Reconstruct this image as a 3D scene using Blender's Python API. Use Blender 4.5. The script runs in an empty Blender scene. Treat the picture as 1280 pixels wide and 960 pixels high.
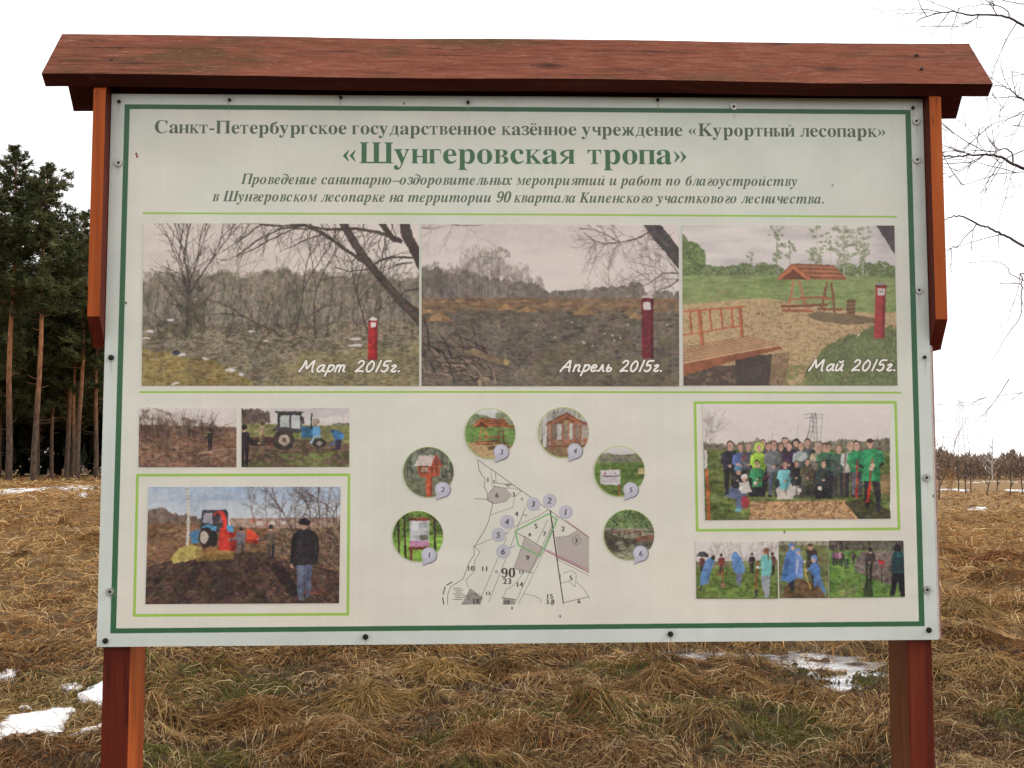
import bpy, bmesh, math, random, time
import numpy as np
from mathutils import Vector, Matrix
SC = bpy.context.scene
COL = SC.collection
T0 = time.time()
# ---------------------------------------------------------------- camera
RV = np.array([0.9995576, -0.0297359, -0.0006143]); UV = np.array([-0.0016231, -0.0751579, 0.9971703]); FV = np.array([0.0296979, 0.9967282, 0.0751729])
CAM = np.array([-0.1031627, -2.6667054, 1.6000000]); FPX = 1383.570
cd = bpy.data.cameras.new('camera'); cam = bpy.data.objects.new('camera', cd); COL.objects.link(cam)
cd.sensor_width = 36; cd.lens = FPX/1280*36; cd.clip_start = .05; cd.clip_end = 3000
cam.matrix_world = Matrix(((RV[0], UV[0], -FV[0], CAM[0]), (RV[1], UV[1], -FV[1], CAM[1]), (RV[2], UV[2], -FV[2], CAM[2]), (0, 0, 0, 1)))
SC.camera = cam
# ---------------------------------------------------------------- sky, sun, exposure: bright overcast, the sun low at the right behind thin cloud
SUN_EL, SUN_AZ = 34, 100            # azimuth clockwise from the view direction (+y)
w = bpy.data.worlds.new('World'); SC.world = w; w.use_nodes = True
nt = w.node_tree; bg = nt.nodes['Background']
sky = nt.nodes.new('ShaderNodeTexSky'); sky.sky_type = 'NISHITA'; sky.sun_disc = False
sky.sun_elevation = math.radians(SUN_EL); sky.sun_rotation = math.radians(SUN_AZ); sky.dust_density = 3; sky.air_density = 1
mx = nt.nodes.new('ShaderNodeMix'); mx.data_type = 'RGBA'; mx.inputs[0].default_value = .9
mx.inputs[7].default_value = (12.6, 12.3, 12.2, 1)      # the even cloud layer
nt.links.new(sky.outputs[0], mx.inputs[6]); nt.links.new(mx.outputs[2], bg.inputs[0]); bg.inputs[1].default_value = .1
sl = bpy.data.lights.new('sun', 'SUN'); sl.energy = 1.2; sl.angle = math.radians(12); sl.color = (1, .93, .82)
so = bpy.data.objects.new('sun', sl); COL.objects.link(so)
az, el = math.radians(SUN_AZ), math.radians(SUN_EL)
so.rotation_euler = Vector((-math.sin(az)*math.cos(el), -math.cos(az)*math.cos(el), -math.sin(el))).to_track_quat('-Z', 'Y').to_euler()
SC.view_settings.view_transform = 'Standard'; SC.view_settings.look = 'None'; SC.view_settings.exposure = .3; SC.view_settings.gamma = 1
SC.render.resolution_x = 1024; SC.render.resolution_y = 768
PRINT_GAIN = 1.07; PHOTO_GAIN = 1.0                    # printed colours, as seen under this light, back to their own reflectance
# ---------------------------------------------------------------- geometry helpers
def ray(px, py): return FV+RV*(px-640)/FPX-UV*(py-480)/FPX
def at(px, py, Y):                                       # the point where the line of sight meets depth Y
    v = ray(px, py); return CAM+v*(Y-CAM[1])/v[1]
def board_xz(px, py):
    px = np.asarray(px, float); py = np.asarray(py, float)
    v = FV[:, None]+RV[:, None]*(px-640)/FPX-UV[:, None]*(py-480)/FPX
    k = (0-CAM[1])/v[1]; return CAM[0]+v[0]*k, CAM[2]+v[2]*k
# glyph outlines: contours as x, y, x, y ... in thousandths of an em
GD = {
 'BC': [[382,-16,288,-5,205,30,135,84,83,156,50,242,39,340,50,437,84,523,137,594,207,648,291,682,386,693,460,684,547,655,577,648,607,659,624,693,650,693,650,459,625,459,584,542,531,606,466,646,395,660,316,640,259,579,225,478,214,337,227,205,264,111,327,54,414,35,474,43,533,67,589,105,638,158,666,132,589,50,494,0]],
 'BK': [[24,0,24,26,68,32,94,47,108,75,112,120,112,564,107,605,94,632,67,647,25,653,25,678,361,678,361,653,305,643,289,633,279,618,272,564,272,348,478,556,509,593,519,623,498,646,433,653,433,678,723,678,723,653,710,653,650,640,584,601,513,537,403,424,690,69,725,37,773,26,773,0,418,0,418,26,456,27,479,31,493,40,497,51,491,70,471,98,297,318,272,295,272,120,277,75,290,47,317,32,361,26,361,0]],
 'BI': [[20,0,20,26,63,34,91,48,107,73,112,112,112,576,107,614,94,637,67,648,20,653,20,678,364,678,364,653,319,648,292,637,277,614,272,576,272,115,279,66,289,50,307,39,366,26,366,0]],
 'BH': [[23,0,23,26,67,32,93,47,107,75,111,120,111,564,106,605,93,631,66,646,24,653,24,678,360,678,360,653,304,643,288,633,278,618,271,564,271,373,509,373,509,564,502,618,493,633,477,643,420,653,420,678,755,678,755,653,712,646,686,632,673,606,669,564,669,120,673,77,687,49,712,33,755,26,755,0,420,0,420,26,463,32,490,46,504,73,509,120,509,329,271,329,271,120,275,75,289,47,316,32,360,26,360,0]],
 'BT': [[137,0,137,26,183,31,212,46,227,75,232,120,232,645,222,645,151,634,97,601,61,546,43,473,16,473,16,678,611,678,611,472,586,472,568,548,531,602,475,634,400,645,392,645,392,120,397,73,412,45,440,31,488,26,488,0]],
 'BB': [[24,0,24,26,67,33,93,48,107,77,111,122,111,549,103,614,92,633,76,645,23,653,23,678,328,678,443,668,525,639,574,590,590,522,572,450,518,399,427,368,513,343,574,307,611,257,623,196,615,139,592,90,553,52,499,23,433,6,354,0], [271,375,280,375,348,383,392,406,416,448,424,514,418,573,401,614,370,638,322,646,294,643,280,633,273,613,271,582], [330,36,385,45,422,73,441,121,448,191,439,262,413,309,365,335,294,344,271,344,271,97,274,68,284,50,301,39]],
 'BM': [[21,0,21,26,64,32,92,47,107,74,112,118,112,569,105,619,95,634,79,644,22,653,22,678,275,678,472,212,669,678,919,678,919,653,878,645,853,630,839,604,834,563,834,127,841,64,851,45,866,35,918,26,918,0,589,0,589,26,644,37,660,48,670,66,677,124,677,594,429,0,402,0,157,579,157,119,162,72,178,44,207,30,252,26,252,0]],
 'BR': [[23,0,23,26,67,32,93,47,107,75,111,120,111,564,106,605,93,631,66,646,24,653,24,678,323,678,454,667,547,634,588,599,613,554,621,498,604,425,553,370,469,333,643,75,674,38,690,29,712,26,715,26,715,0,504,0,300,316,271,316,271,120,275,75,289,47,316,32,360,26,360,0], [271,348,303,348,370,357,417,385,443,432,452,500,445,562,423,607,386,633,334,642,301,639,282,629,274,609,271,574]],
 'BV': [[316,-19,66,567,34,626,12,644,-21,653,-21,678,314,678,314,653,274,651,248,644,232,630,227,610,240,563,385,213,518,562,528,609,523,630,509,643,445,653,445,678,658,678,658,653,630,649,608,637,589,612,569,570,342,-19]],
 'Ba': [[379,-15,337,-8,310,15,298,52,250,16,198,-6,142,-13,96,-6,60,17,38,51,30,94,37,135,59,172,95,203,177,244,296,283,296,359,292,395,278,421,255,435,220,440,171,432,155,408,169,382,179,363,183,344,178,320,164,301,142,288,115,284,87,289,67,303,53,324,49,352,55,385,73,415,103,439,141,458,188,470,241,474,332,464,392,435,425,385,436,313,436,93,439,59,453,51,477,62,490,41,438,-1], [225,50,259,61,296,94,296,252,229,225,189,183,176,125,181,83,198,58]],
 'Bc': [[232,-15,178,-7,129,16,88,53,56,101,36,159,29,223,37,292,60,353,96,403,143,442,198,467,260,475,324,467,373,444,403,409,413,365,409,340,397,321,377,308,352,304,319,312,299,335,292,373,293,389,294,404,284,433,252,442,205,424,176,370,167,279,176,183,204,114,232,82,265,63,304,57,356,70,404,107,424,90,369,32,305,-3]],
 'Be': [[229,-15,174,-7,126,16,86,52,55,102,36,163,29,234,36,300,56,358,88,406,130,443,179,466,234,474,287,468,333,449,371,417,399,374,415,321,421,258,421,247,174,247,182,167,206,109,244,75,297,63,335,70,370,92,402,128,424,108,370,40,305,-1], [173,286,300,286,300,320,297,375,288,413,269,435,240,442,203,427,180,380,173,303]],
 'Bo': [[251,-15,189,-7,135,17,90,55,56,105,35,163,28,229,35,296,56,356,90,405,135,443,189,466,250,474,311,466,365,443,410,406,444,357,465,298,472,229,465,161,444,102,410,53,366,16,312,-7], [251,17,287,27,311,58,324,121,327,229,323,338,309,403,285,435,251,445,214,434,191,403,178,338,174,230,178,122,191,58,215,27]],
 'Bp': [[26,-207,26,-184,60,-175,75,-150,78,-95,78,362,76,400,69,422,55,433,29,439,29,462,213,462,213,391,247,438,291,466,343,475,393,467,436,444,472,407,499,360,515,302,521,238,515,169,498,108,470,56,434,18,389,-7,338,-15,292,-8,253,13,220,48,220,-86,226,-147,235,-164,249,-175,294,-183,294,-207], [291,42,330,54,356,88,371,148,376,230,372,310,359,369,335,403,296,414,254,398,220,350,220,102,238,69,262,49]],
 'By': [[78,-209,43,-203,15,-186,-4,-159,-10,-125,-6,-101,7,-79,27,-64,53,-59,77,-63,95,-73,107,-91,111,-113,111,-121,110,-130,115,-143,128,-147,147,-138,170,-110,193,-66,209,-7,54,373,37,410,23,428,-5,437,-7,437,-7,462,241,462,241,437,202,431,194,423,191,409,193,397,198,382,276,177,343,359,352,387,354,408,351,422,342,431,302,437,302,462,446,462,446,437,427,432,413,418,386,361,241,-36,193,-143,168,-174,142,-195,113,-205]],
 'Bx': [[7,0,7,22,51,43,92,84,183,203,64,392,36,424,6,437,6,462,251,462,251,438,220,433,209,417,222,387,273,306,333,382,345,400,349,415,346,425,338,432,299,438,299,462,463,462,463,441,421,421,378,378,295,274,434,54,451,32,475,23,475,0,231,0,231,24,265,29,273,36,276,45,272,64,258,88,205,170,145,91,131,69,126,51,137,29,170,22,175,22,175,0]],
 'Bs': [[225,-15,181,-9,129,9,109,13,89,6,76,-13,53,-13,53,157,79,157,99,101,129,58,167,31,209,22,242,26,266,40,281,60,286,87,273,125,232,156,159,193,113,221,81,252,62,288,55,328,65,386,97,433,146,465,210,475,247,471,296,458,307,456,317,454,332,459,343,475,363,475,363,330,340,330,320,378,293,413,259,434,222,441,194,437,173,426,160,408,156,386,160,364,172,346,218,315,285,282,329,255,360,226,377,189,383,141,372,77,340,27,289,-5]],
 'Bz': [[19,0,19,21,250,428,191,428,143,422,108,405,83,372,65,322,39,322,47,462,409,462,409,433,187,37,227,37,288,44,332,65,363,103,387,160,411,160,399,0]],
 'Bi': [[150,539,121,544,97,561,80,585,75,614,80,644,97,668,121,685,150,690,179,685,204,668,220,644,225,614,220,585,203,561,179,544], [27,0,27,24,52,29,68,38,75,55,78,83,78,375,76,406,70,424,55,433,30,437,31,462,221,462,221,83,223,56,230,39,244,29,268,24,268,0]],
 'Bk': [[26,0,26,24,52,29,68,39,75,56,78,83,78,592,70,640,56,649,30,654,31,678,220,678,220,251,338,369,357,393,363,414,350,431,311,437,306,437,306,462,514,462,514,437,459,423,409,387,331,311,515,51,536,31,560,24,560,0,314,0,314,24,323,24,348,30,356,47,345,73,242,219,220,200,220,83,222,56,230,39,244,29,268,24,268,0]],
 'Bm': [[27,0,27,24,52,28,67,38,75,56,78,83,78,377,76,404,68,423,53,434,28,438,28,462,218,462,218,394,258,438,303,465,353,474,412,465,453,436,477,389,519,436,567,465,622,474,678,464,718,434,742,385,750,315,750,83,752,56,760,39,774,28,798,24,798,0,562,0,562,24,586,28,600,39,608,57,610,83,610,323,601,384,587,399,562,404,520,391,483,353,483,83,485,57,493,39,507,28,530,24,530,0,297,0,297,24,321,28,335,39,343,57,345,83,345,323,336,384,322,399,297,404,254,391,218,350,218,83,220,57,227,40,241,29,264,24,264,0]],
 'Bn': [[27,0,27,24,52,28,67,38,75,56,78,83,78,377,76,404,68,423,53,434,28,438,28,462,220,462,220,398,260,440,308,466,362,474,419,464,460,434,484,385,492,315,492,83,495,56,502,39,517,28,541,24,541,0,301,0,301,24,308,24,331,31,345,50,350,83,350,323,341,384,327,399,302,404,258,391,220,350,220,83,222,56,230,39,244,28,268,24,268,0]],
 'Bu': [[195,-15,136,-5,97,26,75,75,68,144,68,369,66,399,59,421,43,433,17,438,17,462,211,462,211,110,214,87,225,69,241,57,263,53,305,64,340,98,340,369,337,401,329,422,312,434,282,438,282,462,482,462,482,104,485,76,493,58,509,49,536,44,536,19,446,11,340,-15,340,60,312,29,277,5,238,-10]],
 'Bl': [[27,0,27,24,52,29,68,38,75,55,78,83,78,592,70,639,56,650,30,654,30,678,221,678,221,83,223,56,230,39,244,29,268,24,268,0]],
 'Bd': [[208,-15,159,-7,116,16,79,52,52,99,35,156,29,219,35,291,54,354,83,405,121,443,167,466,217,474,261,468,299,449,332,417,332,597,328,623,316,641,294,650,262,654,262,678,475,678,475,112,477,81,484,61,498,48,526,41,526,16,438,8,332,-15,332,58,300,17,258,-7], [255,42,278,47,301,62,320,84,332,113,332,360,324,383,307,402,285,414,259,418,219,406,194,372,180,312,175,228,179,146,193,87,218,53]],
 'B0': [[280,-10,198,2,135,36,89,91,58,165,40,255,34,359,40,463,58,552,89,625,135,679,199,713,281,724,360,713,422,679,468,625,500,552,519,462,525,358,519,254,500,165,468,91,421,36,359,2], [280,55,313,64,337,91,353,135,366,231,370,358,366,485,353,580,337,624,313,650,281,659,248,650,223,624,207,580,194,485,189,358,194,231,207,135,223,91,247,64]],
 'B1': [[97,0,97,53,179,53,202,57,217,67,226,87,229,118,229,619,161,544,130,522,100,515,78,520,59,535,46,559,42,589,110,613,196,666,266,718,378,718,378,118,381,91,388,70,403,57,429,53,510,53,510,0]],
 'B2': [[35,0,35,103,183,254,238,313,278,365,306,412,324,457,334,503,337,553,332,602,316,637,291,656,259,663,216,652,188,620,172,565,167,490,115,496,75,513,48,543,39,589,45,624,64,656,94,684,137,706,192,719,259,724,358,713,430,680,462,646,482,606,488,558,485,524,476,490,434,418,355,328,230,205,130,110,363,110,392,115,416,128,435,150,446,179,454,210,513,210,508,0]],
 'B3': [[243,-10,175,-6,121,7,79,27,51,52,34,80,28,110,34,144,54,168,81,183,113,188,122,132,147,92,186,68,236,60,268,63,297,73,322,91,342,118,355,156,359,207,349,259,319,301,270,329,204,338,142,338,142,400,208,400,265,410,304,441,327,487,335,547,330,595,314,632,288,655,252,663,220,657,198,641,182,615,173,583,166,508,111,513,70,530,45,557,36,597,50,646,92,687,161,715,257,724,353,713,426,682,460,649,481,609,488,561,477,499,444,449,395,409,335,381,416,355,454,331,485,300,506,258,513,206,507,150,491,104,464,66,430,37,389,15,343,1]],
 'B4': [[180,0,180,53,208,53,240,56,266,66,284,87,290,125,290,186,13,186,13,247,297,714,436,714,436,252,540,252,540,186,436,186,436,125,442,87,460,66,487,56,518,53,531,53,531,0], [83,252,290,252,290,427,292,522,297,619,282,587,259,545,235,503,218,475]],
 'B5': [[245,-10,178,-6,125,8,86,27,60,53,45,81,40,111,46,142,62,163,88,176,120,180,131,124,144,98,165,78,193,65,230,60,262,64,291,75,316,94,336,124,349,166,353,220,344,285,318,332,275,359,217,368,154,363,106,350,60,368,92,714,470,714,475,532,418,532,410,566,397,594,384,602,364,604,156,604,140,419,188,430,250,434,322,428,384,410,436,381,475,339,498,285,506,220,500,160,483,111,455,71,421,41,380,18,336,2]],
 'B9': [[227,-10,173,-6,131,7,100,25,79,49,67,76,63,103,66,123,75,140,90,152,112,160,130,119,154,84,188,61,232,53,290,71,332,126,360,216,373,343,348,316,316,295,277,280,231,275,177,281,130,299,90,328,59,369,41,420,35,482,42,550,62,609,96,657,142,694,198,716,264,724,333,715,393,689,443,644,482,580,506,495,514,388,510,308,498,234,477,166,448,107,408,58,359,21,298,-2], [274,347,307,352,334,366,356,387,373,414,365,524,344,600,312,643,270,657,232,646,204,615,186,562,180,488,190,410,222,363]],
 'Ia': [[79,-13,36,-5,2,21,-21,59,-28,109,-23,163,-8,219,17,275,48,327,84,373,125,411,188,449,246,461,281,454,306,432,319,395,335,451,442,451,359,161,345,110,340,83,344,66,355,60,385,78,424,130,446,116,395,44,344,1,293,-13,259,-6,238,15,231,51,234,78,241,112,204,57,166,18,125,-5], [138,61,161,67,184,83,227,141,263,219,287,301,295,369,291,396,278,413,256,418,233,412,210,393,163,326,123,237,104,172,97,120,102,87,115,68]],
 'Ic': [[138,-14,74,-3,26,28,-4,78,-14,145,-5,218,24,291,70,357,131,412,199,449,266,461,314,454,351,434,374,405,382,371,378,343,365,321,344,308,318,303,295,306,278,317,266,333,262,354,271,384,281,409,275,425,257,430,233,423,208,403,160,332,125,239,114,191,111,147,116,106,131,76,154,57,183,51,224,61,264,92,304,143,331,124,273,47,209,1]],
 'Ie': [[130,-14,71,-4,24,28,-6,79,-16,146,-10,200,9,256,37,309,73,358,116,400,163,433,212,454,262,461,308,455,342,436,364,407,371,369,355,312,308,259,228,214,117,185,111,131,116,99,130,74,152,58,182,53,219,63,255,93,291,142,319,124,266,47,203,1], [125,218,170,233,209,255,242,283,267,316,283,351,288,387,279,418,255,428,222,415,187,375,153,309]],
 'Io': [[143,-14,80,-3,30,30,-4,80,-15,146,-9,201,9,257,36,310,72,359,113,400,160,433,210,454,261,461,330,450,381,419,413,368,424,302,418,248,402,194,375,140,340,91,298,49,251,15,198,-7], [154,20,177,26,199,45,241,110,275,196,298,285,306,358,300,397,284,421,256,429,233,423,211,405,169,342,135,256,112,166,103,87,109,50,126,27]],
 'Ip': [[-117,-207,-117,-180,-93,-177,-76,-170,-56,-142,-44,-105,71,340,77,376,74,392,65,401,24,407,24,432,127,447,215,461,185,360,236,416,288,450,339,461,382,453,415,429,436,389,443,334,437,274,420,213,392,154,356,100,314,53,268,17,219,-6,170,-14,134,-8,102,9,72,-102,66,-144,69,-162,80,-173,128,-181,128,-207], [152,22,177,28,201,46,246,106,283,186,309,267,318,333,315,358,307,376,295,386,279,390,231,370,189,311,154,212,128,116,116,56,125,31]],
 'Iy': [[-44,-209,-75,-205,-99,-192,-114,-172,-119,-148,-115,-125,-102,-107,-83,-95,-61,-91,-39,-95,-12,-109,30,-127,57,-115,87,-84,113,-45,123,-9,118,44,105,134,86,233,66,317,49,373,36,400,21,410,-1,412,-14,411,-14,438,34,444,71,452,126,461,148,440,167,378,190,270,220,112,284,239,305,314,298,335,278,354,257,375,250,400,254,425,267,444,287,457,312,461,338,457,357,444,369,422,373,394,359,326,319,226,260,110,188,-7,110,-110,69,-150,30,-182,-8,-202]],
 'Ix': [[-2,-16,-28,-12,-49,0,-62,19,-67,43,-63,67,-51,86,-33,98,-11,102,27,92,56,82,73,89,89,108,141,192,110,355,93,403,79,412,56,415,47,415,25,414,25,438,82,446,125,454,156,460,175,461,192,457,205,444,214,421,222,384,234,325,276,386,314,429,350,455,389,463,413,459,433,447,445,428,449,405,446,382,436,365,420,353,402,349,383,353,359,362,346,367,332,370,318,368,307,360,286,333,243,272,272,128,289,80,316,64,329,68,344,80,361,99,381,122,401,107,326,16,291,-7,253,-14,217,-5,191,23,170,70,152,138,103,59,71,17,36,-8]],
 'Ik': [[304,-14,261,-3,229,29,203,97,178,214,143,187,94,0,-28,0,122,557,132,595,134,612,131,628,124,638,87,644,71,644,71,671,164,681,279,700,158,245,236,306,284,348,309,377,317,398,314,411,306,419,269,426,269,452,473,452,473,426,447,421,423,411,376,378,281,300,299,191,316,118,335,76,358,62,385,78,412,124,435,113,394,42,350,0]],
 'In': [[317,-14,280,-6,257,19,250,61,261,125,293,228,328,330,336,367,331,383,317,388,281,376,243,341,203,283,145,160,98,0,-21,0,63,314,74,358,77,378,67,399,36,406,27,406,25,431,225,461,173,288,227,365,278,419,328,451,381,461,423,453,448,428,456,386,449,337,424,253,370,85,374,69,387,64,401,68,416,82,453,134,475,119,434,61,396,20,358,-6]],
 'Im': [[566,-12,529,-4,506,21,499,62,511,126,542,229,576,331,585,368,580,384,566,389,522,371,474,318,424,227,372,92,342,0,227,0,328,331,336,368,331,384,317,389,291,382,264,363,234,330,203,283,145,160,98,0,-21,0,63,314,74,358,77,378,67,399,36,406,27,406,25,431,225,461,173,288,227,365,278,419,328,451,381,461,423,453,448,428,456,387,445,323,492,385,537,428,582,453,629,461,671,453,696,428,704,387,696,333,673,254,625,113,621,99,619,86,623,70,635,65,649,70,664,83,681,105,702,135,724,120,683,62,645,21,607,-4]],
 'Iu': [[69,-14,27,-6,1,19,-7,61,1,112,22,194,56,314,69,378,59,399,28,406,19,406,18,431,109,444,217,461,120,117,113,79,118,64,132,59,168,71,206,108,248,169,306,294,351,448,470,448,373,85,378,72,389,65,403,69,417,83,435,104,456,135,478,120,437,62,399,20,361,-5,320,-14,292,-9,271,6,257,29,252,60,270,153,219,79,170,27,121,-4]],
 'IK': [[-50,0,-50,23,1,31,18,42,33,61,58,127,171,549,177,576,179,597,175,620,163,634,109,647,109,671,422,671,422,647,371,639,353,628,339,609,315,544,266,360,266,357,268,355,277,360,454,521,512,579,531,616,518,638,477,649,477,671,684,671,684,647,676,647,639,632,579,584,380,398,526,84,555,41,573,31,600,26,600,0,319,0,319,26,335,26,374,34,381,44,384,59,362,122,268,322,260,329,254,319,202,122,193,70,197,49,210,36,231,27,263,23,263,0]],
 'IC': [[301,-17,222,-9,156,15,102,54,62,106,38,170,30,245,36,318,55,391,84,460,124,524,173,580,229,626,292,661,358,682,427,689,496,684,573,667,591,664,606,661,627,668,642,689,669,689,626,459,597,461,588,544,562,605,518,642,460,654,393,640,330,597,274,526,226,427,193,316,182,212,193,136,225,79,275,42,341,30,417,44,486,86,548,157,576,135,499,51,407,0]],
 'II': [[-50,0,-50,23,1,31,18,42,33,61,58,127,171,549,177,576,179,601,171,625,147,641,108,647,108,671,422,671,422,647,368,638,351,627,338,610,314,544,201,122,192,70,200,45,224,30,263,23,263,0]],
 'Id': [[82,-14,38,-5,5,21,-16,64,-23,122,-19,170,-6,220,15,270,43,320,77,365,116,405,180,447,244,461,283,455,317,438,354,567,361,594,362,613,359,629,349,638,305,644,305,671,404,683,510,700,353,123,345,90,342,71,345,64,354,61,366,65,380,78,419,132,442,116,366,19,332,-6,295,-14,261,-7,241,15,234,52,244,113,206,57,168,18,128,-6], [143,62,166,68,189,86,232,148,268,229,292,309,300,371,291,409,264,422,244,417,223,401,179,345,139,269,110,188,99,117,102,94,111,77,125,66]],
 'Is': [[135,-14,94,-9,42,7,22,11,4,6,-10,-10,-36,-6,-10,162,19,157,34,81,68,36,121,21,153,27,172,46,178,78,170,115,141,158,102,206,58,276,46,308,42,339,51,387,80,426,121,451,172,460,215,456,267,443,277,441,286,439,304,444,316,457,342,457,320,305,294,308,274,375,242,416,199,429,177,425,160,415,148,399,144,380,154,344,184,301,217,262,246,222,273,173,283,122,278,86,264,53,241,25,212,4,176,-9]],
 'S0': [[470,341,454,484,410,595,340,666,250,691,160,666,90,595,46,484,30,341,46,198,90,87,160,16,250,-9,340,16,410,87,454,198], [372,341,364,233,340,153,301,102,250,84,199,102,161,153,136,233,128,341,136,449,161,530,199,580,250,598,301,580,340,530,364,449]],
 'S1': [[300,682,202,682,202,0,300,0]],
 'S2': [[466,93,205,93,328,249,396,369,417,478,402,564,359,632,293,675,209,691,155,684,102,662,48,626,48,503,101,558,153,587,202,595,262,578,304,534,319,467,307,393,271,321,159,161,34,7,34,0,466,0]],
 'S3': [[81,569,143,591,197,598,260,586,300,550,315,496,300,443,255,409,180,397,180,307,244,301,289,277,317,240,326,193,312,135,274,98,216,84,141,97,64,136,64,30,137,1,209,-9,296,6,364,49,408,114,424,198,414,266,382,324,326,360,376,398,404,447,413,513,399,586,358,643,295,678,212,691,143,684,81,662]],
 'S4': [[398,691,356,691,11,269,11,224,300,224,300,0,398,0,398,224,471,224,471,312,398,312], [298,506,300,506,300,312,142,312]],
 'S5': [[404,682,101,682,101,327,202,336,277,313,324,268,340,207,321,145,270,101,199,84,124,97,50,134,50,33,133,1,215,-9,304,7,375,53,421,122,438,209,421,297,372,367,294,411,190,423,190,594,404,594]],
 'S6': [[317,691,200,594,114,482,62,360,44,233,60,134,105,58,174,9,264,-9,341,7,405,51,449,116,465,195,450,274,410,337,350,379,274,394,214,385,167,366,212,461,285,547,376,616], [146,265,200,294,254,301,312,287,352,250,367,196,353,137,315,98,258,84,207,97,166,133,143,189]],
 'S7': [[490,682,49,682,49,589,344,589,94,29,181,-9]],
 'S8': [[468,184,457,250,426,306,373,348,421,391,449,441,458,493,443,572,401,634,337,676,257,691,174,676,108,635,64,573,48,495,58,439,85,390,129,348,75,305,43,251,32,185,49,109,96,47,165,6,252,-9,337,6,406,47,451,108], [360,495,345,444,307,407,253,393,199,408,161,445,146,497,160,550,198,585,255,598,309,584,346,548], [370,192,356,139,316,99,250,84,188,98,146,136,130,192,145,248,187,286,252,300,313,286,355,248]],
 'S9': [[187,-9,297,80,384,191,441,316,461,442,445,541,400,620,331,672,244,691,158,674,93,628,51,563,36,489,51,411,92,348,153,305,229,290,284,298,335,319,298,231,228,144,127,63], [134,490,149,546,188,584,246,598,304,581,344,536,360,475,355,420,299,392,250,383,191,398,150,436]],
 'S.': [[109,111,79,103,57,81,49,51,57,21,79,-1,109,-9,139,-1,161,21,169,51,161,81,139,103]],
}
# ---------------------------------------------------------------- flat print: painter
def _rng(s): return np.random.RandomState(s)
def up(a, h, w):                                                   # smooth upsample of a small grid
    gh, gw = a.shape[:2]
    y = np.linspace(0, gh-1.001, h); x = np.linspace(0, gw-1.001, w)
    yi = y.astype(int); xi = x.astype(int)
    fy = (y-yi); fx = (x-xi); fy = fy*fy*(3-2*fy); fx = fx*fx*(3-2*fx)
    fy = fy[:, None]; fx = fx[None, :]
    A = a[yi][:, xi]; B = a[yi][:, xi+1]; Cc = a[yi+1][:, xi]; D = a[yi+1][:, xi+1]
    return A*(1-fy)*(1-fx)+B*(1-fy)*fx+Cc*fy*(1-fx)+D*fy*fx
def fbm2(h, w, sy, sx, r, octv=4, gain=.55):
    o = np.zeros((h, w)); amp = 1; tot = 0
    for k in range(octv):
        gh = max(2, int(h/sy)+2); gw = max(2, int(w/sx)+2)
        o += amp*up(r.rand(gh, gw), h, w); tot += amp
        amp *= gain; sy = max(1., sy/2); sx = max(1., sx/2)
    o /= tot
    return np.clip((o-.5)*2.2+.5, 0, 1)
def blurk(a, n):
    for _ in range(n):
        p = np.pad(a, ((1, 1), (1, 1), (0, 0)), 'edge')
        a = (p[:-2, 1:-1]+p[2:, 1:-1]+p[1:-1, :-2]+p[1:-1, 2:]+2*p[1:-1, 1:-1])/6
    return a
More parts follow.
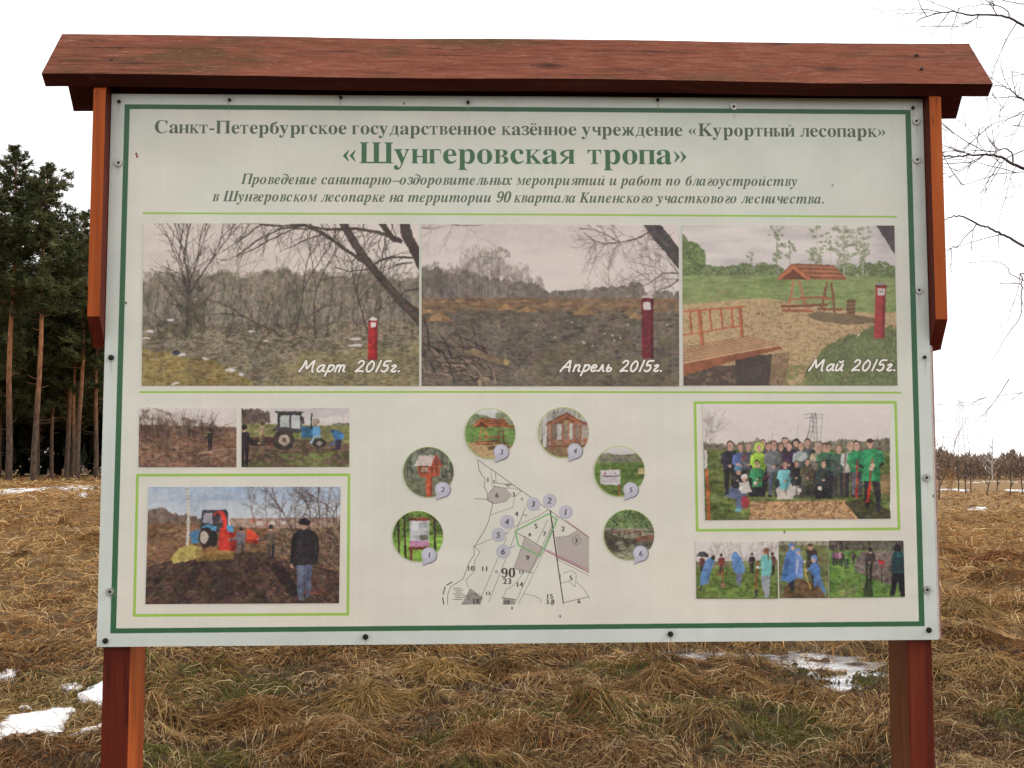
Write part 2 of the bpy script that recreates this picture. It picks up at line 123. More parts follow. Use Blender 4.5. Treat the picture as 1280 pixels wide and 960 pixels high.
class Pic:
    def __init__(s, x0, z0, x1, z1, ppm, seed):
        s.x0, s.z1, s.ppm = x0, z1, ppm
        s.w = int((x1-x0)*ppm); s.h = int((z1-z0)*ppm)
        s.a = np.ones((s.h, s.w, 3)); s.r = _rng(seed); s.frame(0, 0, 1)
    def frame(s, ox, oy, z):
        s.ox, s.oy, s.z = ox, oy, z; s.k = s.ppm/518./z
    def T(s, p):
        p = np.asarray(p, float).reshape(-1, 2)
        b = board_xz(p[:, 0]/s.z+s.ox, p[:, 1]/s.z+s.oy)
        return np.stack([(b[0]-s.x0)*s.ppm, (s.z1-b[1])*s.ppm], 1)
    def c(s, col): return np.array(col, float)/255.
    def box(s, P, pad=2):
        x0 = max(0, int(P[:, 0].min()-pad)); x1 = min(s.w, int(P[:, 0].max()+pad)+1)
        y0 = max(0, int(P[:, 1].min()-pad)); y1 = min(s.h, int(P[:, 1].max()+pad)+1)
        return (x0, y0, x1, y1) if x1 > x0 and y1 > y0 else None
    def mix(s, b, m, col):
        x0, y0, x1, y1 = b; v = s.a[y0:y1, x0:x1]; m = m[..., None]
        v += (col-v)*m
    def polym(s, polys, b, ss=3):
        x0, y0, x1, y1 = b; m = np.zeros((y1-y0, x1-x0))
        xs = np.arange(x0, x1)
        for sy in range(ss):
            yy = np.arange(y0, y1)+(sy+.5)/ss
            row = np.zeros((y1-y0, x1-x0))
            for P in polys:
                Q = np.roll(P, -1, 0)
                for (ax, ay), (bx, by) in zip(P, Q):
                    if ay == by: continue
                    lo, hi = (ay, by) if ay < by else (by, ay)
                    i0 = np.searchsorted(yy, lo); i1 = np.searchsorted(yy, hi)
                    if i1 <= i0: continue
                    t = (yy[i0:i1]-ay)/(by-ay); xc = ax+t*(bx-ax)
                    cov = np.clip(xs[None, :]+1-xc[:, None], 0, 1)
                    row[i0:i1] += cov*(1 if by > ay else -1)
            m += np.clip(np.abs(row), 0, 1)
        return m/ss
    def fill(s, pts, col, a=1, raw=False):
        P = pts if raw else s.T(pts); b = s.box(P)
        if b: s.mix(b, s.polym([P], b)*a, s.c(col))
    def rect(s, x0, y0, x1, y1, col, a=1): s.fill([(x0, y0), (x1, y0), (x1, y1), (x0, y1)], col, a)
    def grad(s, y0, c0, y1, c1):
        t0 = s.T([(0, y0)])[0, 1]; t1 = s.T([(0, y1)])[0, 1]
        a0 = max(0, int(t0)); a1 = min(s.h, int(t1)+1)
        t = np.clip((np.arange(a0, a1)-t0)/max(1, t1-t0), 0, 1)[:, None, None]
        s.a[a0:a1] = s.c(c0)*(1-t)+s.c(c1)*t
    def tex(s, pts, cols, sx, sy, a=1, octv=4, edge=0, raw=False, rag=0):
        P = s.T(pts); b = s.box(P, 2+rag*s.k)
        if not b: return
        x0, y0, x1, y1 = b; n = fbm2(y1-y0, x1-x0, max(1.5, sy*s.k), max(1.5, sx*s.k), s.r, octv)
        C = np.array(cols, float)/255; t = n*(len(C)-1.001); i = t.astype(int); f = (t-i)[..., None]
        col = C[i]*(1-f)+C[i+1]*f
        m = s.polym([P], b, 2)*a
        if rag:
            W = x1-x0; c1 = up(s.r.rand(1, max(2, int(W/(rag*s.k*1.5)))).repeat(2, 0), 2, W)[0]+.7*up(s.r.rand(1, max(2, int(W/(rag*s.k*.4)))).repeat(2, 0), 2, W)[0]+.35*s.r.rand(W)
            sh = ((c1-1.0)*rag*s.k).astype(int); yy = np.clip(np.arange(y1-y0)[:, None]+sh[None, :], 0, y1-y0-1); m = m[yy, np.arange(W)[None, :]]
        if edge: m *= np.clip(fbm2(y1-y0, x1-x0, edge*s.k, edge*s.k, s.r, 3)*3-.8, 0, 1)
        s.mix(b, m, col)
    def ell(s, cx, cy, rx, ry, col, a=1, soft=0, ring=None):
        c = s.T([(cx, cy)])[0]; rx *= s.k; ry *= s.k
        b = s.box(np.array([[c[0]-rx, c[1]-ry], [c[0]+rx, c[1]+ry]]), 2+soft*s.k)
        if not b: return
        x0, y0, x1, y1 = b
        X = (np.arange(x0, x1)+.5-c[0])[None, :]/rx; Y = (np.arange(y0, y1)+.5-c[1])[:, None]/ry
        d = (np.sqrt(X*X+Y*Y)-1)*min(rx, ry)
        if ring: m = np.clip(.5-(np.abs(d+ring*s.k/2)-ring*s.k/2), 0, 1)
        else: m = np.clip(.5-d/(1+soft*s.k), 0, 1)
        s.mix(b, m*a, s.c(col))
    def ln(s, pts, w0, w1=None, col=(0, 0, 0), a=1, raw=False):
        P = pts if raw else s.T(pts); k = 1 if raw else s.k
        if w1 is None: w1 = w0
        n = len(P)-1; col = s.c(col)
        for i in range(n):
            A, B = P[i], P[i+1]
            ra = k*(w0+(w1-w0)*i/n)/2; rb = k*(w0+(w1-w0)*(i+1)/n)/2; al = a
            r = max(ra, rb)
            if r < .5: al = a*max(.15, 2*r); ra = rb = r = .5
            b = s.box(np.array([A, B]), r+1)
            if not b: continue
            x0, y0, x1, y1 = b; d = B-A; L = d@d+1e-9
            X = (np.arange(x0, x1)+.5-A[0])[None, :]; Y = (np.arange(y0, y1)+.5-A[1])[:, None]
            t = np.clip((X*d[0]+Y*d[1])/L, 0, 1)
            D = np.sqrt((X-t*d[0])**2+(Y-t*d[1])**2)
            s.mix(b, np.clip(ra+(rb-ra)*t+.5-D, 0, 1)*al, col)
    def dots(s, cx, cy, rx, ry, n, r0, r1, cols, a=.8, box=False):
        r = s.r
        for _ in range(n):
            if box: x = cx+rx*(2*r.rand()-1); y = cy+ry*(2*r.rand()-1)
            else:
                t = 2*math.pi*r.rand(); q = math.sqrt(r.rand()); x = cx+rx*q*math.cos(t); y = cy+ry*q*math.sin(t)
            q = r0+(r1-r0)*r.rand(); s.ell(x, y, q*1.3, q, cols[r.randint(len(cols))], a)
    def grass(s, x0, y0, x1, y1, n, L, w, cols, ang=90, da=40, a=.6):
        r = s.r
        for _ in range(n):
            x = x0+(x1-x0)*r.rand(); y = y0+(y1-y0)*r.rand()
            t = math.radians(ang+da*(2*r.rand()-1)); l = L*(.4+.8*r.rand())*(.45+.55*(y-y0)/max(1, y1-y0))
            b = (2*r.rand()-1)*l*.25
            s.ln([(x, y), (x+math.cos(t)*l*.5+b*.4, y-math.sin(t)*l*.5), (x+math.cos(t)*l+b, y-math.sin(t)*l)], w, w*.5, cols[r.randint(len(cols))], a*(.5+.5*r.rand()))
    def tree(s, x, y, L, ang, w, d, col, a=1, sp=28, sh=.74, nb=2, bend=10):
        r = s.r; pts = [(x, y)]; t = ang
        for k in range(4):
            t += bend*(2*r.rand()-1); q = math.radians(t)
            x += L/4*math.cos(q); y -= L/4*math.sin(q); pts.append((x, y))
        s.ln(pts, w, w*.68, col, a)
        if d <= 0: return
        for j in range(nb):
            s.tree(x, y, L*sh*(.75+.5*r.rand()), t+sp*(2*r.rand()-1)*1.2+(sp*.5 if j else -sp*.5), w*.66, d-1, col, a, sp, sh, nb, bend)
        for j in (1, 2, 3):
            if r.rand() < .7:
                px, py = pts[j]; s.tree(px, py, L*.55*(.6+.6*r.rand()), t+(sp+25)*(1 if r.rand() < .5 else -1), w*.4, min(d-2, 1), col, a, sp, sh, nb, bend)
    def birch(s, x, y0, y1, w, n, cols, bark):
        r = s.r; s.ln([(x, y1+60), (x+2, (y0+y1)/2), (x-1, y0+8)], 4.5, 1.5, bark, .9)
        for k in range(n):
            f = r.rand()**.9; prof = (.25+.95*math.sin(math.pi*(.12+.8*f)))*(.6+.5*r.rand()); g = 2*r.rand()-1; cx = x+g*w*prof; cy = y0+(y1-y0)*f; q = w*(.14+.16*r.rand())
            s.ln([(x, cy+q*.8), (cx, cy)], 1.2, .6, (120, 110, 96), .5); s.dots(cx, cy, q, q*.75, 30, .7, 2.4, cols, .55)
    def sapling(s, x, y, h, w, col, a=.8, n=14, lean=0):
        r = s.r; pts = [(x, y)]; xx = x
        for k in range(1, 6): xx += lean*h/5+h*.02*(2*r.rand()-1); pts.append((xx, y-h*k/5))
        s.ln(pts, w, w*.25, col, a)
        for k in range(n):
            f = .25+.7*r.rand(); i = min(4, int(f*5)); px = pts[i][0]+(pts[i+1][0]-pts[i][0])*(f*5-i); py = y-h*f
            g = 1 if r.rand() < .5 else -1; l = h*.3*(1.15-f)*(.5+r.rand())
            s.ln([(px, py), (px+g*l*.45, py-l*.45), (px+g*l*.6, py-l)], w*.4, w*.15, col, a*.8)
            s.ln([(px+g*l*.3, py-l*.3), (px+g*l*.7, py-l*.55)], w*.25, w*.1, col, a*.6)
    def person(s, x, y, h, top, legs, hair=(60, 45, 35), skin=(205, 165, 145), lean=0, face=True, w=1., arms='down', hood=None, crouch=False, side=0):
        # x,y = feet centre, h = height in frame px
        r = s.r; hd = h*.072; X = lambda f: x+lean*h*f
        dk = tuple(int(v*.72) for v in top); dl = tuple(int(v*.7) for v in legs); li = tuple(min(255, int(v*1.13+6)) for v in top)
        W = h*.105*w
        if crouch:
            s.fill([(x-W*1.5, y), (x-W*1.7, y-h*.25), (x-W*.4, y-h*.42), (x+W*.8, y-h*.42), (x+W*1.8, y-h*.22), (x+W*1.5, y)], legs)
            s.fill([(x-W*.2, y), (x-W*.1, y-h*.25), (x+W*.3, y-h*.25), (x+W*.3, y)], dl)
            by = y-h*.25; sh = y-h*.72; hy = y-h*.85
        else:
            for g in (-1, 1):
                s.fill([(x+g*W*.05, y-h*.5), (x+g*W*.95, y-h*.5), (x+g*W*.85+lean*h*.0, y-h*.22), (x+g*W*.75, y-h*.02), (x+g*W*.2, y-h*.02), (x+g*W*.15, y-h*.25)], legs if g < 0 else dl)
                s.ell(x+g*W*.5, y-h*.012, W*.45, h*.02, (45, 40, 36))
            by = y-h*.44; sh = y-h*.81; hy = y-h*.925
        s.fill([(X(.0)-W, by), (X(.3)-W*1.08, (by+sh)/2), (X(.5)-W*1.15, sh+h*.03), (X(.55)-W*.5, sh-h*.012), (X(.55)+W*.5, sh-h*.012), (X(.5)+W*1.15, sh+h*.03), (X(.3)+W*1.0, (by+sh)/2), (X(0)+W, by)], top)
        s.fill([(X(0)+W*.1, by), (X(.5)+W*.2, sh+h*.1), (X(.5)+W*1.1, sh+h*.05), (X(.0)+W, by)], dk, .55)
        s.fill([(X(0)-W*.8, by-h*.02), (X(.5)-W*.9, sh+h*.08), (X(.5)-W*.4, sh+h*.05), (X(0)-W*.4, by-h*.02)], li, .4)
        aw = h*.055
        if arms == 'down':
            for g in (-1, 1):
                s.ln([(X(.5)+g*W*1.1, sh+h*.05), (X(.3)+g*W*1.4, sh+h*.2), (X(.15)+g*W*1.3, sh+h*.36)], aw, aw*.75, dk if g > 0 else top)
                s.ell(X(.15)+g*W*1.3, sh+h*.385, aw*.4, aw*.5, skin)
        elif arms == 'front':
            for g in (-1, 1):
                s.ln([(X(.5)+g*W*1.1, sh+h*.05), (X(.3)+g*W*1.3, sh+h*.2), (X(.2)+g*W*.3, sh+h*.27)], aw, aw*.75, dk if g > 0 else li)
            s.ell(X(.2), sh+h*.27, aw*.6, aw*.5, skin)
        elif arms == 'left' or arms == 'right':
            g = -1 if arms == 'left' else 1
            for q in (0, .06):
                s.ln([(X(.5)+g*W*.6, sh+h*(.05+q)), (X(.3)+g*W*1.7, sh+h*(.2+q)), (X(.2)+g*W*3.0, sh+h*(.22+q))], aw, aw*.7, dk if q else top)
            s.ell(X(.2)+g*W*3.1, sh+h*.25, aw*.5, aw*.45, skin)
        hx = X(.62)
        s.ell(hx, hy+hd*.9, hd*.5, hd*.6, skin)
        if hood: s.ell(hx, hy, hd*1.25, hd*1.35, hood)
        else: s.ell(hx, hy-hd*.18, hd*.88, hd*1.0, hair)
        if face:
            s.ell(hx+side*hd*.25, hy+hd*.15, hd*.76, hd*.95, skin)
            s.ell(hx-hd*.28+side*hd*.3, hy+hd*.02, hd*.12, hd*.09, (60, 45, 40), .8); s.ell(hx+hd*.28+side*hd*.3, hy+hd*.02, hd*.12, hd*.09, (60, 45, 40), .8)
            s.ln([(hx-hd*.2+side*hd*.3, hy+hd*.5), (hx+hd*.2+side*hd*.3, hy+hd*.5)], hd*.12, hd*.12, (150, 90, 85), .7)
    def noise(s, amp, soft=2, tx=1., veil=0):
        if amp > .02:
            h, w, r = s.h, s.w, s.r
            q = max(3., 1.1*s.ppm/518.*1.6); wx = (fbm2(h, w, 7, 7, r, 2)-.5)*q*.62; wy = (fbm2(h, w, 7, 7, r, 2)-.5)*q*.62
            yy = np.clip((np.arange(h)[:, None]+wy), 0, h-1).astype(int); xx = np.clip((np.arange(w)[None]+wx), 0, w-1).astype(int)
            s.a = .75*s.a[yy, xx]+.25*s.a
            s.a = blurk(s.a, soft+1)
            lum = s.a.mean(2); m = np.clip(1.3-1.5*lum, .03, 1)
            n = fbm2(h, w, 9, 11, r, 4); s.a *= (1+(n-.5)*.42*m*tx)[..., None]
            n = fbm2(h, w, 40, 60, r, 3); s.a *= (1+(n-.5)*.30*m*tx)[..., None]
            n = np.stack([fbm2(h, w, 14, 18, r, 2) for _ in range(3)], -1)-.5; s.a += n*.04*tx*m[..., None]
            g = s.a.mean(2)[..., None]; s.a += (g-s.a)*.14; s.a += (np.array([.80, .75, .71])-s.a)*veil
        s.a += (s.r.rand(s.h, s.w)[..., None]-.5)*amp
    # ---- lettering
    def glyphs(s, runs, p0, p1, cap, col, a=1, shear=0, bold=0, natural=False, ysc=None):
        """runs: list of (polys in em/1000, advance); fitted between photo points p0,p1 on the baseline"""
        P = s.T([p0, p1]); u = P[1]-P[0]; W = math.hypot(*u); u = u/W; v = np.array([u[1], -u[0]])
        tot = sum(r[1] for r in runs); kx = W/tot; ky = cap*s.k/678. if ysc is None else ysc
        if natural: kx = ky
        x = 0
        for polys, adv in runs:
            if polys:
                Q = [P[0]+np.outer((q[:, 0]+shear*q[:, 1]+x)*kx, u)+np.outer(q[:, 1]*ky, v) for q in polys]
                b = s.box(np.concatenate(Q), 3)
                if b:
                    # union of parts: each group drawn separately
                    m = s.polym(Q, b, 4)
                    if bold:
                        mm = m.copy()
                        for dx, dy in ((1, 0), (-1, 0), (0, 1), (0, -1)): mm = np.maximum(mm, np.roll(np.roll(m, dx, 1), dy, 0)*bold)
                        m = mm
                    s.mix(b, m*a, s.c(col))
            x += adv
# ---------------------------------------------------------------- lettering: outlines and composed Cyrillic
GL = {k: [np.array(q, float).reshape(-1, 2) for q in v] for k, v in GD.items()}
def area(q): x, y = q[:, 0], q[:, 1]; return (x*np.roll(y, -1)-np.roll(x, -1)*y).sum()/2
def G(k, sx=1, sy=1, dx=0, dy=0, sh=0):
    o = []
    for q in GL[k]:
        p = q*[sx, sy]+[dx, dy]; p = np.stack([p[:, 0]+sh*p[:, 1], p[:, 1]], 1)
        if sx*sy < 0: p = p[::-1]
        o.append(p)
    # make winding canonical: outermost positive
    big = max(o, key=lambda q: abs(area(q)))
    if area(big) < 0: o = [q[::-1] for q in o]
    return o
def R(x0, y0, x1, y1): return [np.array([(x0, y0), (x1, y0), (x1, y1), (x0, y1)], float)]
def Pg(*p):
    q = np.array(p, float)
    return [q if area(q) > 0 else q[::-1]]
XH = 462
def St(x, h=XH, w=128, sf=34, bot=True, top=True):
    o = R(x-w/2, 0, x+w/2, h)
    if bot: o += Pg((x-w/2-sf, 0), (x+w/2+sf, 0), (x+w/2+sf, 18), (x+w/2, 40), (x-w/2, 40), (x-w/2-sf, 18))
    if top: o += Pg((x-w/2-sf, h), (x-w/2-sf, h-18), (x-w/2, h-40), (x+w/2, h-40), (x+w/2+sf, h-18), (x+w/2+sf, h))
    return o
def bowl(x, y0, y1, w, t=95):
    n = 14; cy = (y0+y1)/2; ry = (y1-y0)/2; out = []; inn = []
    for i in range(n+1):
        a = -math.pi/2+math.pi*i/n; out.append((x+w*max(0, math.cos(a)), cy+ry*math.sin(a)))
        inn.append((x+(w-t)*max(0, math.cos(a)), cy+(ry-30)*math.sin(a)))
    return [np.array(out), np.array(inn[::-1])] if False else Pg(*(out+inn[::-1]))
BR = [np.array([(x, 500+70*0+(-45 if abs(i-4) < 1 else 0)) for i, x in enumerate(())]).reshape(-1, 2)] if False else []
def breve(cx, y): 
    pts = [(cx-85+170*i/8, y-70*math.sin(math.pi*i/8)) for i in range(9)]; return Pg(*(pts+[(px, py+(62 if 0 < i < 8 else 30)*.65) for i, (px, py) in list(enumerate(pts))[::-1]]))
def dot(cx, cy, r=48): return Pg(*[(cx+r*math.cos(i*math.pi/5), cy+r*math.sin(i*math.pi/5)) for i in range(10)])
def arm(x0, y0, x1, y1, t): # diagonal of thickness t (horizontal)
    return Pg((x0-t/2, y0), (x0+t/2, y0), (x1+t/2, y1), (x1-t/2, y1))
def cyr():
    c = {}; f = XH/678.
    for a, b, w in (('а', 'Ba', 500), ('е', 'Be', 444), ('о', 'Bo', 500), ('р', 'Bp', 556), ('с', 'Bc', 444), ('у', 'By', 500), ('х', 'Bx', 500), ('С', 'BC', 722), ('К', 'BK', 770)):
        c[a] = (G(b), w)
    c['ё'] = (G('Be')+dot(150, 590)+dot(300, 590), 444)
    c['в'] = (G('BB', .72, f), 480); c['к'] = (G('BK', .66, f), 500); c['м'] = (G('BM', .68, f), 640)
    c['з'] = (G('B3', .8, f, 0, 0), 400); c['т'] = (G('BT', .68, f), 460)
    c['н'] = (St(105)+St(400)+R(105, 205, 400, 240), 505)
    c['п'] = (St(105)+St(400)+R(105, 424, 400, XH), 505)
    c['и'] = (St(105)+St(400)+arm(150, 60, 355, 400, 60), 505)
    c['й'] = (c['и'][0]+breve(252, 620), 505)
    c['ш'] = (St(105)+St(345)+St(585)+R(105, 0, 585, 38), 690)
    c['щ'] = (c['ш'][0]+Pg((585, 0), (720, 0), (720, -120), (690, -120), (660, 0)), 720)
    c['г'] = (St(105)+R(105, 424, 360, XH)+Pg((330, XH), (360, XH), (360, 320), (345, 320)), 400)
    c['ь'] = (St(105)+bowl(140, 0, 265, 240), 440)
    c['ы'] = (St(105)+bowl(140, 0, 265, 215)+St(480), 590)
    c['л'] = (St(400)+R(190, 424, 400, XH)+Pg((190, XH), (235, XH), (200, 120), (130, -5), (60, -8), (20, 30), (60, 80), (110, 60), (160, 140)), 500)
    c['д'] = (St(385, bot=False, sf=0)+R(200, 424, 385, XH)+Pg((200, XH), (240, XH), (190, 150), (110, 0), (60, 0), (150, 150))+R(30, 0, 480, 38)+Pg((30, 38), (30, -125), (60, -125), (100, 38))+Pg((480, 38), (480, -125), (450, -125), (400, 38)), 520)
    c['ч'] = (St(380)+Pg((10, 462), (200, 462), (200, 446), (168, 430), (168, 300), (200, 245), (330, 262), (330, 215), (170, 180), (85, 215), (45, 300), (45, 430), (10, 446)), 490)
    K = G('BK', .6, f, 240)
    c['ж'] = (St(345, w=110)+Pg((300, 215), (300, 255), (190, 330), (150, 462), (30, 462), (30, 440), (80, 425), (120, 300), (170, 245), (40, 20), (5, 18), (5, 0), (170, 0), (290, 215))+Pg((390, 215), (390, 255), (500, 330), (540, 462), (660, 462), (660, 440), (610, 425), (570, 300), (520, 245), (650, 20), (685, 18), (685, 0), (520, 0), (400, 215)), 690)
    c['э'] = (G('Bc', -1, 1, 430)+R(160, 210, 340, 245), 450)
    c['я'] = (St(385)+Pg(*([(350-300*max(0, math.cos(-math.pi/2+math.pi*i/12)), 330+132*math.sin(-math.pi/2+math.pi*i/12)) for i in range(13)]+[(350-190*max(0, math.cos(-math.pi/2+math.pi*i/12)), 330+100*math.sin(-math.pi/2+math.pi*i/12)) for i in range(12, -1, -1)]))+Pg((230, 225), (320, 215), (150, 20), (120, 0), (20, 0), (60, 40)), 490)
    c['ю'] = (St(105)+G('Bo', .95, 1, 270)+R(105, 215, 320, 250), 760)
    c['б'] = (G('Bo', 1, .95)+Pg((28, 230), (40, 430), (110, 560), (250, 610), (330, 625), (360, 680), (390, 680), (380, 600), (330, 530), (200, 490), (130, 420), (110, 340), (95, 230)), 500)
    c['ц'] = (St(105)+St(400)+R(105, 0, 400, 38)+Pg((400, 0), (510, 0), (510, -120), (480, -120), (450, 0)), 520)
    c['П'] = (St(160, 678, 150, 60)+St(610, 678, 150, 60)+R(160, 630, 610, 678), 770)
    c['Ш'] = (St(160, 678, 150, 60)+St(520, 678, 150, 60)+St(880, 678, 150, 60)+R(160, 0, 880, 50), 1040)
    c['-'] = (R(40, 180, 290, 265), 333); c['–'] = (R(0, 190, 500, 250), 500); c[' '] = ([], 250); c['.'] = (dot(125, 60, 65), 250)
    for q, g in (('«', 1), ('»', -1)):
        o = []
        for dx in (0, 190):
            p = [(40, 240), (200, 420), (225, 420), (150, 240), (225, 60), (200, 60)]
            o += Pg(*[((x+dx) if g > 0 else (470-x-dx), y) for x, y in p])
        c[q] = (o, 500)
    for d in '0123459': c[d] = (G('B'+d), 500)
    return c
def cyri():
    u = cyr(); c = {}
    for k, (p, w) in u.items(): c[k] = ([np.stack([.93*q[:, 0]+.25*q[:, 1]-48, q[:, 1]], 1) for q in p], w*.96+4)
    for a, b, w in (('а', 'Ia', 500), ('е', 'Ie', 444), ('о', 'Io', 500), ('р', 'Ip', 500), ('с', 'Ic', 444), ('у', 'Iy', 444), ('х', 'Ix', 500), ('п', 'In', 556), ('и', 'Iu', 556), ('т', 'Im', 778), ('К', 'IK', 667)):
        c[a] = (G(b), w)
    c['й'] = (G('Iu')+breve(380, 620), 556)
    c['г'] = (G('Bs', -.85, 1, 350, 0, .25), 385)
    c['д'] = (G('Io')+Pg((424, 250), (440, 420), (380, 560), (260, 620), (150, 600), (130, 640), (270, 690), (430, 630), (510, 480), (500, 300)), 500)
    return c
CY, CI = cyr(), cyri()
def run(t, tab, space=250): return [(tab[ch][0], tab[ch][1]) if ch != ' ' else ([], space) for ch in t]
def text(pic, t, tab, p0, p1, cap, col, a=1, **k):
    # glyphs are drawn part by part so overlapping parts stay solid
    P = pic.T([p0, p1]); u = P[1]-P[0]; W = math.hypot(*u); u = u/W; v = np.array([u[1], -u[0]])
    rs = run(t, tab, k.get('space', 250)); kx = W/sum(r[1] for r in rs); ky = cap*pic.k/678.; x = 0
    for polys, adv in rs:
        if polys:
            Q = [P[0]+np.outer((q[:, 0]+x)*kx, u)+np.outer(q[:, 1]*ky, v) for q in polys]
            b = pic.box(np.concatenate(Q), 3)
            if b: pic.mix(b, pic.polym(Q, b, 4)*a, pic.c(col))
        x += adv
def digits(pic, t, cx, cy, cap, col, bold=.6, serif=False, shear=0, a=1):
    """centred digits; cx,cy in the current frame"""
    runs = []
    for ch in t:
        k = ('B' if serif else 'S')+ch; runs.append((GL[k], 560 if ch != '.' else 260))
    w = sum(r[1] for r in runs)*cap/690.; x = cx-w/2
    P = pic.T([(x, cy+cap/2), (x+w, cy+cap/2)]); kk = cap*pic.k/690.
    for polys, adv in runs:
        Q = [np.stack([P[0, 0]+(q[:, 0]+shear*q[:, 1])*kk, P[0, 1]-q[:, 1]*kk], 1) for q in polys]
        b = pic.box(np.concatenate(Q), 3); m = pic.polym(Q, b, 4)
        if bold:
            mm = m.copy()
            for dx, dy in ((1, 0), (-1, 0)): mm = np.maximum(mm, np.roll(m, dx, 1)*bold)
            m = mm
        pic.mix(b, m*a, pic.c(col)); P[0, 0] += adv*kk
HW = {  # handwriting: strokes in a box x 0..w, y 0..1 (x height .6, cap 1)
 'М': (1.15, [[(.0, .02), (.2, .5), (.33, 1.0), (.45, .45), (.52, .3), (.7, .62), (.95, 1.0), (.93, .5), (.95, .05), (1.02, .0)]]),
 'А': (.9, [[(.0, .0), (.3, .55), (.62, 1.0), (.66, .5), (.7, .0)], [(.15, .38), (.72, .42)]]),
 'а': (.62, [[(.5, .55), (.3, .6), (.08, .4), (.05, .12), (.2, .0), (.4, .2), (.52, .58), (.46, .1), (.6, .03)]]),
 'р': (.62, [[(.18, .6), (.12, .1), (.02, -.38)], [(.16, .4), (.35, .6), (.55, .5), (.5, .2), (.3, .02), (.14, .1)]]),
 'т': (.85, [[(.08, .58), (.02, .0)], [(.08, .4), (.22, .6), (.34, .5), (.3, .0)], [(.34, .42), (.5, .6), (.64, .5), (.6, .1), (.72, .02)]]),
 'п': (.62, [[(.1, .58), (.04, .0)], [(.08, .35), (.28, .6), (.46, .5), (.4, .08), (.55, .03)]]),
 'е': (.52, [[(.06, .3), (.4, .38), (.36, .58), (.16, .56), (.04, .25), (.14, .02), (.42, .1)]]),
 'л': (.6, [[(.0, .04), (.14, .1), (.32, .6), (.4, .1), (.52, .02)]]),
 'ь': (.5, [[(.12, .6), (.05, .15), (.14, .0), (.36, .08), (.38, .28), (.2, .34), (.08, .25)]]),
 'й': (.62, [[(.1, .6), (.04, .15), (.16, .0), (.36, .2), (.5, .6), (.44, .1), (.56, .03)], [(.2, .85), (.32, .76), (.48, .88)]]),
 '2': (.68, [[(.12, .8), (.3, 1.0), (.52, .88), (.45, .55), (.05, .03), (.3, .08), (.6, .03)]]),
 '0': (.66, [[(.35, .98), (.1, .6), (.1, .15), (.3, .0), (.52, .3), (.54, .75), (.35, .98)]]),
 '1': (.38, [[(.28, 1.0), (.1, .0)]]),
 '5': (.64, [[(.6, .98), (.22, .93), (.14, .55), (.4, .58), (.48, .25), (.28, .0), (.04, .1)]]),
 'г': (.48, [[(.08, .5), (.25, .6), (.36, .5), (.18, .25), (.1, .08), (.25, .0), (.42, .08)]]),
 '.': (.3, [[(.1, .04), (.14, .04)]]), ' ': (.5, [])}
def hand(pic, t, x0, x1, yb, H):
    tot = sum(HW[ch][0] for ch in t); k = (x1-x0)/tot
    for (col, w, off, a) in (((40, 38, 35), .27, .0, .7), ((242, 236, 226), .185, 0, 1)):
        x = x0
        for ch in t:
            for st in HW[ch][1]:
                pts = []
                n = len(st)
                for i in range(n-1):  # catmull-rom
                    p0, p1, p2, p3 = [np.array(st[max(0, min(n-1, i+j))]) for j in (-1, 0, 1, 2)]
                    for q in range(4):
                        u = q/4.; pts.append(.5*((2*p1)+(-p0+p2)*u+(2*p0-5*p1+4*p2-p3)*u*u+(-p0+3*p1-3*p2+p3)*u**3))
                pts.append(np.array(st[-1]))
                P = [(x+(p[0]*.9+.18*p[1])*k, yb-p[1]*H) for p in pts]
                pic.ln(P, H*w, H*w, col, a)
            x += HW[ch][0]*k
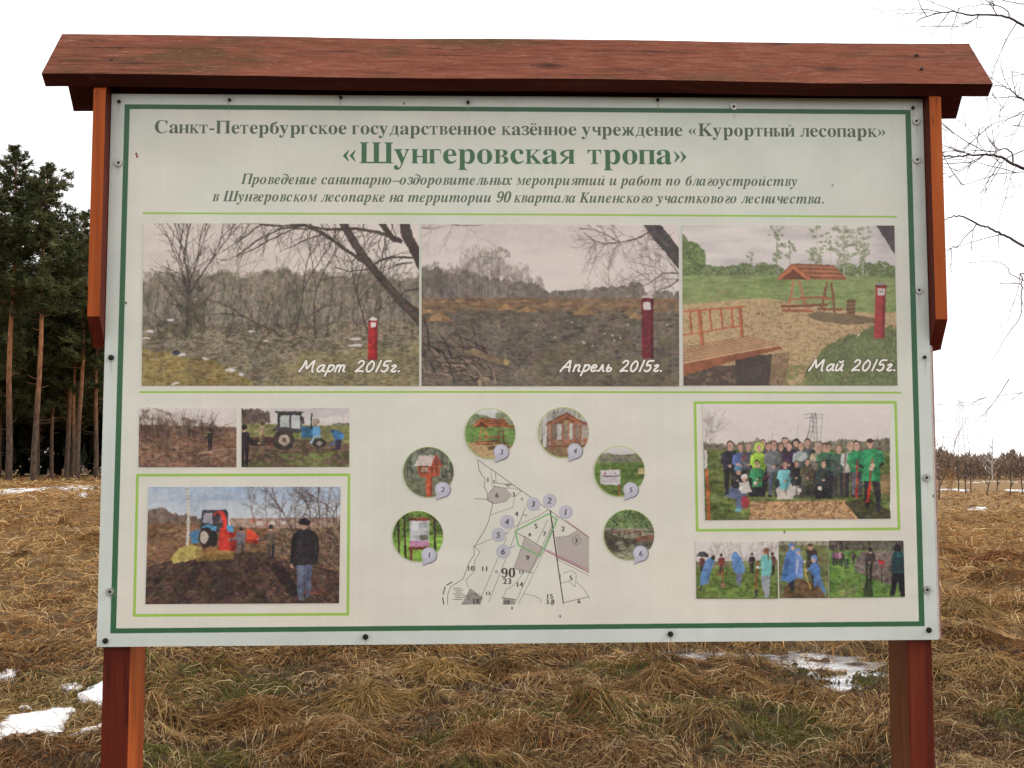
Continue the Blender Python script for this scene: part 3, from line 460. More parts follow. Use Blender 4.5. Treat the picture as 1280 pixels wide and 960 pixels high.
# ---------------------------------------------------------------- the photographs printed on the banner
PPM = 1290.
def newpic(quad, seed):
    b = board_xz(*np.array(quad, float).T)
    return Pic(b[0].min(), b[1].min(), b[0].max(), b[1].max(), PPM, seed)
def bare(p, n, x0, x1, y, h0, h1, col, w=3, a=.7, d=2):
    for i in range(n):
        x = x0+(x1-x0)*(i+p.r.rand())/n; p.tree(x, y+6*p.r.rand(), (h0+(h1-h0)*p.r.rand())*.42, 90+10*(2*p.r.rand()-1), w, d, col, a, 22, .72, 2, 9)
DK = (52, 44, 38)
def print_march(p):
    p.frame(160, 260, 3.368); r = p.r
    p.grad(60, (212, 198, 190), 330, (226, 212, 202))
    p.tex([(55, 60), (1240, 60), (1240, 330), (55, 330)], [(212, 198, 190), (225, 212, 203), (230, 218, 210)], 500, 120, .6)
    p.tex([(55, 290), (300, 285), (500, 290), (760, 275), (1000, 285), (1240, 300), (1240, 560), (55, 560)], [(92, 84, 70), (114, 104, 84), (142, 128, 108), (124, 112, 92)], 14, 60, .9, 5, rag=44)
    p.tex([(55, 270), (1240, 270), (1240, 330), (55, 320)], [(150, 138, 122), (120, 108, 92)], 18, 40, .6, 4, 30)
    p.tex([(55, 500), (1240, 480), (1240, 760), (55, 760)], [(92, 82, 64), (126, 112, 88), (150, 136, 112), (112, 98, 78), (100, 90, 64)], 30, 12, 1, 5, rag=20)
    bare(p, 40, 60, 1220, 520, 180, 330, (112, 100, 82), 3.4, .5)
    bare(p, 26, 60, 1220, 530, 200, 420, (80, 70, 58), 4.5, .6, 3)
    for g in range(3): p.tree(245+g*8, 540, 190, 91+g*3-3, 14-3*g, 4, (70, 60, 52), .8, 18, .72, 2, 6)
    p.tex([(150, 330), (320, 330), (330, 560), (120, 550)], [(70, 62, 48), (92, 84, 62), (60, 52, 42)], 14, 22, .6, 4, 50)
    for k in range(90):
        x = 100+1100*r.rand(); y = 480+60*r.rand(); p.ln([(x, y), (x+60*(r.rand()-.5), y-50), (x+120*(r.rand()-.5), y-110-90*r.rand())], 3, 1.2, (70, 60, 48), .6)
    p.tree(650, 545, 190, 128, 9, 3, (74, 64, 54), .8, 24, .8, 2, 22); p.tree(700, 540, 190, 72, 9, 3, (78, 66, 56), .8, 18); p.tree(790, 545, 200, 84, 9, 3, (80, 70, 58), .8, 18)
    p.tree(1010, 520, 170, 110, 10, 3, (72, 62, 52), .8, 24); p.tree(1040, 470, 150, 92, 11, 3, (76, 66, 56), .7, 24)
    # ground: moss at the left front, pale litter, snow flecks, branches
    p.tex([(55, 600), (200, 610), (420, 680), (560, 750), (55, 755)], [(110, 94, 46), (140, 120, 60), (158, 138, 80), (120, 92, 50)], 30, 9, .95, 5, rag=30)
    p.tex([(740, 600), (1230, 560), (1230, 755), (560, 755)], [(112, 102, 60), (136, 124, 76), (152, 140, 98), (102, 92, 62)], 26, 9, .8, 5, rag=40)
    for k in range(900):
        x = 80+1140*r.rand(); y = 540+200*r.rand(); t = math.pi*r.rand(); l = 14+34*r.rand(); c = [(166, 150, 130), (190, 178, 160), (70, 58, 44), (58, 48, 38)][r.randint(4)]
        if x < 400 and y > 640: c = [(160, 132, 60), (90, 72, 30)][r.randint(2)]
        p.ln([(x, y), (x+l*math.cos(t), y-l*.5*math.sin(t))], 2.6, 1.2, c, .65)
    for x, y, w, h in ((175, 472, 22, 6), (90, 520, 24, 8), (80, 548, 20, 5), (330, 634, 18, 8), (230, 618, 22, 8), (435, 682, 26, 12), (480, 700, 18, 8), (950, 578, 40, 7), (205, 738, 26, 6), (960, 552, 30, 5), (520, 520, 20, 5), (580, 560, 18, 4)):
        for k in range(6): p.ell(x+w*(r.rand()-.5), y+h*(r.rand()-.5), w*.5, h*.55, (214, 208, 206), .7)
    p.ell(204, 610, 16, 10, (44, 52, 66), .9); p.grass(60, 600, 1225, 750, 500, 22, 2, [(170, 150, 96), (120, 104, 52), (86, 72, 40), (186, 170, 130)])
    # leaning willow with its long boughs
    T = (66, 54, 48)
    p.fill([(886, 64), (922, 64), (1000, 190), (1080, 290), (1160, 378), (1228, 430), (1228, 500), (1130, 400), (1040, 290), (975, 215), (930, 140)], T)
    p.ln([(905, 66), (1000, 215), (1100, 330), (1226, 470)], 10, 14, (96, 82, 72), .35)
    p.fill([(1143, 64), (1185, 64), (1200, 120), (1228, 170), (1228, 275), (1190, 190), (1150, 120)], T)
    p.fill([(1050, 64), (1080, 64), (1120, 118), (1150, 130), (1150, 150), (1110, 140)], T)
    for pts, w in (([(1150, 140), (1060, 105), (960, 88), (840, 92), (740, 76), (640, 90), (540, 140), (460, 205)], 15), ([(985, 225), (900, 165), (830, 110), (740, 70), (640, 78), (560, 68), (480, 66)], 14), ([(985, 225), (880, 150), (780, 90), (700, 88), (590, 140), (520, 180), (470, 200)], 9),
                   ([(1195, 210), (1110, 208), (1060, 220), (1010, 260), (930, 268), (870, 250)], 10), ([(1228, 340), (1170, 350), (1120, 395), (1050, 440)], 8), ([(830, 110), (760, 130), (700, 160), (640, 184)], 6), ([(640, 78), (560, 72), (470, 140), (380, 195)], 7), ([(1195, 230), (1130, 240), (1080, 265)], 7), ([(1000, 100), (990, 76), (1010, 64)], 5)):
        p.ln(pts, w, w*.3, T, .95)
        for j in range(len(pts)-1):
            for q in range(3):
                f = r.rand(); x = pts[j][0]+(pts[j+1][0]-pts[j][0])*f; y = pts[j][1]+(pts[j+1][1]-pts[j][1])*f
                p.tree(x, y, 34+30*r.rand(), 200+70*r.rand() if r.rand() < .6 else 100+50*r.rand(), w*.28, 1, (84, 72, 64), .7, 26)
    # red marker post
    p.fill([(1013, 472), (1050, 472), (1050, 640), (1010, 640)], (176, 28, 30)); p.fill([(1040, 472), (1050, 472), (1050, 640), (1041, 640)], (130, 20, 24))
    p.fill([(1013, 474), (1018, 463), (1032, 459), (1046, 464), (1050, 474)], (222, 210, 205)); p.rect(1022, 482, 1043, 502, (228, 220, 216)); p.rect(1012, 474, 1050, 479, (140, 20, 24))
    p.noise(.05, tx=.85, veil=.04); hand(p, 'Март 2015г.', 722, 1152, 690, 46)
def print_april(p):
    p.frame(510, 260, 3.556); r = p.r
    p.grad(70, (214, 200, 194), 400, (226, 212, 204))
    p.tex([(55, 70), (1210, 70), (1210, 390), (55, 390)], [(208, 195, 190), (226, 213, 206), (220, 208, 203)], 500, 140, .6)
    p.tex([(55, 250), (250, 262), (300, 190), (380, 150), (440, 210), (520, 270), (600, 330), (620, 410), (55, 410)], [(110, 98, 88), (134, 120, 110), (92, 82, 74)], 10, 60, .5, 4, 30, rag=50)
    for i in range(70):
        x = 62+545*r.rand(); t = 250+30*r.rand() if x < 250 else (150+50*r.rand() if x < 420 else 200+150*(x-420)/190+30*r.rand())
        p.sapling(x, 410, 410-t, 5, (120, 108, 98) if i % 3 else (176, 164, 156), .6, 12)
    p.tex([(55, 270), (270, 280), (620, 370), (620, 455), (55, 455)], [(84, 74, 66), (104, 92, 82)], 8, 40, .7, 4, rag=40)
    p.tex([(600, 370), (800, 365), (870, 352), (1000, 340), (1040, 352), (1060, 385), (1210, 372), (1210, 435), (600, 435)], [(104, 94, 86), (124, 112, 102)], 20, 20, .9, rag=16)
    for x, t, w in ((800, 305, 4), (898, 190, 6), (950, 270, 4), (1092, 170, 5), (995, 290, 4)): p.sapling(x, 410, 410-t, w, (140, 128, 118), .75, 18)
    p.dots(1010, 362, 36, 32, 160, 2, 6, [(96, 86, 78), (120, 108, 100)], .6)
    p.tex([(55, 400), (1210, 400), (1210, 500), (55, 520)], [(110, 84, 60), (140, 110, 80), (122, 96, 72)], 80, 8, 1)
    p.tex([(55, 470), (400, 455), (1210, 460), (1210, 800), (55, 800)], [(78, 68, 58), (98, 86, 74), (118, 104, 88), (88, 80, 62)], 26, 8, .97, 5, rag=12)
    p.tex([(560, 620), (1210, 560), (1210, 800), (560, 800)], [(96, 88, 64), (116, 104, 78), (84, 74, 58)], 40, 14, .7, 5, 80)
    for cx, cy, w, h in ((318, 432, 36, 22), (440, 452, 48, 30), (530, 460, 50, 24), (140, 502, 62, 44), (100, 465, 50, 18), (785, 474, 60, 36), (1010, 490, 36, 28), (975, 470, 28, 14), (640, 432, 60, 14), (720, 428, 50, 12), (880, 434, 46, 10), (230, 416, 26, 12), (160, 420, 30, 10), (520, 415, 44, 9)):
        p.fill([(cx-w, cy+2), (cx-w*.4, cy-h*.6), (cx, cy-h), (cx+w*.5, cy-h*.5), (cx+w, cy+2)], (168, 128, 84), .95); p.fill([(cx, cy-h), (cx+w*.5, cy-h*.5), (cx+w, cy+2), (cx+w*.2, cy)], (132, 98, 66), .7)
    p.grass(60, 460, 1200, 790, 900, 22, 2, [(120, 104, 84), (66, 56, 46), (140, 124, 98), (90, 84, 56)], 60, 80, .5)
    for k in range(90):
        x = 70+330*r.rand(); y = 620+170*r.rand(); t = math.radians(100+90*r.rand()); l = 60+110*r.rand()
        p.ln([(x, y), (x+l*.5*math.cos(t)+8, y-l*.5*math.sin(t)), (x+l*math.cos(t), y-l*math.sin(t)*.9)], 9*r.rand()+3, 3, [(120, 98, 78), (150, 128, 104), (66, 52, 42), (92, 74, 60), (54, 44, 38)][r.randint(5)], .85)
    p.ln([(280, 640), (430, 690)], 26, 24, (128, 106, 78)); p.ell(436, 686, 12, 15, (186, 152, 88)); p.ell(318, 775, 10, 14, (180, 160, 110))
    for k in range(14): p.ell(560+600*r.rand(), 500+120*r.rand(), 6, 4, (196, 186, 176), .8)
    for pts, w in (([(1070, 110), (1010, 140), (940, 155), (880, 160), (830, 150), (780, 110)], 8), ([(940, 155), (880, 120), (820, 95), (760, 90)], 6), ([(1200, 290), (1130, 290), (1080, 330), (1040, 350)], 7), ([(1200, 320), (1160, 350), (1100, 372)], 8), ([(60, 88), (110, 96), (160, 84)], 4), ([(200, 76), (260, 80), (330, 76)], 4)):
        p.ln(pts, w, w*.35, (86, 74, 72), .9)
        for j in range(len(pts)-1):
            for q in range(4): p.tree(pts[j][0], pts[j][1], 40+30*r.rand(), 90+220*r.rand(), w*.4, 2, (118, 104, 98), .7, 26)
    for k in range(9): p.tree(1180-14*k, 110+26*k, 60, 150+60*r.rand(), 4, 2, (120, 106, 100), .6, 26)
    p.fill([(1040, 74), (1120, 74), (1202, 180), (1202, 275), (1150, 210), (1090, 140)], (74, 66, 66)); p.ln([(1080, 80), (1200, 240)], 16, 16, (96, 86, 86), .4)
    p.fill([(1036, 400), (1088, 400), (1090, 670), (1038, 670)], (112, 32, 40)); p.fill([(1074, 400), (1088, 400), (1090, 670), (1078, 670)], (82, 24, 32))
    p.fill([(1034, 402), (1042, 390), (1060, 385), (1080, 390), (1090, 402)], (190, 176, 172)); p.rect(1036, 402, 1088, 412, (90, 26, 34)); p.rect(1044, 418, 1078, 453, (206, 194, 190))
    p.noise(.04, tx=.8, veil=.04); hand(p, 'Апрель 2015г.', 676, 1134, 727, 48)
def swing(p, x, y, s, sand=True):
    """roofed swing bench; (x,y) the foot centre, s half width"""
    W1, W2, W3 = (186, 106, 66), (156, 84, 52), (122, 66, 42)
    q = lambda u, v: (x+u*s, y-v*s)
    for a, b in (((-.75, 0), (-.55, 1.05)), ((-.1, .05), (-.36, 1.05)), ((.42, .1), (.6, 1.0)), ((.88, 0), (.76, 1.0))): p.ln([q(*a), q(*b)], .08*s, .07*s, W1 if a[0] < 0 else W3)
    p.ln([q(-.72, .42), q(-.15, .45)], .06*s, .06*s, W1); p.ln([q(.45, .45), q(.85, .45)], .06*s, .06*s, W2); p.ln([q(-.3, .5), q(.6, .5)], .07*s, .07*s, W2)
    p.ln([q(-.95, .18), q(.6, .24)], .09*s, .09*s, W3); p.ln([q(-.9, .05), q(.1, .02)], .1*s, .1*s, W2); p.ln([q(.3, .1), q(1.1, .08)], .08*s, .08*s, W3)
    p.fill([q(-1.15, 1.15), q(-.62, 1.68), q(.35+.5, 1.6), q(1.3, 1.15), q(.08, 1.15)], W2)
    p.fill([q(-.5, 1.66), q(.85, 1.6), q(1.3, 1.1), q(.1, 1.12)], (150, 84, 52))
    for k in range(7):
        f = k/7.; a = q(-.5+.6*f, 1.66-.54*f); b = q(.85+.45*f, 1.6-.5*f); p.ln([a, b], .035*s, .035*s, (190, 118, 78) if k % 2 else (120, 62, 38), .9)
    p.fill([q(-1.15, 1.12), q(-.55, 1.6), q(.05, 1.12), q(-.1, 1.08), q(-.55, 1.5), q(-1.0, 1.08)], (196, 108, 62)); p.fill([q(-1.0, 1.12), q(-.55, 1.48), q(-.1, 1.12)], (112, 52, 34))
def print_may(p):
    p.frame(840, 260, 3.556); r = p.r
    p.grad(70, (206, 196, 192), 310, (222, 214, 206))
    p.tex([(40, 70), (1005, 70), (1005, 300), (40, 300)], [(190, 182, 184), (214, 206, 202), (228, 220, 214)], 260, 50, .9)
    for x, h in ((60, 50), (110, 36), (160, 52), (210, 44), (270, 50), (320, 60), (400, 62), (450, 55), (560, 50), (700, 52), (780, 60), (860, 66), (930, 70), (975, 50)):
        p.dots(x, 305-h*.4, 45, h*.55, 330, 2, 5, [(92, 112, 62), (112, 132, 78), (76, 96, 54), (128, 146, 92)], .8)
    p.dots(70, 230, 75, 80, 1500, 2, 6, [(82, 106, 50), (104, 128, 66), (124, 146, 84), (70, 92, 46)], .85); p.fill([(30, 100), (60, 130), (90, 190), (40, 200)], (96, 118, 62), .8)
    lf = [(118, 132, 94), (140, 152, 114), (98, 112, 76), (164, 172, 140)]
    for x, t, b_, w, n in ((348, 195, 285, 20, 16), (462, 72, 240, 34, 40), (520, 148, 235, 22, 18), (640, 72, 250, 38, 42), (760, 64, 270, 60, 64), (845, 72, 245, 34, 40), (700, 110, 200, 18, 10)): p.birch(x, t, b_, w, n, lf, (188, 180, 168) if x > 600 else (130, 122, 104))
    p.ln([(760, 260), (762, 390)], 5, 6, (196, 188, 176))
    p.tex([(40, 300), (1005, 305), (1005, 480), (40, 480)], [(108, 132, 66), (126, 148, 80), (140, 156, 92), (116, 136, 72)], 140, 12, 1, 5)
    p.tex([(40, 370), (240, 360), (330, 400), (300, 440), (40, 430)], [(152, 142, 86), (128, 136, 70)], 60, 12, .8, 4, 50)
    p.tex([(280, 410), (420, 400), (560, 430), (900, 470), (1005, 460), (1005, 560), (830, 560), (700, 620), (620, 800), (40, 800), (40, 430)], [(160, 128, 84), (184, 152, 104), (200, 168, 122), (174, 140, 94)], 14, 8, 1, 4)
    p.dots(560, 560, 380, 150, 1300, 1.5, 4, [(206, 176, 130), (140, 108, 70), (188, 156, 112), (120, 92, 60)], .7)
    p.tex([(600, 700), (700, 600), (850, 540), (1005, 520), (1005, 800), (560, 800)], [(84, 100, 50), (108, 122, 64), (70, 84, 44), (136, 138, 90)], 14, 9, .95, 5, rag=30)
    p.tex([(480, 700), (620, 700), (600, 800), (470, 800)], [(96, 116, 52), (150, 128, 80)], 16, 12, .8, 4, 40)
    p.grass(560, 560, 1000, 795, 420, 26, 2.4, [(122, 148, 66), (70, 92, 40), (148, 162, 96)], 90, 50); p.grass(45, 310, 990, 470, 300, 14, 2, [(126, 158, 72), (84, 118, 44)], 90, 50)
    p.fill([(585, 478), (640, 462), (760, 470), (900, 490), (900, 512), (760, 520), (640, 500)], (92, 76, 54), .75)
    swing(p, 608, 462, 128)
    p.fill([(772, 410), (812, 404), (810, 482), (776, 484)], (120, 84, 56)); 
    for k in range(4): p.ln([(772, 418+17*k), (812, 414+17*k)], 3, 3, (74, 50, 34))
    p.fill([(278, 660), (440, 650), (430, 795), (278, 795)], (66, 54, 48)); p.tex([(50, 750), (150, 700), (280, 700), (280, 795), (50, 795)], [(90, 70, 54), (64, 52, 46), (120, 96, 74)], 30, 20, 1)
    p.tex([(440, 650), (520, 640), (500, 795), (430, 795)], [(120, 92, 64), (150, 118, 82), (90, 72, 50)], 16, 24, .9)
    # footbridge with its rail
    p.fill([(45, 690), (45, 620), (340, 568), (480, 606), (476, 620), (250, 660)], (190, 142, 98))
    for k in range(6): f = k/6.; p.ln([(45, 622+72*f), (345+135*f, 570+40*f)], 3, 2, (128, 86, 54), .8)
    for k in range(14): p.ln([(60+22*k, 618-4*k), (90+24*k, 640-4*k)], 4, 3, (120, 82, 56), .5)
    p.fill([(45, 692), (250, 652), (478, 612), (484, 626), (260, 684), (45, 748)], (146, 76, 44)); p.ln([(45, 692), (250, 652), (478, 612)], 4, 4, (214, 172, 124))
    O = (188, 96, 52)
    p.ln([(45, 462), (326, 438)], 9, 8, O); p.ln([(45, 566), (310, 524)], 8, 7, O)
    for x0, y0, x1, y1, w in ((76, 458, 86, 556, 9), (118, 456, 132, 606, 17), (164, 452, 174, 545, 9), (214, 448, 222, 538, 9), (262, 446, 268, 532, 9), (300, 440, 308, 570, 15)): p.ln([(x0, y0), (x1, y1)], w, w, O); p.ln([(x0+w*.35, y0), (x1+w*.35, y1)], w*.3, w*.3, (120, 56, 32), .7)
    p.fill([(904, 80), (988, 80), (988, 212), (960, 165)], (70, 62, 66))
    p.fill([(902, 345), (948, 345), (940, 580), (893, 580)], (176, 44, 46)); p.fill([(934, 345), (948, 345), (940, 580), (928, 580)], (128, 30, 36))
    p.fill([(900, 346), (908, 334), (928, 328), (946, 334), (950, 346)], (150, 140, 132)); p.rect(900, 344, 950, 352, (120, 28, 32)); p.rect(911, 358, 942, 390, (214, 206, 202)); digits(p, '33', 927, 371, 14, (90, 80, 80))
    p.noise(.04, tx=.55, veil=.12); hand(p, 'Май 2015г.', 606, 997, 724, 48)
def print_clearing(p):
    p.frame(150, 490, 3.2); r = p.r
    p.grad(60, (216, 206, 200), 170, (206, 194, 186))
    p.tex([(75, 130), (470, 140), (470, 305), (75, 305)], [(96, 66, 50), (126, 90, 68), (142, 108, 84), (84, 56, 44)], 28, 8, 1, 5)
    p.tex([(75, 62), (130, 62), (330, 120), (420, 140), (470, 142), (470, 160), (75, 190)], [(120, 92, 76), (96, 72, 58), (140, 112, 94)], 8, 30, .7, 4, 24)
    for k in range(110):
        x = 80+300*r.rand(); p.ln([(x, 180), (x+20*(r.rand()-.5), 130), (x+60*(r.rand()-.5), 62+50*r.rand())], 2.4, .8, [(86, 64, 54), (116, 92, 80), (66, 50, 42)][r.randint(3)], .75)
    p.grass(80, 160, 465, 298, 420, 18, 2, [(158, 128, 104), (70, 46, 36), (112, 76, 56), (180, 156, 134)], 60, 90, .7)
    p.ln([(310, 250), (400, 232), (462, 225)], 3, 2, (184, 160, 130)); p.ln([(370, 160), (430, 130), (465, 118)], 3, 1, (120, 90, 74)); p.ln([(315, 245), (345, 240), (440, 262)], 3, 2, (176, 150, 120))
    p.person(362, 232, 84, (42, 40, 42), (36, 34, 38), (40, 32, 30), arms='left', face=False); p.person(276, 172, 30, (60, 50, 50), (60, 50, 46), face=False)
    p.noise(.05)
def tractor(p, x, y, s, flip=1, red=False):
    q = lambda u, v: (x+flip*u*s, y-v*s)
    B, Bd, D = (72, 132, 178), (48, 92, 132), (52, 50, 52)
    p.fill([q(-.1, .45), q(-.08, 1.25), q(-.02, 1.34), q(.9, 1.34), q(.95, 1.25), q(.98, .42)], D)
    p.fill([q(-.0, .62), q(.02, 1.2), q(.42, 1.2), q(.42, .62)], (176, 180, 176)); p.fill([q(.5, .62), q(.5, 1.2), q(.86, 1.2), q(.9, .62)], (186, 190, 186))
    p.ln([q(.46, .5), q(.46, 1.28)], .05*s, .05*s, D); p.ln([q(-.16, 1.33), q(.98, 1.33)], .08*s, .08*s, (66, 60, 62))
    p.fill([q(.92, .2), q(.94, .72), q(1.75, .7), q(1.8, .25)], Bd); p.fill([q(1.42, .24), q(1.44, .72), q(1.75, .7), q(1.78, .24)], (92, 156, 204)); p.ln([q(1.36, .62), q(1.38, 1.25)], .06*s, .06*s, (44, 42, 44))
    p.fill([q(-.32, .52), q(-.15, .72), q(.45, .66), q(.62, .3), q(.5, .36), q(.1, .6), q(-.2, .5)], B if red else (64, 60, 60))
    p.ell(*q(.18, .12), rx=.47*s, ry=.44*s, col=(58, 48, 44)); p.ell(*q(.2, .12), rx=.25*s, ry=.24*s, col=(168, 150, 134)); p.ell(*q(.2, .12), rx=.1*s, ry=.1*s, col=(92, 70, 60))
    p.ell(*q(1.72, -.02), rx=.29*s, ry=.21*s, col=(54, 46, 42)); p.ell(*q(1.72, -.02), rx=.13*s, ry=.1*s, col=(150, 140, 130)); p.ln([q(1.36, .0), q(1.48, .24), q(1.75, .33)], .1*s, .08*s, (150, 178, 196))
    p.ln([q(1.0, 1.1), q(1.02, .85)], .08*s, .08*s, (60, 50, 50))
def print_tractor(p):
    p.frame(150, 490, 3.2); r = p.r
    p.grad(60, (196, 188, 186), 140, (218, 206, 200)); p.tex([(480, 60), (920, 60), (920, 135), (480, 135)], [(190, 182, 180), (220, 210, 206)], 120, 16, .7)
    p.tex([(480, 68), (560, 72), (600, 90), (602, 130), (480, 130)], [(78, 62, 54), (104, 86, 74)], 10, 20, .95, 4, rag=14); p.ell(785, 118, 14, 14, (130, 112, 96), .8); p.rect(850, 124, 920, 142, (116, 104, 84), .9)
    p.tex([(480, 125), (920, 136), (920, 305), (480, 305)], [(110, 112, 56), (128, 128, 72), (140, 134, 84)], 60, 8, 1)
    p.tex([(480, 190), (620, 180), (920, 205), (920, 305), (480, 305)], [(104, 78, 64), (124, 96, 78), (84, 60, 50), (112, 104, 64)], 30, 10, .95, 5)
    p.tex([(600, 250), (920, 235), (920, 305), (700, 305)], [(96, 122, 52), (120, 132, 66), (104, 88, 60)], 30, 10, .8, 4, 30); p.tex([(490, 285), (600, 280), (600, 305), (490, 305)], [(90, 110, 52), (104, 90, 60)], 20, 8, .8)
    p.grass(490, 200, 915, 298, 300, 12, 1.6, [(140, 112, 92), (72, 52, 44), (110, 130, 60)], 90, 60, .6)
    p.fill([(500, 182), (640, 178), (640, 215), (500, 212)], (84, 52, 44), .9)
    p.person(570, 212, 92, (184, 152, 112), (160, 132, 100), arms='left', face=False); p.person(500, 300, 170, (42, 36, 38), (34, 30, 32), (40, 32, 30), arms='right', face=False)
    tractor(p, 640, 203, 92)
    p.fill([(845, 158), (862, 150), (890, 162), (900, 182), (880, 196), (860, 190)], (62, 118, 178)); p.fill([(862, 190), (888, 188), (880, 232), (862, 230)], (54, 52, 70)); p.ell(850, 158, 8, 9, (60, 90, 140)); p.ln([(868, 185), (855, 205), (838, 214)], 7, 5, (62, 112, 170))
    p.noise(.04)
def print_chipper(p):
    p.frame(150, 490, 3.2); r = p.r
    p.grad(375, (150, 172, 200), 520, (206, 206, 206)); p.tex([(110, 375), (890, 375), (890, 520), (110, 520)], [(150, 172, 200), (196, 202, 208), (170, 186, 204)], 200, 50, .45)
    p.tex([(110, 472), (180, 470), (250, 490), (330, 500), (330, 530), (110, 530)], [(96, 76, 66), (120, 98, 84)], 14, 14, .95, rag=14)
    p.tex([(440, 505), (890, 500), (890, 560), (440, 560)], [(140, 108, 90), (170, 136, 116), (120, 92, 78)], 24, 10, .9)
    for x, y, c in ((530, 515, (190, 110, 90)), (650, 520, (206, 200, 196)), (590, 530, (180, 120, 100)), (610, 522, (206, 200, 190)), (560, 524, (200, 190, 182))): p.rect(x-12, y-7, x+12, y+7, c, .8)
    for x in (545, 590, 640, 700, 730, 790, 830, 870): p.tree(x, 540, 62, 92+16*(r.rand()-.5), 5, 4, (112, 88, 80), .75, 26, .75, 2, 10)
    for x in (690, 760, 800, 850, 880): p.tree(x, 560, 80, 95+30*(r.rand()-.5), 6, 4, (84, 64, 58), .75, 26, .75, 2, 10)
    p.tree(262, 600, 80, 92, 3, 4, (150, 136, 130), .45, 26)
    p.tex([(100, 520), (330, 525), (480, 540), (890, 550), (890, 850), (100, 850)], [(120, 84, 58), (146, 108, 76), (104, 70, 50), (164, 126, 92)], 40, 12, 1, 5)
    p.tex([(620, 545), (890, 540), (890, 700), (760, 690), (640, 650)], [(98, 74, 58), (130, 102, 80), (70, 52, 42)], 12, 12, .95)
    for k in range(170):
        x = 620+260*r.rand(); y = 560+140*r.rand(); t = math.radians(100+70*r.rand()); l = 30+60*r.rand(); p.ln([(x, y), (x+l*math.cos(t), y-l*math.sin(t))], 3, 1.5, [(150, 120, 96), (84, 62, 50), (170, 142, 112), (60, 44, 36)][r.randint(4)], .75)
    p.tex([(100, 700), (300, 650), (560, 640), (700, 680), (890, 720), (890, 850), (100, 850)], [(66, 48, 42), (92, 66, 54), (52, 38, 36), (108, 80, 64)], 24, 12, .95, 5)
    for k in range(600):
        x = 110+770*r.rand(); y = 650+190*r.rand(); dx = (x-500)*.12+10*(r.rand()-.5); l = 10+18*r.rand()
        p.ln([(x, y), (x+dx*l/26, y+l)], 2.2, 1.2, [(138, 104, 82), (50, 36, 34), (112, 80, 62), (160, 126, 98), (40, 30, 30)][r.randint(5)], .6)
    p.grass(105, 530, 480, 660, 240, 18, 1.8, [(176, 134, 96), (96, 66, 46), (150, 112, 78)], 80, 70, .7)
    for f in (0, 1, 2): p.fill([(330+90*f, 660), (360+90*f, 660), (260+170*f, 845), (200+170*f, 845)], (46, 34, 34), .3)
    p.ln([(272, 380), (275, 500), (272, 606)], 8, 13, (206, 196, 184)); 
    for k in range(16): p.ln([(267, 385+14*k), (275, 387+14*k)], 2.5, 2.5, (80, 70, 64), .7)
    p.fill([(206, 660), (240, 622), (290, 608), (330, 622), (336, 655), (270, 676), (215, 686)], (178, 156, 78)); p.tex([(206, 660), (240, 622), (290, 608), (330, 622), (336, 655), (270, 676), (215, 686)], [(160, 140, 66), (196, 176, 100)], 10, 8, .8)
    p.fill([(300, 630), (450, 620), (460, 665), (310, 678)], (160, 120, 56), .7)
    # tractor seen from behind, red chipper and its spout
    p.fill([(280, 560), (318, 548), (330, 600), (290, 606)], (70, 120, 160)); p.fill([(322, 540), (330, 472), (424, 470), (434, 480), (436, 560), (330, 560)], (62, 60, 66)); p.fill([(332, 520), (338, 484), (372, 482), (372, 530)], (150, 150, 160)); p.fill([(384, 520), (386, 482), (420, 482), (424, 528)], (120, 96, 100))
    p.fill([(330, 540), (350, 528), (388, 540), (384, 556), (334, 560)], (78, 150, 196)); p.fill([(428, 532), (452, 536), (456, 560), (430, 556)], (78, 150, 196))
    p.ell(345, 580, 30, 38, (50, 44, 42)); p.ell(338, 580, 17, 25, (178, 164, 148)); p.ell(375, 585, 16, 32, (44, 38, 38))
    Rr = (206, 50, 38); p.ln([(382, 490), (396, 480), (412, 484), (420, 510), (420, 580)], 13, 18, Rr); p.fill([(404, 540), (440, 560), (466, 560), (464, 634), (394, 630), (396, 590)], Rr); p.fill([(440, 560), (466, 560), (464, 634), (444, 634)], (150, 34, 30))
    p.fill([(508, 552), (526, 550), (562, 580), (556, 604), (508, 600)], (218, 66, 40)); p.fill([(508, 584), (556, 596), (556, 606), (508, 602)], (150, 40, 30)); p.ell(393, 500, 10, 20, (40, 36, 38), .7)
    p.person(484, 652, 112, (112, 106, 116), (104, 92, 92), (60, 48, 44), face=False, arms='left', w=1.25); p.person(605, 664, 134, (110, 92, 76), (70, 62, 66), (50, 42, 40), face=False, arms='left', w=1.2)
    p.fill([(590, 690), (640, 670), (730, 810), (690, 820)], (36, 28, 30), .7)
    # the man in the black jacket, seen from the back
    p.fill([(706, 680), (738, 688), (736, 820), (712, 822), (708, 760)], (98, 104, 128)); p.fill([(738, 688), (770, 680), (764, 800), (744, 830), (738, 760)], (80, 86, 110)); p.ln([(722, 700), (724, 800)], 3, 3, (130, 136, 156), .6); p.ln([(752, 700), (752, 800)], 3, 3, (60, 64, 84), .6)
    p.fill([(680, 690), (684, 620), (690, 575), (712, 550), (738, 542), (772, 552), (794, 580), (798, 625), (786, 686), (740, 692), (704, 690)], (44, 40, 42))
    p.fill([(690, 575), (712, 552), (705, 600), (700, 680), (684, 690)], (30, 28, 30)); p.ln([(776, 570), (786, 620), (776, 680)], 5, 3, (72, 66, 66), .7); p.ln([(740, 550), (742, 688)], 2, 2, (28, 26, 28), .8)
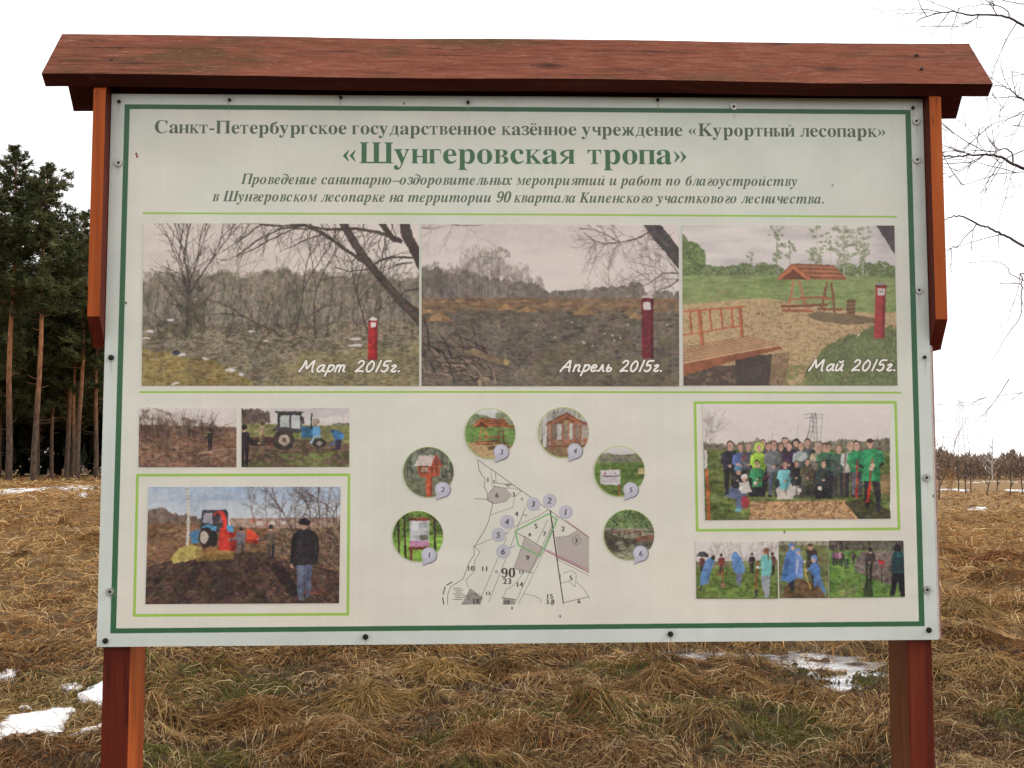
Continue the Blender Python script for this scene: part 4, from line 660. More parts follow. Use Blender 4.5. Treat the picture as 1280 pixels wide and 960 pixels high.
    p.ell(738, 533, 13, 16, (176, 132, 112)); p.fill([(712, 520), (722, 508), (742, 506), (758, 514), (762, 524), (752, 532), (724, 530)], (34, 32, 36)); p.ell(690, 694, 9, 10, (180, 136, 116)); p.ln([(700, 650), (696, 690)], 12, 10, (38, 34, 36)); p.ell(727, 826, 14, 7, (120, 116, 120))
    p.noise(.05)
    digits(p, '23.03.2015', 782, 800, 12, (206, 66, 44), 0, shear=.1, a=.55)
def print_group(p):
    p.frame(850, 490, 3.097); r = p.r
    p.grad(45, (222, 212, 206), 215, (214, 202, 196))
    p.tex([(85, 195), (170, 200), (200, 205), (280, 190), (300, 172), (320, 195), (560, 190), (640, 184), (700, 190), (810, 180), (810, 235), (85, 235)], [(104, 96, 78), (126, 118, 98), (92, 86, 70)], 14, 14, .95, 4, rag=12)
    for x in (100, 115, 128): p.tree(x, 210, 48, 92, 3, 4, (130, 118, 106), .7, 24)
    for x0, x1 in ((508, 486), (522, 530), (508, 520), (520, 500)): p.ln([(x0, 82), (x1, 200)], 2.4, 2.6, (120, 112, 112), .8)
    for y in (84, 98, 112, 130, 150, 172): p.ln([(507-y*.08, y), (522+y*.05, y+8)], 1.6, 1.6, (120, 112, 112), .8)
    for y in (96, 84): p.ln([(478, y+4), (512, y), (552, y+4)], 2.2, 1.4, (130, 122, 122), .8)
    p.ln([(548, 90), (540, 200)], 2, 2, (150, 140, 138), .8); p.ln([(355, 158), (355, 200)], 2, 2, (150, 140, 138), .7); p.ln([(455, 128), (452, 195)], 2, 2, (170, 160, 156), .7); p.ln([(762, 152), (764, 190)], 2, 2, (150, 140, 134), .7)
    p.tex([(85, 222), (810, 228), (810, 500), (85, 500)], [(78, 92, 40), (100, 112, 54), (114, 124, 66), (90, 96, 50)], 40, 10, 1, 5)
    p.tex([(270, 425), (640, 418), (690, 492), (265, 494)], [(170, 124, 78), (200, 156, 108), (146, 104, 66)], 8, 6, 1, 4); p.dots(470, 458, 200, 34, 700, 1.4, 3.4, [(222, 184, 136), (120, 84, 54), (190, 146, 100)], .75, True)
    p.fill([(632, 425), (720, 410), (812, 460), (812, 492), (690, 492)], (58, 56, 40), .85); p.tex([(775, 320), (812, 315), (812, 400), (775, 390)], [(170, 130, 92), (140, 104, 74)], 10, 8, .7)
    p.grass(90, 330, 280, 492, 240, 14, 1.8, [(130, 142, 76), (70, 82, 36)], 90, 50); p.rect(92, 224, 103, 296, (206, 196, 196)); p.fill([(97, 296), (107, 296), (116, 494), (104, 494)], (190, 92, 50))
    gr, dk, jean = (58, 146, 92), (48, 44, 52), (92, 104, 132)
    back = [(192, 400, 210, (48, 46, 54), dk, (60, 44, 36), None), (232, 390, 190, (78, 98, 156), dk, (110, 70, 50), None), (262, 380, 180, (90, 86, 100), dk, (170, 140, 100), None), (318, 360, 176, (90, 80, 80), dk, (60, 50, 44), None), (340, 380, 184, (70, 60, 66), dk, (70, 56, 48), None), (404, 380, 204, (70, 56, 60), dk, (60, 48, 40), None), (388, 380, 184, (110, 52, 74), dk, (90, 56, 44), None),
            (303, 400, 200, (164, 210, 60), dk, (90, 60, 46), (164, 210, 60)), (446, 375, 190, (60, 58, 60), dk, (60, 46, 40), (50, 46, 50)), (490, 375, 194, (84, 84, 88), dk, (60, 46, 40), None), (420, 385, 190, (70, 48, 76), dk, (70, 50, 42), None), (360, 405, 216, (112, 114, 116), (88, 96, 112), (96, 68, 54), None), (466, 385, 190, (150, 164, 162), (110, 110, 120), (112, 84, 64), None), (532, 385, 186, (166, 150, 124), dk, (170, 140, 104), (176, 160, 134)),
            (570, 395, 196, (72, 170, 120), dk, (110, 66, 50), None), (556, 390, 190, (70, 120, 90), dk, (120, 80, 60), None), (612, 400, 196, (76, 112, 88), (60, 60, 64), (120, 86, 66), None), (655, 405, 212, (176, 172, 166), (50, 46, 50), (170, 150, 120), None), (682, 405, 216, (48, 144, 88), (104, 96, 104), (52, 42, 38), None)]
    for x, y, h, t, l, hr, hd in back: p.person(x, y, h, t, l, hr, (196, 152, 132), hood=hd, arms='front', w=1.15)
    p.fill([(450, 262), (480, 232), (492, 250), (460, 275)], (206, 206, 200), .6); p.ln([(240, 265), (250, 240)], 5, 4, (150, 40, 40))
    p.fill([(420, 270), (600, 262), (640, 330), (640, 410), (430, 410)], (58, 54, 54), .55)
    fr = [(222, 410, 150, (52, 48, 56), jean, (84, 106, 150)), (296, 405, 152, gr, (40, 40, 46), (64, 50, 42)), (404, 415, 158, (110, 184, 190), (196, 184, 176), (130, 86, 62)), (448, 398, 142, (46, 44, 48), (190, 180, 174), (70, 56, 48)), (490, 400, 152, (96, 88, 66), (66, 60, 56), (80, 56, 46)), (553, 412, 160, (50, 60, 58), (40, 38, 44), (66, 52, 46))]
    for x, y, h, t, l, hr in fr: p.person(x, y, h, t, l, hr, (198, 152, 130), crouch=True, arms='front', w=1.25)
    p.fill([(170, 404), (215, 372), (255, 380), (240, 450), (215, 456), (212, 412)], jean); p.ell(222, 300, 14, 16, (80, 130, 160)); p.ell(225, 312, 9, 10, (196, 150, 130)); p.ell(222, 456, 14, 6, (96, 160, 170))
    p.ell(246, 328, 13, 12, (220, 210, 200)); p.ell(246, 338, 8, 9, (206, 160, 140)); p.fill([(226, 350), (262, 345), (276, 385), (235, 395)], (196, 188, 180)); p.ell(250, 425, 16, 24, (160, 44, 60), .9); p.ell(232, 374, 8, 7, (226, 220, 214)); p.ell(290, 354, 8, 7, (226, 220, 214))
    for x, y in ((404, 408), (398, 396), (460, 380), (538, 372)): p.ell(x, y, 9, 8, (210, 196, 184))
    p.ln([(345, 318), (285, 362)], 5, 4, (130, 70, 40)); p.ln([(684, 262), (680, 400)], 5, 5, (190, 50, 40)); p.ln([(640, 230), (628, 380)], 4, 4, (120, 90, 60)); p.fill([(675, 370), (688, 370), (684, 412), (676, 410)], (150, 40, 36))
    # tall young man at the right with the red spade
    p.fill([(708, 340), (736, 340), (728, 430), (726, 452), (714, 452)], (40, 36, 42)); p.fill([(738, 340), (770, 340), (774, 400), (772, 468), (758, 468), (752, 400)], (46, 42, 48))
    p.fill([(694, 236), (716, 222), (752, 220), (780, 232), (788, 268), (770, 296), (772, 345), (700, 345), (702, 300), (692, 275)], (52, 156, 96)); p.fill([(745, 240), (780, 236), (788, 268), (770, 296), (772, 345), (750, 345)], (38, 124, 76), .8); p.ln([(700, 262), (702, 290), (728, 298)], 16, 12, (44, 140, 86)); p.ln([(782, 262), (770, 286), (744, 296)], 15, 12, (36, 116, 72)); p.ln([(772, 284), (780, 276)], 12, 12, (40, 40, 40)); p.ln([(696, 284), (704, 292)], 12, 10, (40, 40, 40))
    p.ell(733, 203, 12, 17, (200, 154, 132)); p.ell(733, 189, 13, 9, (66, 50, 44)); p.ell(728, 202, 1.6, 1.4, (50, 40, 40)); p.ell(739, 202, 1.6, 1.4, (50, 40, 40)); p.ln([(742, 258), (728, 380)], 7, 7, (150, 70, 44)); p.fill([(724, 372), (734, 340), (736, 372), (728, 428), (716, 426)], (200, 44, 36)); p.ell(736, 297, 10, 8, (206, 164, 142)); p.ell(744, 284, 9, 8, (200, 158, 136))
    p.noise(.045)
def print_planting(p):
    p.frame(850, 490, 3.097); r = p.r
    p.grad(575, (216, 206, 202), 660, (206, 198, 194))
    for x in (130, 150, 185, 240, 265, 290, 330, 355): p.tree(x, 672, 34, 90+14*(r.rand()-.5), 3, 4, (132, 118, 106), .6, 24)
    p.tex([(58, 655), (378, 650), (378, 700), (58, 700)], [(96, 100, 62), (120, 122, 80)], 30, 8, .95)
    p.tex([(58, 680), (378, 675), (378, 802), (58, 802)], [(78, 100, 42), (98, 120, 52), (116, 134, 64), (86, 106, 50)], 26, 8, 1, 5); p.grass(62, 690, 374, 796, 320, 14, 1.7, [(130, 160, 64), (66, 92, 30), (150, 170, 92)], 90, 50)
    p.person(84, 700, 70, (96, 52, 54), (50, 46, 48), face=False); p.fill([(60, 636), (72, 620), (92, 617), (110, 630), (108, 638)], (70, 66, 74))
    p.person(158, 705, 80, (134, 62, 60), (52, 46, 48), face=False); p.person(276, 700, 78, (52, 46, 50), (44, 40, 44), face=False, arms='front'); p.person(355, 706, 86, (106, 66, 66), (40, 36, 40), face=False)
    B = (92, 132, 184)
    p.fill([(100, 648), (124, 634), (132, 650), (122, 680), (106, 740), (78, 750), (74, 720), (84, 680)], B); p.fill([(110, 660), (124, 650), (112, 720), (100, 740)], (66, 100, 150), .7); p.ell(126, 640, 8, 9, (70, 50, 46)); p.ln([(82, 748), (78, 764)], 6, 5, (50, 50, 60))
    p.fill([(196, 632), (216, 620), (236, 640), (250, 690), (240, 704), (208, 700), (200, 670)], B); p.fill([(214, 700), (240, 702), (232, 748), (220, 748)], (104, 112, 140)); p.ell(210, 628, 10, 12, (96, 136, 190)); p.ln([(226, 650), (206, 690)], 8, 6, (70, 106, 158))
    p.ln([(160, 670), (162, 742)], 3, 3, (170, 60, 50)); p.ell(164, 748, 9, 8, (170, 120, 96)); p.ln([(148, 690), (140, 705), (176, 700)], 3, 3, (170, 70, 50)); p.ln([(298, 660), (290, 770)], 4, 4, (170, 64, 44)); p.fill([(284, 764), (298, 764), (296, 790), (288, 790)], (56, 54, 56))
    p.fill([(308, 640), (322, 628), (346, 630), (354, 660), (350, 712), (312, 712), (314, 680)], (110, 184, 180)); p.ln([(318, 652), (318, 680), (300, 680)], 10, 7, (126, 196, 190)); p.fill([(312, 710), (348, 710), (342, 796), (328, 796), (314, 750)], (150, 152, 160)); p.ell(326, 618, 9, 12, (196, 150, 128)); p.ell(331, 612, 11, 10, (130, 84, 60)); p.ln([(336, 616), (342, 650)], 6, 4, (130, 84, 60)); p.ell(298, 678, 6, 6, (220, 214, 208))
    p.noise(.045)
def print_raincoats(p):
    p.frame(850, 490, 3.097); r = p.r
    p.tex([(376, 570), (576, 570), (576, 800), (376, 800)], [(92, 104, 56), (116, 124, 76), (104, 98, 66)], 30, 12, 1, 5); p.rect(376, 570, 576, 592, (168, 160, 146), .8)
    for x in (400, 440, 470, 520, 550): p.tree(x, 610, 20, 90, 3, 3, (96, 84, 70), .7)
    p.tex([(440, 720), (540, 740), (560, 800), (400, 800), (400, 760)], [(90, 60, 44), (120, 84, 62)], 12, 8, .9); p.grass(380, 640, 574, 798, 220, 14, 1.8, [(130, 138, 84), (72, 84, 44)], 90, 50)
    B = (78, 122, 188); Bd = (56, 92, 152)
    p.fill([(488, 612), (510, 604), (528, 616), (532, 680), (490, 690)], (66, 60, 52)); p.ell(502, 600, 10, 12, (190, 140, 118)); p.ell(502, 590, 11, 6, (60, 50, 44)); p.fill([(500, 680), (530, 680), (524, 750), (512, 750)], (52, 48, 50))
    p.fill([(410, 622), (430, 606), (446, 618), (456, 660), (450, 720), (420, 738), (388, 726), (398, 670)], B); p.ell(430, 598, 13, 15, B); p.ell(433, 602, 7, 9, (196, 150, 130)); p.fill([(420, 735), (440, 728), (438, 766), (426, 766)], (46, 46, 56)); p.fill([(408, 640), (424, 640), (410, 724), (392, 722)], Bd, .6)
    p.fill([(442, 632), (462, 626), (474, 650), (472, 724), (446, 716)], (110, 140, 200)); p.ell(454, 618, 12, 14, (104, 140, 204)); p.ell(456, 622, 7, 8, (200, 160, 140)); p.ln([(452, 650), (448, 700)], 8, 6, (170, 180, 206))
    p.fill([(500, 668), (520, 656), (536, 670), (540, 706), (520, 716), (504, 704)], B); p.ell(516, 645, 13, 15, (92, 140, 206)); p.ell(513, 650, 8, 9, (202, 162, 142)); p.fill([(512, 712), (538, 706), (562, 770), (554, 780), (530, 744), (516, 758)], (86, 120, 176)); p.ln([(512, 676), (486, 690)], 9, 7, B)
    p.ln([(478, 650), (482, 700), (504, 760)], 4, 4, (214, 184, 70)); p.ell(480, 655, 5, 5, (220, 210, 200)); p.ell(486, 692, 6, 6, (206, 160, 130))
    p.noise(.045)
def print_digging(p):
    p.frame(850, 490, 3.097); r = p.r
    p.tex([(570, 570), (870, 570), (870, 625), (570, 625)], [(84, 78, 66), (110, 102, 86), (66, 62, 54)], 6, 30, 1, 4)
    for k in range(36): x = 575+290*r.rand(); p.ln([(x, 575), (x+3, 620)], 2, 3, [(60, 54, 48), (120, 110, 98)][r.randint(2)], .6)
    p.tex([(570, 612), (870, 612), (870, 802), (570, 802)], [(72, 108, 40), (96, 134, 54), (118, 150, 70), (84, 116, 50)], 28, 8, 1, 5)
    p.tex([(700, 615), (870, 612), (870, 745), (790, 740), (670, 690), (680, 650)], [(110, 92, 92), (134, 114, 110), (88, 72, 70)], 20, 8, .95, 4); p.tex([(600, 745), (700, 720), (740, 760), (620, 798)], [(140, 126, 90), (100, 120, 60)], 20, 8, .7, 4, 20)
    p.grass(575, 660, 866, 798, 320, 14, 1.8, [(134, 168, 84), (64, 92, 34)], 90, 50); p.ln([(660, 655), (740, 700)], 5, 3, (170, 160, 156), .7)
    for x, h, c in ((592, 60, (90, 70, 90)), (604, 54, (150, 80, 110)), (618, 62, (180, 130, 150)), (642, 84, (110, 160, 80)), (668, 50, (90, 70, 74)), (628, 50, (70, 60, 70))): p.person(x, 640+h*.5, h, c, (60, 56, 66), face=False, arms='front')
    p.fill([(716, 722), (740, 722), (746, 790), (706, 790)], (38, 50, 30), .75); p.person(728, 726, 124, (70, 62, 58), (62, 56, 54), (54, 44, 40), face=False, arms='front', w=1.15, lean=.08)
    p.ln([(776, 655), (778, 740)], 3, 3, (60, 44, 44)); p.fill([(764, 652), (788, 650), (786, 668), (768, 668)], (184, 44, 50)); p.ln([(764, 680), (792, 676)], 3, 3, (150, 50, 54))
    p.fill([(816, 640), (824, 618), (862, 616), (868, 650), (868, 704), (822, 704), (812, 690)], (36, 64, 66)); p.fill([(818, 700), (868, 702), (868, 790), (852, 790), (840, 730), (828, 788), (810, 786)], (32, 30, 34)); p.ell(838, 604, 15, 16, (50, 44, 44)); p.rect(836, 616, 866, 640, (50, 110, 110), .8)
    p.noise(.045)
def circ(p, seed):
    p.frame(480, 500, 3.4286)
def disc_board(p):
    p.frame(480, 500, 3.4286); r = p.r
    p.tex([(30, 470), (260, 470), (260, 700), (30, 700)], [(70, 100, 34), (96, 130, 50), (130, 160, 70), (54, 76, 30)], 30, 22, 1, 5); p.tex([(30, 590), (260, 575), (260, 700), (30, 700)], [(130, 176, 60), (150, 196, 76), (110, 150, 54)], 40, 12, .9)
    for x in (60, 86, 215, 235): p.ln([(x, 480), (x+6, 680)], 7, 9, (62, 52, 38)); p.tree(x, 560, 40, 90, 5, 3, (60, 54, 36), .8)
    p.rect(108, 504, 197, 516, (130, 60, 44)); p.rect(110, 516, 194, 626, (198, 194, 200)); p.tex([(112, 520), (192, 520), (192, 600), (112, 600)], [(206, 204, 208), (176, 180, 184), (140, 146, 140)], 18, 10, .8); p.rect(111, 603, 194, 626, (190, 120, 160)); p.rect(152, 578, 190, 600, (110, 106, 90)); p.rect(106, 628, 196, 640, (124, 56, 42))
    p.rect(112, 640, 122, 690, (130, 62, 44)); p.rect(118, 520, 148, 560, (220, 218, 220), .8)
    for k in range(5): p.ln([(122, 609+3*k), (184, 609+3*k)], 1, 1, (220, 180, 206), .7)
def disc_feeder(p):
    p.frame(480, 500, 3.4286)
    p.tex([(75, 195), (305, 195), (305, 420), (75, 420)], [(84, 92, 70), (110, 116, 94), (132, 136, 118), (70, 74, 58)], 14, 40, 1, 5)
    for x in (100, 116, 250, 270, 286): p.ln([(x, 215), (x, 380)], 5, 6, (70, 66, 54), .7)
    p.tex([(75, 340), (305, 330), (305, 420), (75, 420)], [(100, 104, 76), (126, 126, 100)], 26, 10, .8)
    W = (196, 84, 52)
    p.rect(180, 322, 206, 415, W); p.rect(198, 322, 206, 415, (140, 56, 36)); p.fill([(148, 312), (236, 308), (232, 328), (156, 330)], (176, 76, 48)); p.rect(146, 282, 238, 314, (120, 62, 42), .9)
    for x in (148, 168, 196, 216, 234): p.ln([(x, 276), (x, 318)], 6, 6, W)
    p.rect(158, 288, 190, 308, (180, 170, 150), .6); p.fill([(126, 282), (152, 238), (222, 236), (206, 282)], (216, 204, 196)); 
    for k in range(5): p.ln([(132+5*k, 274-8*k), (210+2*k, 274-8*k)], 2.4, 2.4, (150, 110, 96), .8)
    p.ln([(206, 284), (224, 236), (246, 282)], 7, 7, (170, 66, 46)); p.fill([(212, 282), (225, 250), (240, 282)], (140, 64, 44))
def disc_swing(p):
    p.frame(480, 500, 3.4286)
    p.grad(35, (206, 204, 200), 110, (200, 200, 190)); p.dots(400, 90, 60, 26, 200, 4, 8, [(110, 124, 84), (130, 140, 104)], .8); p.dots(520, 80, 40, 40, 200, 4, 8, [(120, 132, 96), (150, 158, 130)], .7)
    p.tex([(340, 105), (570, 105), (570, 255), (340, 255)], [(98, 130, 60), (120, 146, 78)], 60, 8, 1); p.tex([(340, 190), (420, 175), (570, 200), (570, 255), (340, 255)], [(170, 136, 92), (196, 162, 116)], 14, 6, .95)
    p.fill([(440, 200), (540, 196), (530, 212), (450, 214)], (96, 76, 54), .8); swing(p, 455, 192, 68)
def disc_gazebo(p):
    p.frame(480, 500, 3.4286)
    p.tex([(655, 30), (880, 30), (880, 250), (655, 250)], [(150, 146, 134), (186, 182, 172), (120, 116, 100)], 8, 40, 1, 5); p.tex([(655, 200), (880, 195), (880, 250), (655, 250)], [(150, 116, 84), (120, 96, 70)], 20, 8, 1)
    for x in (684, 692, 860): p.ln([(x, 45), (x, 200)], 5, 6, (214, 210, 204))
    W, D = (166, 96, 66), (112, 62, 44)
    p.rect(712, 96, 842, 196, (128, 104, 84), .75); p.rect(740, 104, 764, 170, (196, 196, 190), .8); p.rect(790, 100, 806, 170, (206, 204, 196), .8)
    p.fill([(694, 100), (780, 58), (862, 98), (862, 110), (780, 74), (694, 112)], W); p.ln([(694, 102), (782, 56), (862, 102)], 5, 5, D); p.fill([(720, 100), (780, 72), (836, 100)], (140, 86, 60)); p.ell(780, 92, 12, 8, (180, 150, 100))
    for x in (704, 716, 764, 790, 816, 842, 856): p.ln([(x, 100), (x, 200)], 6, 6, W)
    p.rect(700, 170, 856, 176, W); p.rect(700, 194, 856, 200, D)
    for x in (720, 766, 812): p.ln([(x, 176), (x+28, 196)], 4, 4, W); p.ln([(x+28, 176), (x, 196)], 4, 4, W)
def disc_sign(p):
    p.frame(480, 500, 3.4286)
    p.grad(195, (206, 200, 198), 270, (196, 190, 186)); p.tex([(895, 232), (960, 226), (1010, 236), (1120, 224), (1120, 275), (895, 275)], [(112, 112, 88), (136, 134, 112)], 12, 14, 1, 4)
    p.tex([(895, 268), (1120, 268), (1120, 420), (895, 420)], [(86, 112, 46), (106, 132, 58), (96, 120, 54)], 60, 8, 1); p.rect(1088, 292, 1112, 318, (196, 170, 120))
    p.fill([(926, 300), (1010, 297), (1011, 366), (926, 360)], (206, 198, 200)); p.ell(946, 315, 4, 4, (190, 50, 50)); p.ell(990, 315, 3, 3, (190, 70, 60))
    p.ln([(934, 326), (1004, 326)], 6, 6, (96, 86, 92), .8)
    for k in range(3): p.ln([(932, 336+7*k), (1004, 337+7*k)], 1.6, 1.6, (140, 130, 136), .8)
    p.ln([(1006, 366), (1005, 405)], 9, 9, (160, 96, 50))
def disc_table(p):
    p.frame(480, 500, 3.4286)
    p.tex([(935, 465), (1165, 465), (1165, 560), (935, 560)], [(74, 96, 50), (104, 128, 74), (134, 154, 104), (56, 76, 40)], 12, 14, 1, 5)
    p.tex([(935, 545), (1165, 550), (1165, 690), (935, 690)], [(116, 116, 92), (148, 146, 122), (92, 90, 72)], 40, 10, 1, 5); p.tex([(940, 560), (1020, 590), (1140, 600), (1160, 640), (1000, 650), (935, 630)], [(64, 60, 48), (86, 82, 66)], 30, 12, .9, 4, 40)
    for x, y, w in ((990, 565, 22), (1040, 562, 16), (1085, 565, 18), (1140, 580, 14)): p.rect(x-w, y-5, x+w, y+4, (120, 84, 66)); p.ln([(x-w*.6, y), (x-w*.8, y+16)], 4, 4, (96, 62, 48)); p.ln([(x+w*.6, y), (x+w*.8, y+16)], 4, 4, (96, 62, 48))
    p.fill([(1060, 590), (1120, 580), (1160, 585), (1156, 600), (1090, 608)], (110, 72, 58))
def frame_ring(p, pts, w, col):
    n = len(pts); P = p.T(pts)
    for i in range(n): p.ln([P[i], P[(i+1) % n]], w*p.k*p.z/2.5*2.5, None, col, 1, raw=True)
LG, DG = (150, 186, 84), (52, 96, 66)
def base_print(p):
    """the banner's own print: margin, borders, lettering, map, number bubbles"""
    p.frame(0, 0, 1); p.a[:] = p.c((196, 203, 196)); k = p.ppm/518.
    h, w = p.h, p.w
    n = fbm2(h, w, 300, 300, p.r, 3)[..., None]; p.a += (n-.5)*.025
    # inner ground
    q = [(156.5, 131), (1137.5, 138), (1155, 782.5), (138.5, 791.5)]
    P = p.T(q); p.fill(P, DG, 1, raw=True)
    ins = [P[0]+[6.5*k, 6*k], P[1]+[-7*k, 6*k], P[2]+[-7*k, -6*k], P[3]+[7*k, -6*k]]
    b = p.box(np.array(ins)); m = p.polym([np.array(ins)], b)
    x0, y0, x1, y1 = b; t = fbm2(y1-y0, x1-x0, 400, 400, p.r, 3)[..., None]
    yy = np.linspace(0, 1, y1-y0)[:, None, None]; t = np.clip(t*.5+yy*.6-.05, 0, 1); p.mix(b, m, (p.c((214, 208, 196))*t+p.c((203, 208, 197))*(1-t)))
    # fine press streaks in the border and ground
    for i in range(p.h//7): p.a[i*7, :] *= .994
    T1, T2 = (82, 97, 76), (66, 104, 74)
    text(p, 'Санкт-Петербургское государственное казённое учреждение «Курортный лесопарк»', CY, (193, 167), (1108, 172), 16.5, T1)
    text(p, '«Шунгеровская  тропа»', CY, (427, 204.5), (861, 206), 27, T2, space=180)
    text(p, 'Проведение санитарно–оздоровительных мероприятий и работ по благоустройству', CI, (302, 230.5), (997, 233), 13.3, T1)
    text(p, 'в Шунгеровском лесопарке на территории 90 квартала Кипенского участкового лесничества.', CI, (266, 252), (1031, 255), 13.3, T1)
    p.ln([(180, 267), (650, 268.5), (1119, 271.5)], 2.4, 2.4, LG); p.ln([(175.5, 490.3), (650, 490), (1125, 491)], 2.4, 2.4, LG)
    for q in ([(172.5, 594), (436.5, 593.5), (435, 767.5), (168.5, 769)], [(868.3, 503.5), (1118.5, 503), (1123, 661), (871, 662.8)]):
        for i in range(4): p.ln([q[i], q[(i+1) % 4]], 3.4, 3.4, LG)
    # ---- map
    p.frame(480, 500, 3.4286); K = (74, 70, 66); gray = (176, 166, 160)
    p.fill([(450, 395), (475, 368), (520, 378), (548, 405), (520, 435), (470, 445), (447, 432)], gray); p.fill([(602, 592), (684, 640), (628, 738), (556, 722)], gray)
    p.fill([(735, 590), (790, 582), (828, 560), (878, 592), (878, 732), (745, 680)], gray); p.fill([(368, 805), (424, 846), (412, 876), (330, 876), (350, 846)], (150, 144, 138)); p.fill([(512, 846), (560, 852), (562, 876), (508, 876)], (150, 144, 138))
    for k in range(60): x = 335+85*p.r.rand(); y = 826+50*p.r.rand(); p.ell(x, y, 2.2, 1.6, (84, 78, 72), .9)
    def dotted(pts, w=3, step=8, col=K):
        P = [np.array(q, float) for q in pts]; car = 0
        for a, b in zip(P[:-1], P[1:]):
            L = math.hypot(*(b-a)); t = car
            while t < L: c = a+(b-a)*t/L; p.ell(c[0], c[1], w*.62, w*.62, col); t += step
            car = t-L
    S = lambda pts, w=2.2, col=K: p.ln(pts, w, w, col)
    S([(401, 256), (500, 325), (588, 388), (700, 466), (780, 522), (878, 590)], 2); S([(401, 256), (407, 298), (420, 322), (434, 340), (428, 372), (442, 394), (444, 430), (466, 440), (460, 470), (448, 520), (430, 560), (412, 590), (386, 630), (386, 665), (362, 700), (352, 730), (340, 765), (286, 800), (274, 830), (272, 874)], 2)
    S([(388, 423), (444, 425)], 1.8); S([(478, 310), (480, 355), (550, 365)], 1.8)
    for y in (360, 366, 372): S([(515+(y-360), y), (545-(y-360)*.6, y)], 2)
    dotted([(458, 302), (462, 360)]); dotted([(462, 368), (520, 378), (560, 378), (590, 390), (560, 415), (552, 460), (458, 492)]); dotted([(475, 368), (447, 405), (447, 432), (470, 445), (520, 435), (548, 408)])
    dotted([(704, 470), (660, 498), (600, 524), (545, 550), (520, 570)]); dotted([(390, 626), (440, 604), (500, 580)]); dotted([(386, 626), (412, 650), (388, 690), (390, 730), (352, 770), (360, 800)]); dotted([(525, 590), (415, 848)]); dotted([(560, 582), (446, 872)])
    dotted([(602, 592), (556, 722), (634, 738)]); dotted([(602, 585), (690, 640)]); dotted([(700, 516), (655, 610)]); dotted([(722, 540), (684, 640)]); dotted([(746, 505), (690, 640), (600, 828), (576, 872)]); dotted([(738, 498), (560, 872)])
    dotted([(735, 588), (790, 582), (826, 560)]); dotted([(600, 830), (640, 838), (668, 852), (674, 874)]); dotted([(634, 742), (600, 736), (560, 790), (524, 812), (508, 850)]); dotted([(745, 684), (800, 712), (878, 752)]); dotted([(770, 742), (800, 730), (824, 745), (818, 800), (790, 776), (756, 784)]); dotted([(826, 780), (856, 810), (880, 850)]); dotted([(508, 846), (566, 854)])
    dotted([(826, 580), (840, 592), (842, 612), (824, 622), (808, 612), (808, 590), (826, 580)], 2.6, 6)
    S([(606, 462), (566, 560)], 1.8); S([(560, 565), (612, 592), (690, 640)], 2.4); S([(596, 488), (606, 498), (612, 490)], 2); p.ell(591, 425, 5, 6, K, 1, 0, 2); p.ell(482, 735, 5, 6, K, 1, 0, 2)
    S([(712, 474), (742, 690)], 5, (56, 52, 50)); S([(742, 690), (768, 870)], 4, (56, 52, 50)); S([(768, 868), (878, 842)], 2); S([(756, 748), (754, 785)], 2)
    for a, b in (((292, 780), (270, 792)), ((262, 800), (254, 830)), ((252, 846), (256, 874))): S([a, b], 4, (60, 56, 52))
    for k in range(7): S([(296+6*(k % 3), 806+8*k), (330+8*(k % 2), 806+8*k)], 2.2)
    S([(690, 644), (878, 738)], 4, (134, 84, 104)); S([(700, 642), (878, 728)], 2.4, (170, 92, 124)); S([(780, 516), (878, 588)], 2.4, (160, 80, 90))
    S([(562, 562), (704, 488), (742, 512), (720, 560), (668, 668), (576, 622), (562, 562)], 5.5, (112, 168, 108))
    for t, x, y, c in (('1', 446, 342, 20), ('2', 471, 350, 14), ('6', 485, 408, 20), ('3', 556, 405, 18), ('4', 569, 488, 20), ('5', 652, 540, 20), ('2', 768, 552, 20), ('7', 688, 573, 18), ('8', 625, 577, 14), ('3', 824, 602, 20), ('9', 616, 676, 20), ('10', 372, 721, 20), ('11', 432, 723, 20), ('23', 529, 776, 24), ('13', 588, 736, 14), ('14', 581, 790, 20), ('5', 802, 762, 20), ('15', 710, 841, 20), ('3.8', 712, 864, 19), ('18', 394, 861, 20), ('12', 446, 828, 14), ('20', 526, 866, 17), ('6', 836, 862, 17)): digits(p, t, x, y, c, (66, 62, 60), .8)
    digits(p, '90', 532, 741, 38, (60, 56, 54), .3, serif=True)
    for t, x, y, tx, ty in (('3', 640, 446, 672, 476), ('2', 710, 431, 714, 470), ('1', 779, 480, 750, 512), ('4', 528, 522, 568, 545), ('5', 491, 578, 545, 570), ('6', 511, 649, 572, 618)):
        dx, dy = tx-x, ty-y; L = math.hypot(dx, dy); nx, ny = -dy/L*11, dx/L*11
        p.fill([(x+nx, y+ny), (tx, ty), (x-nx, y-ny)], (176, 174, 184)); p.ell(x, y, 30, 30, (176, 174, 184)); p.ell(x-3, y-4, 24, 24, (190, 188, 196), .6, 6); digits(p, t, x-2, y, 25, (74, 72, 86), .8, shear=.18)
    p.frame(0, 0, 1)
    for x, y, c in ((171, 193, (120, 60, 40)), (172, 196, (120, 60, 40)), (158, 379, (90, 80, 70)), (640, 760, (120, 110, 100)), (700, 770, (130, 120, 110)), (1166, 620, (90, 84, 78)), (980, 665, (120, 112, 104)), (1040, 232, (150, 140, 128)), (505, 130, (120, 110, 100)), (690, 755, (140, 130, 120))): p.ell(x, y, 1.3, 1.9, c, .9)
    for i in range(260): p.ell(125+1040*p.r.rand(), 125+675*p.r.rand(), .5, .5, (120, 112, 100), .35)
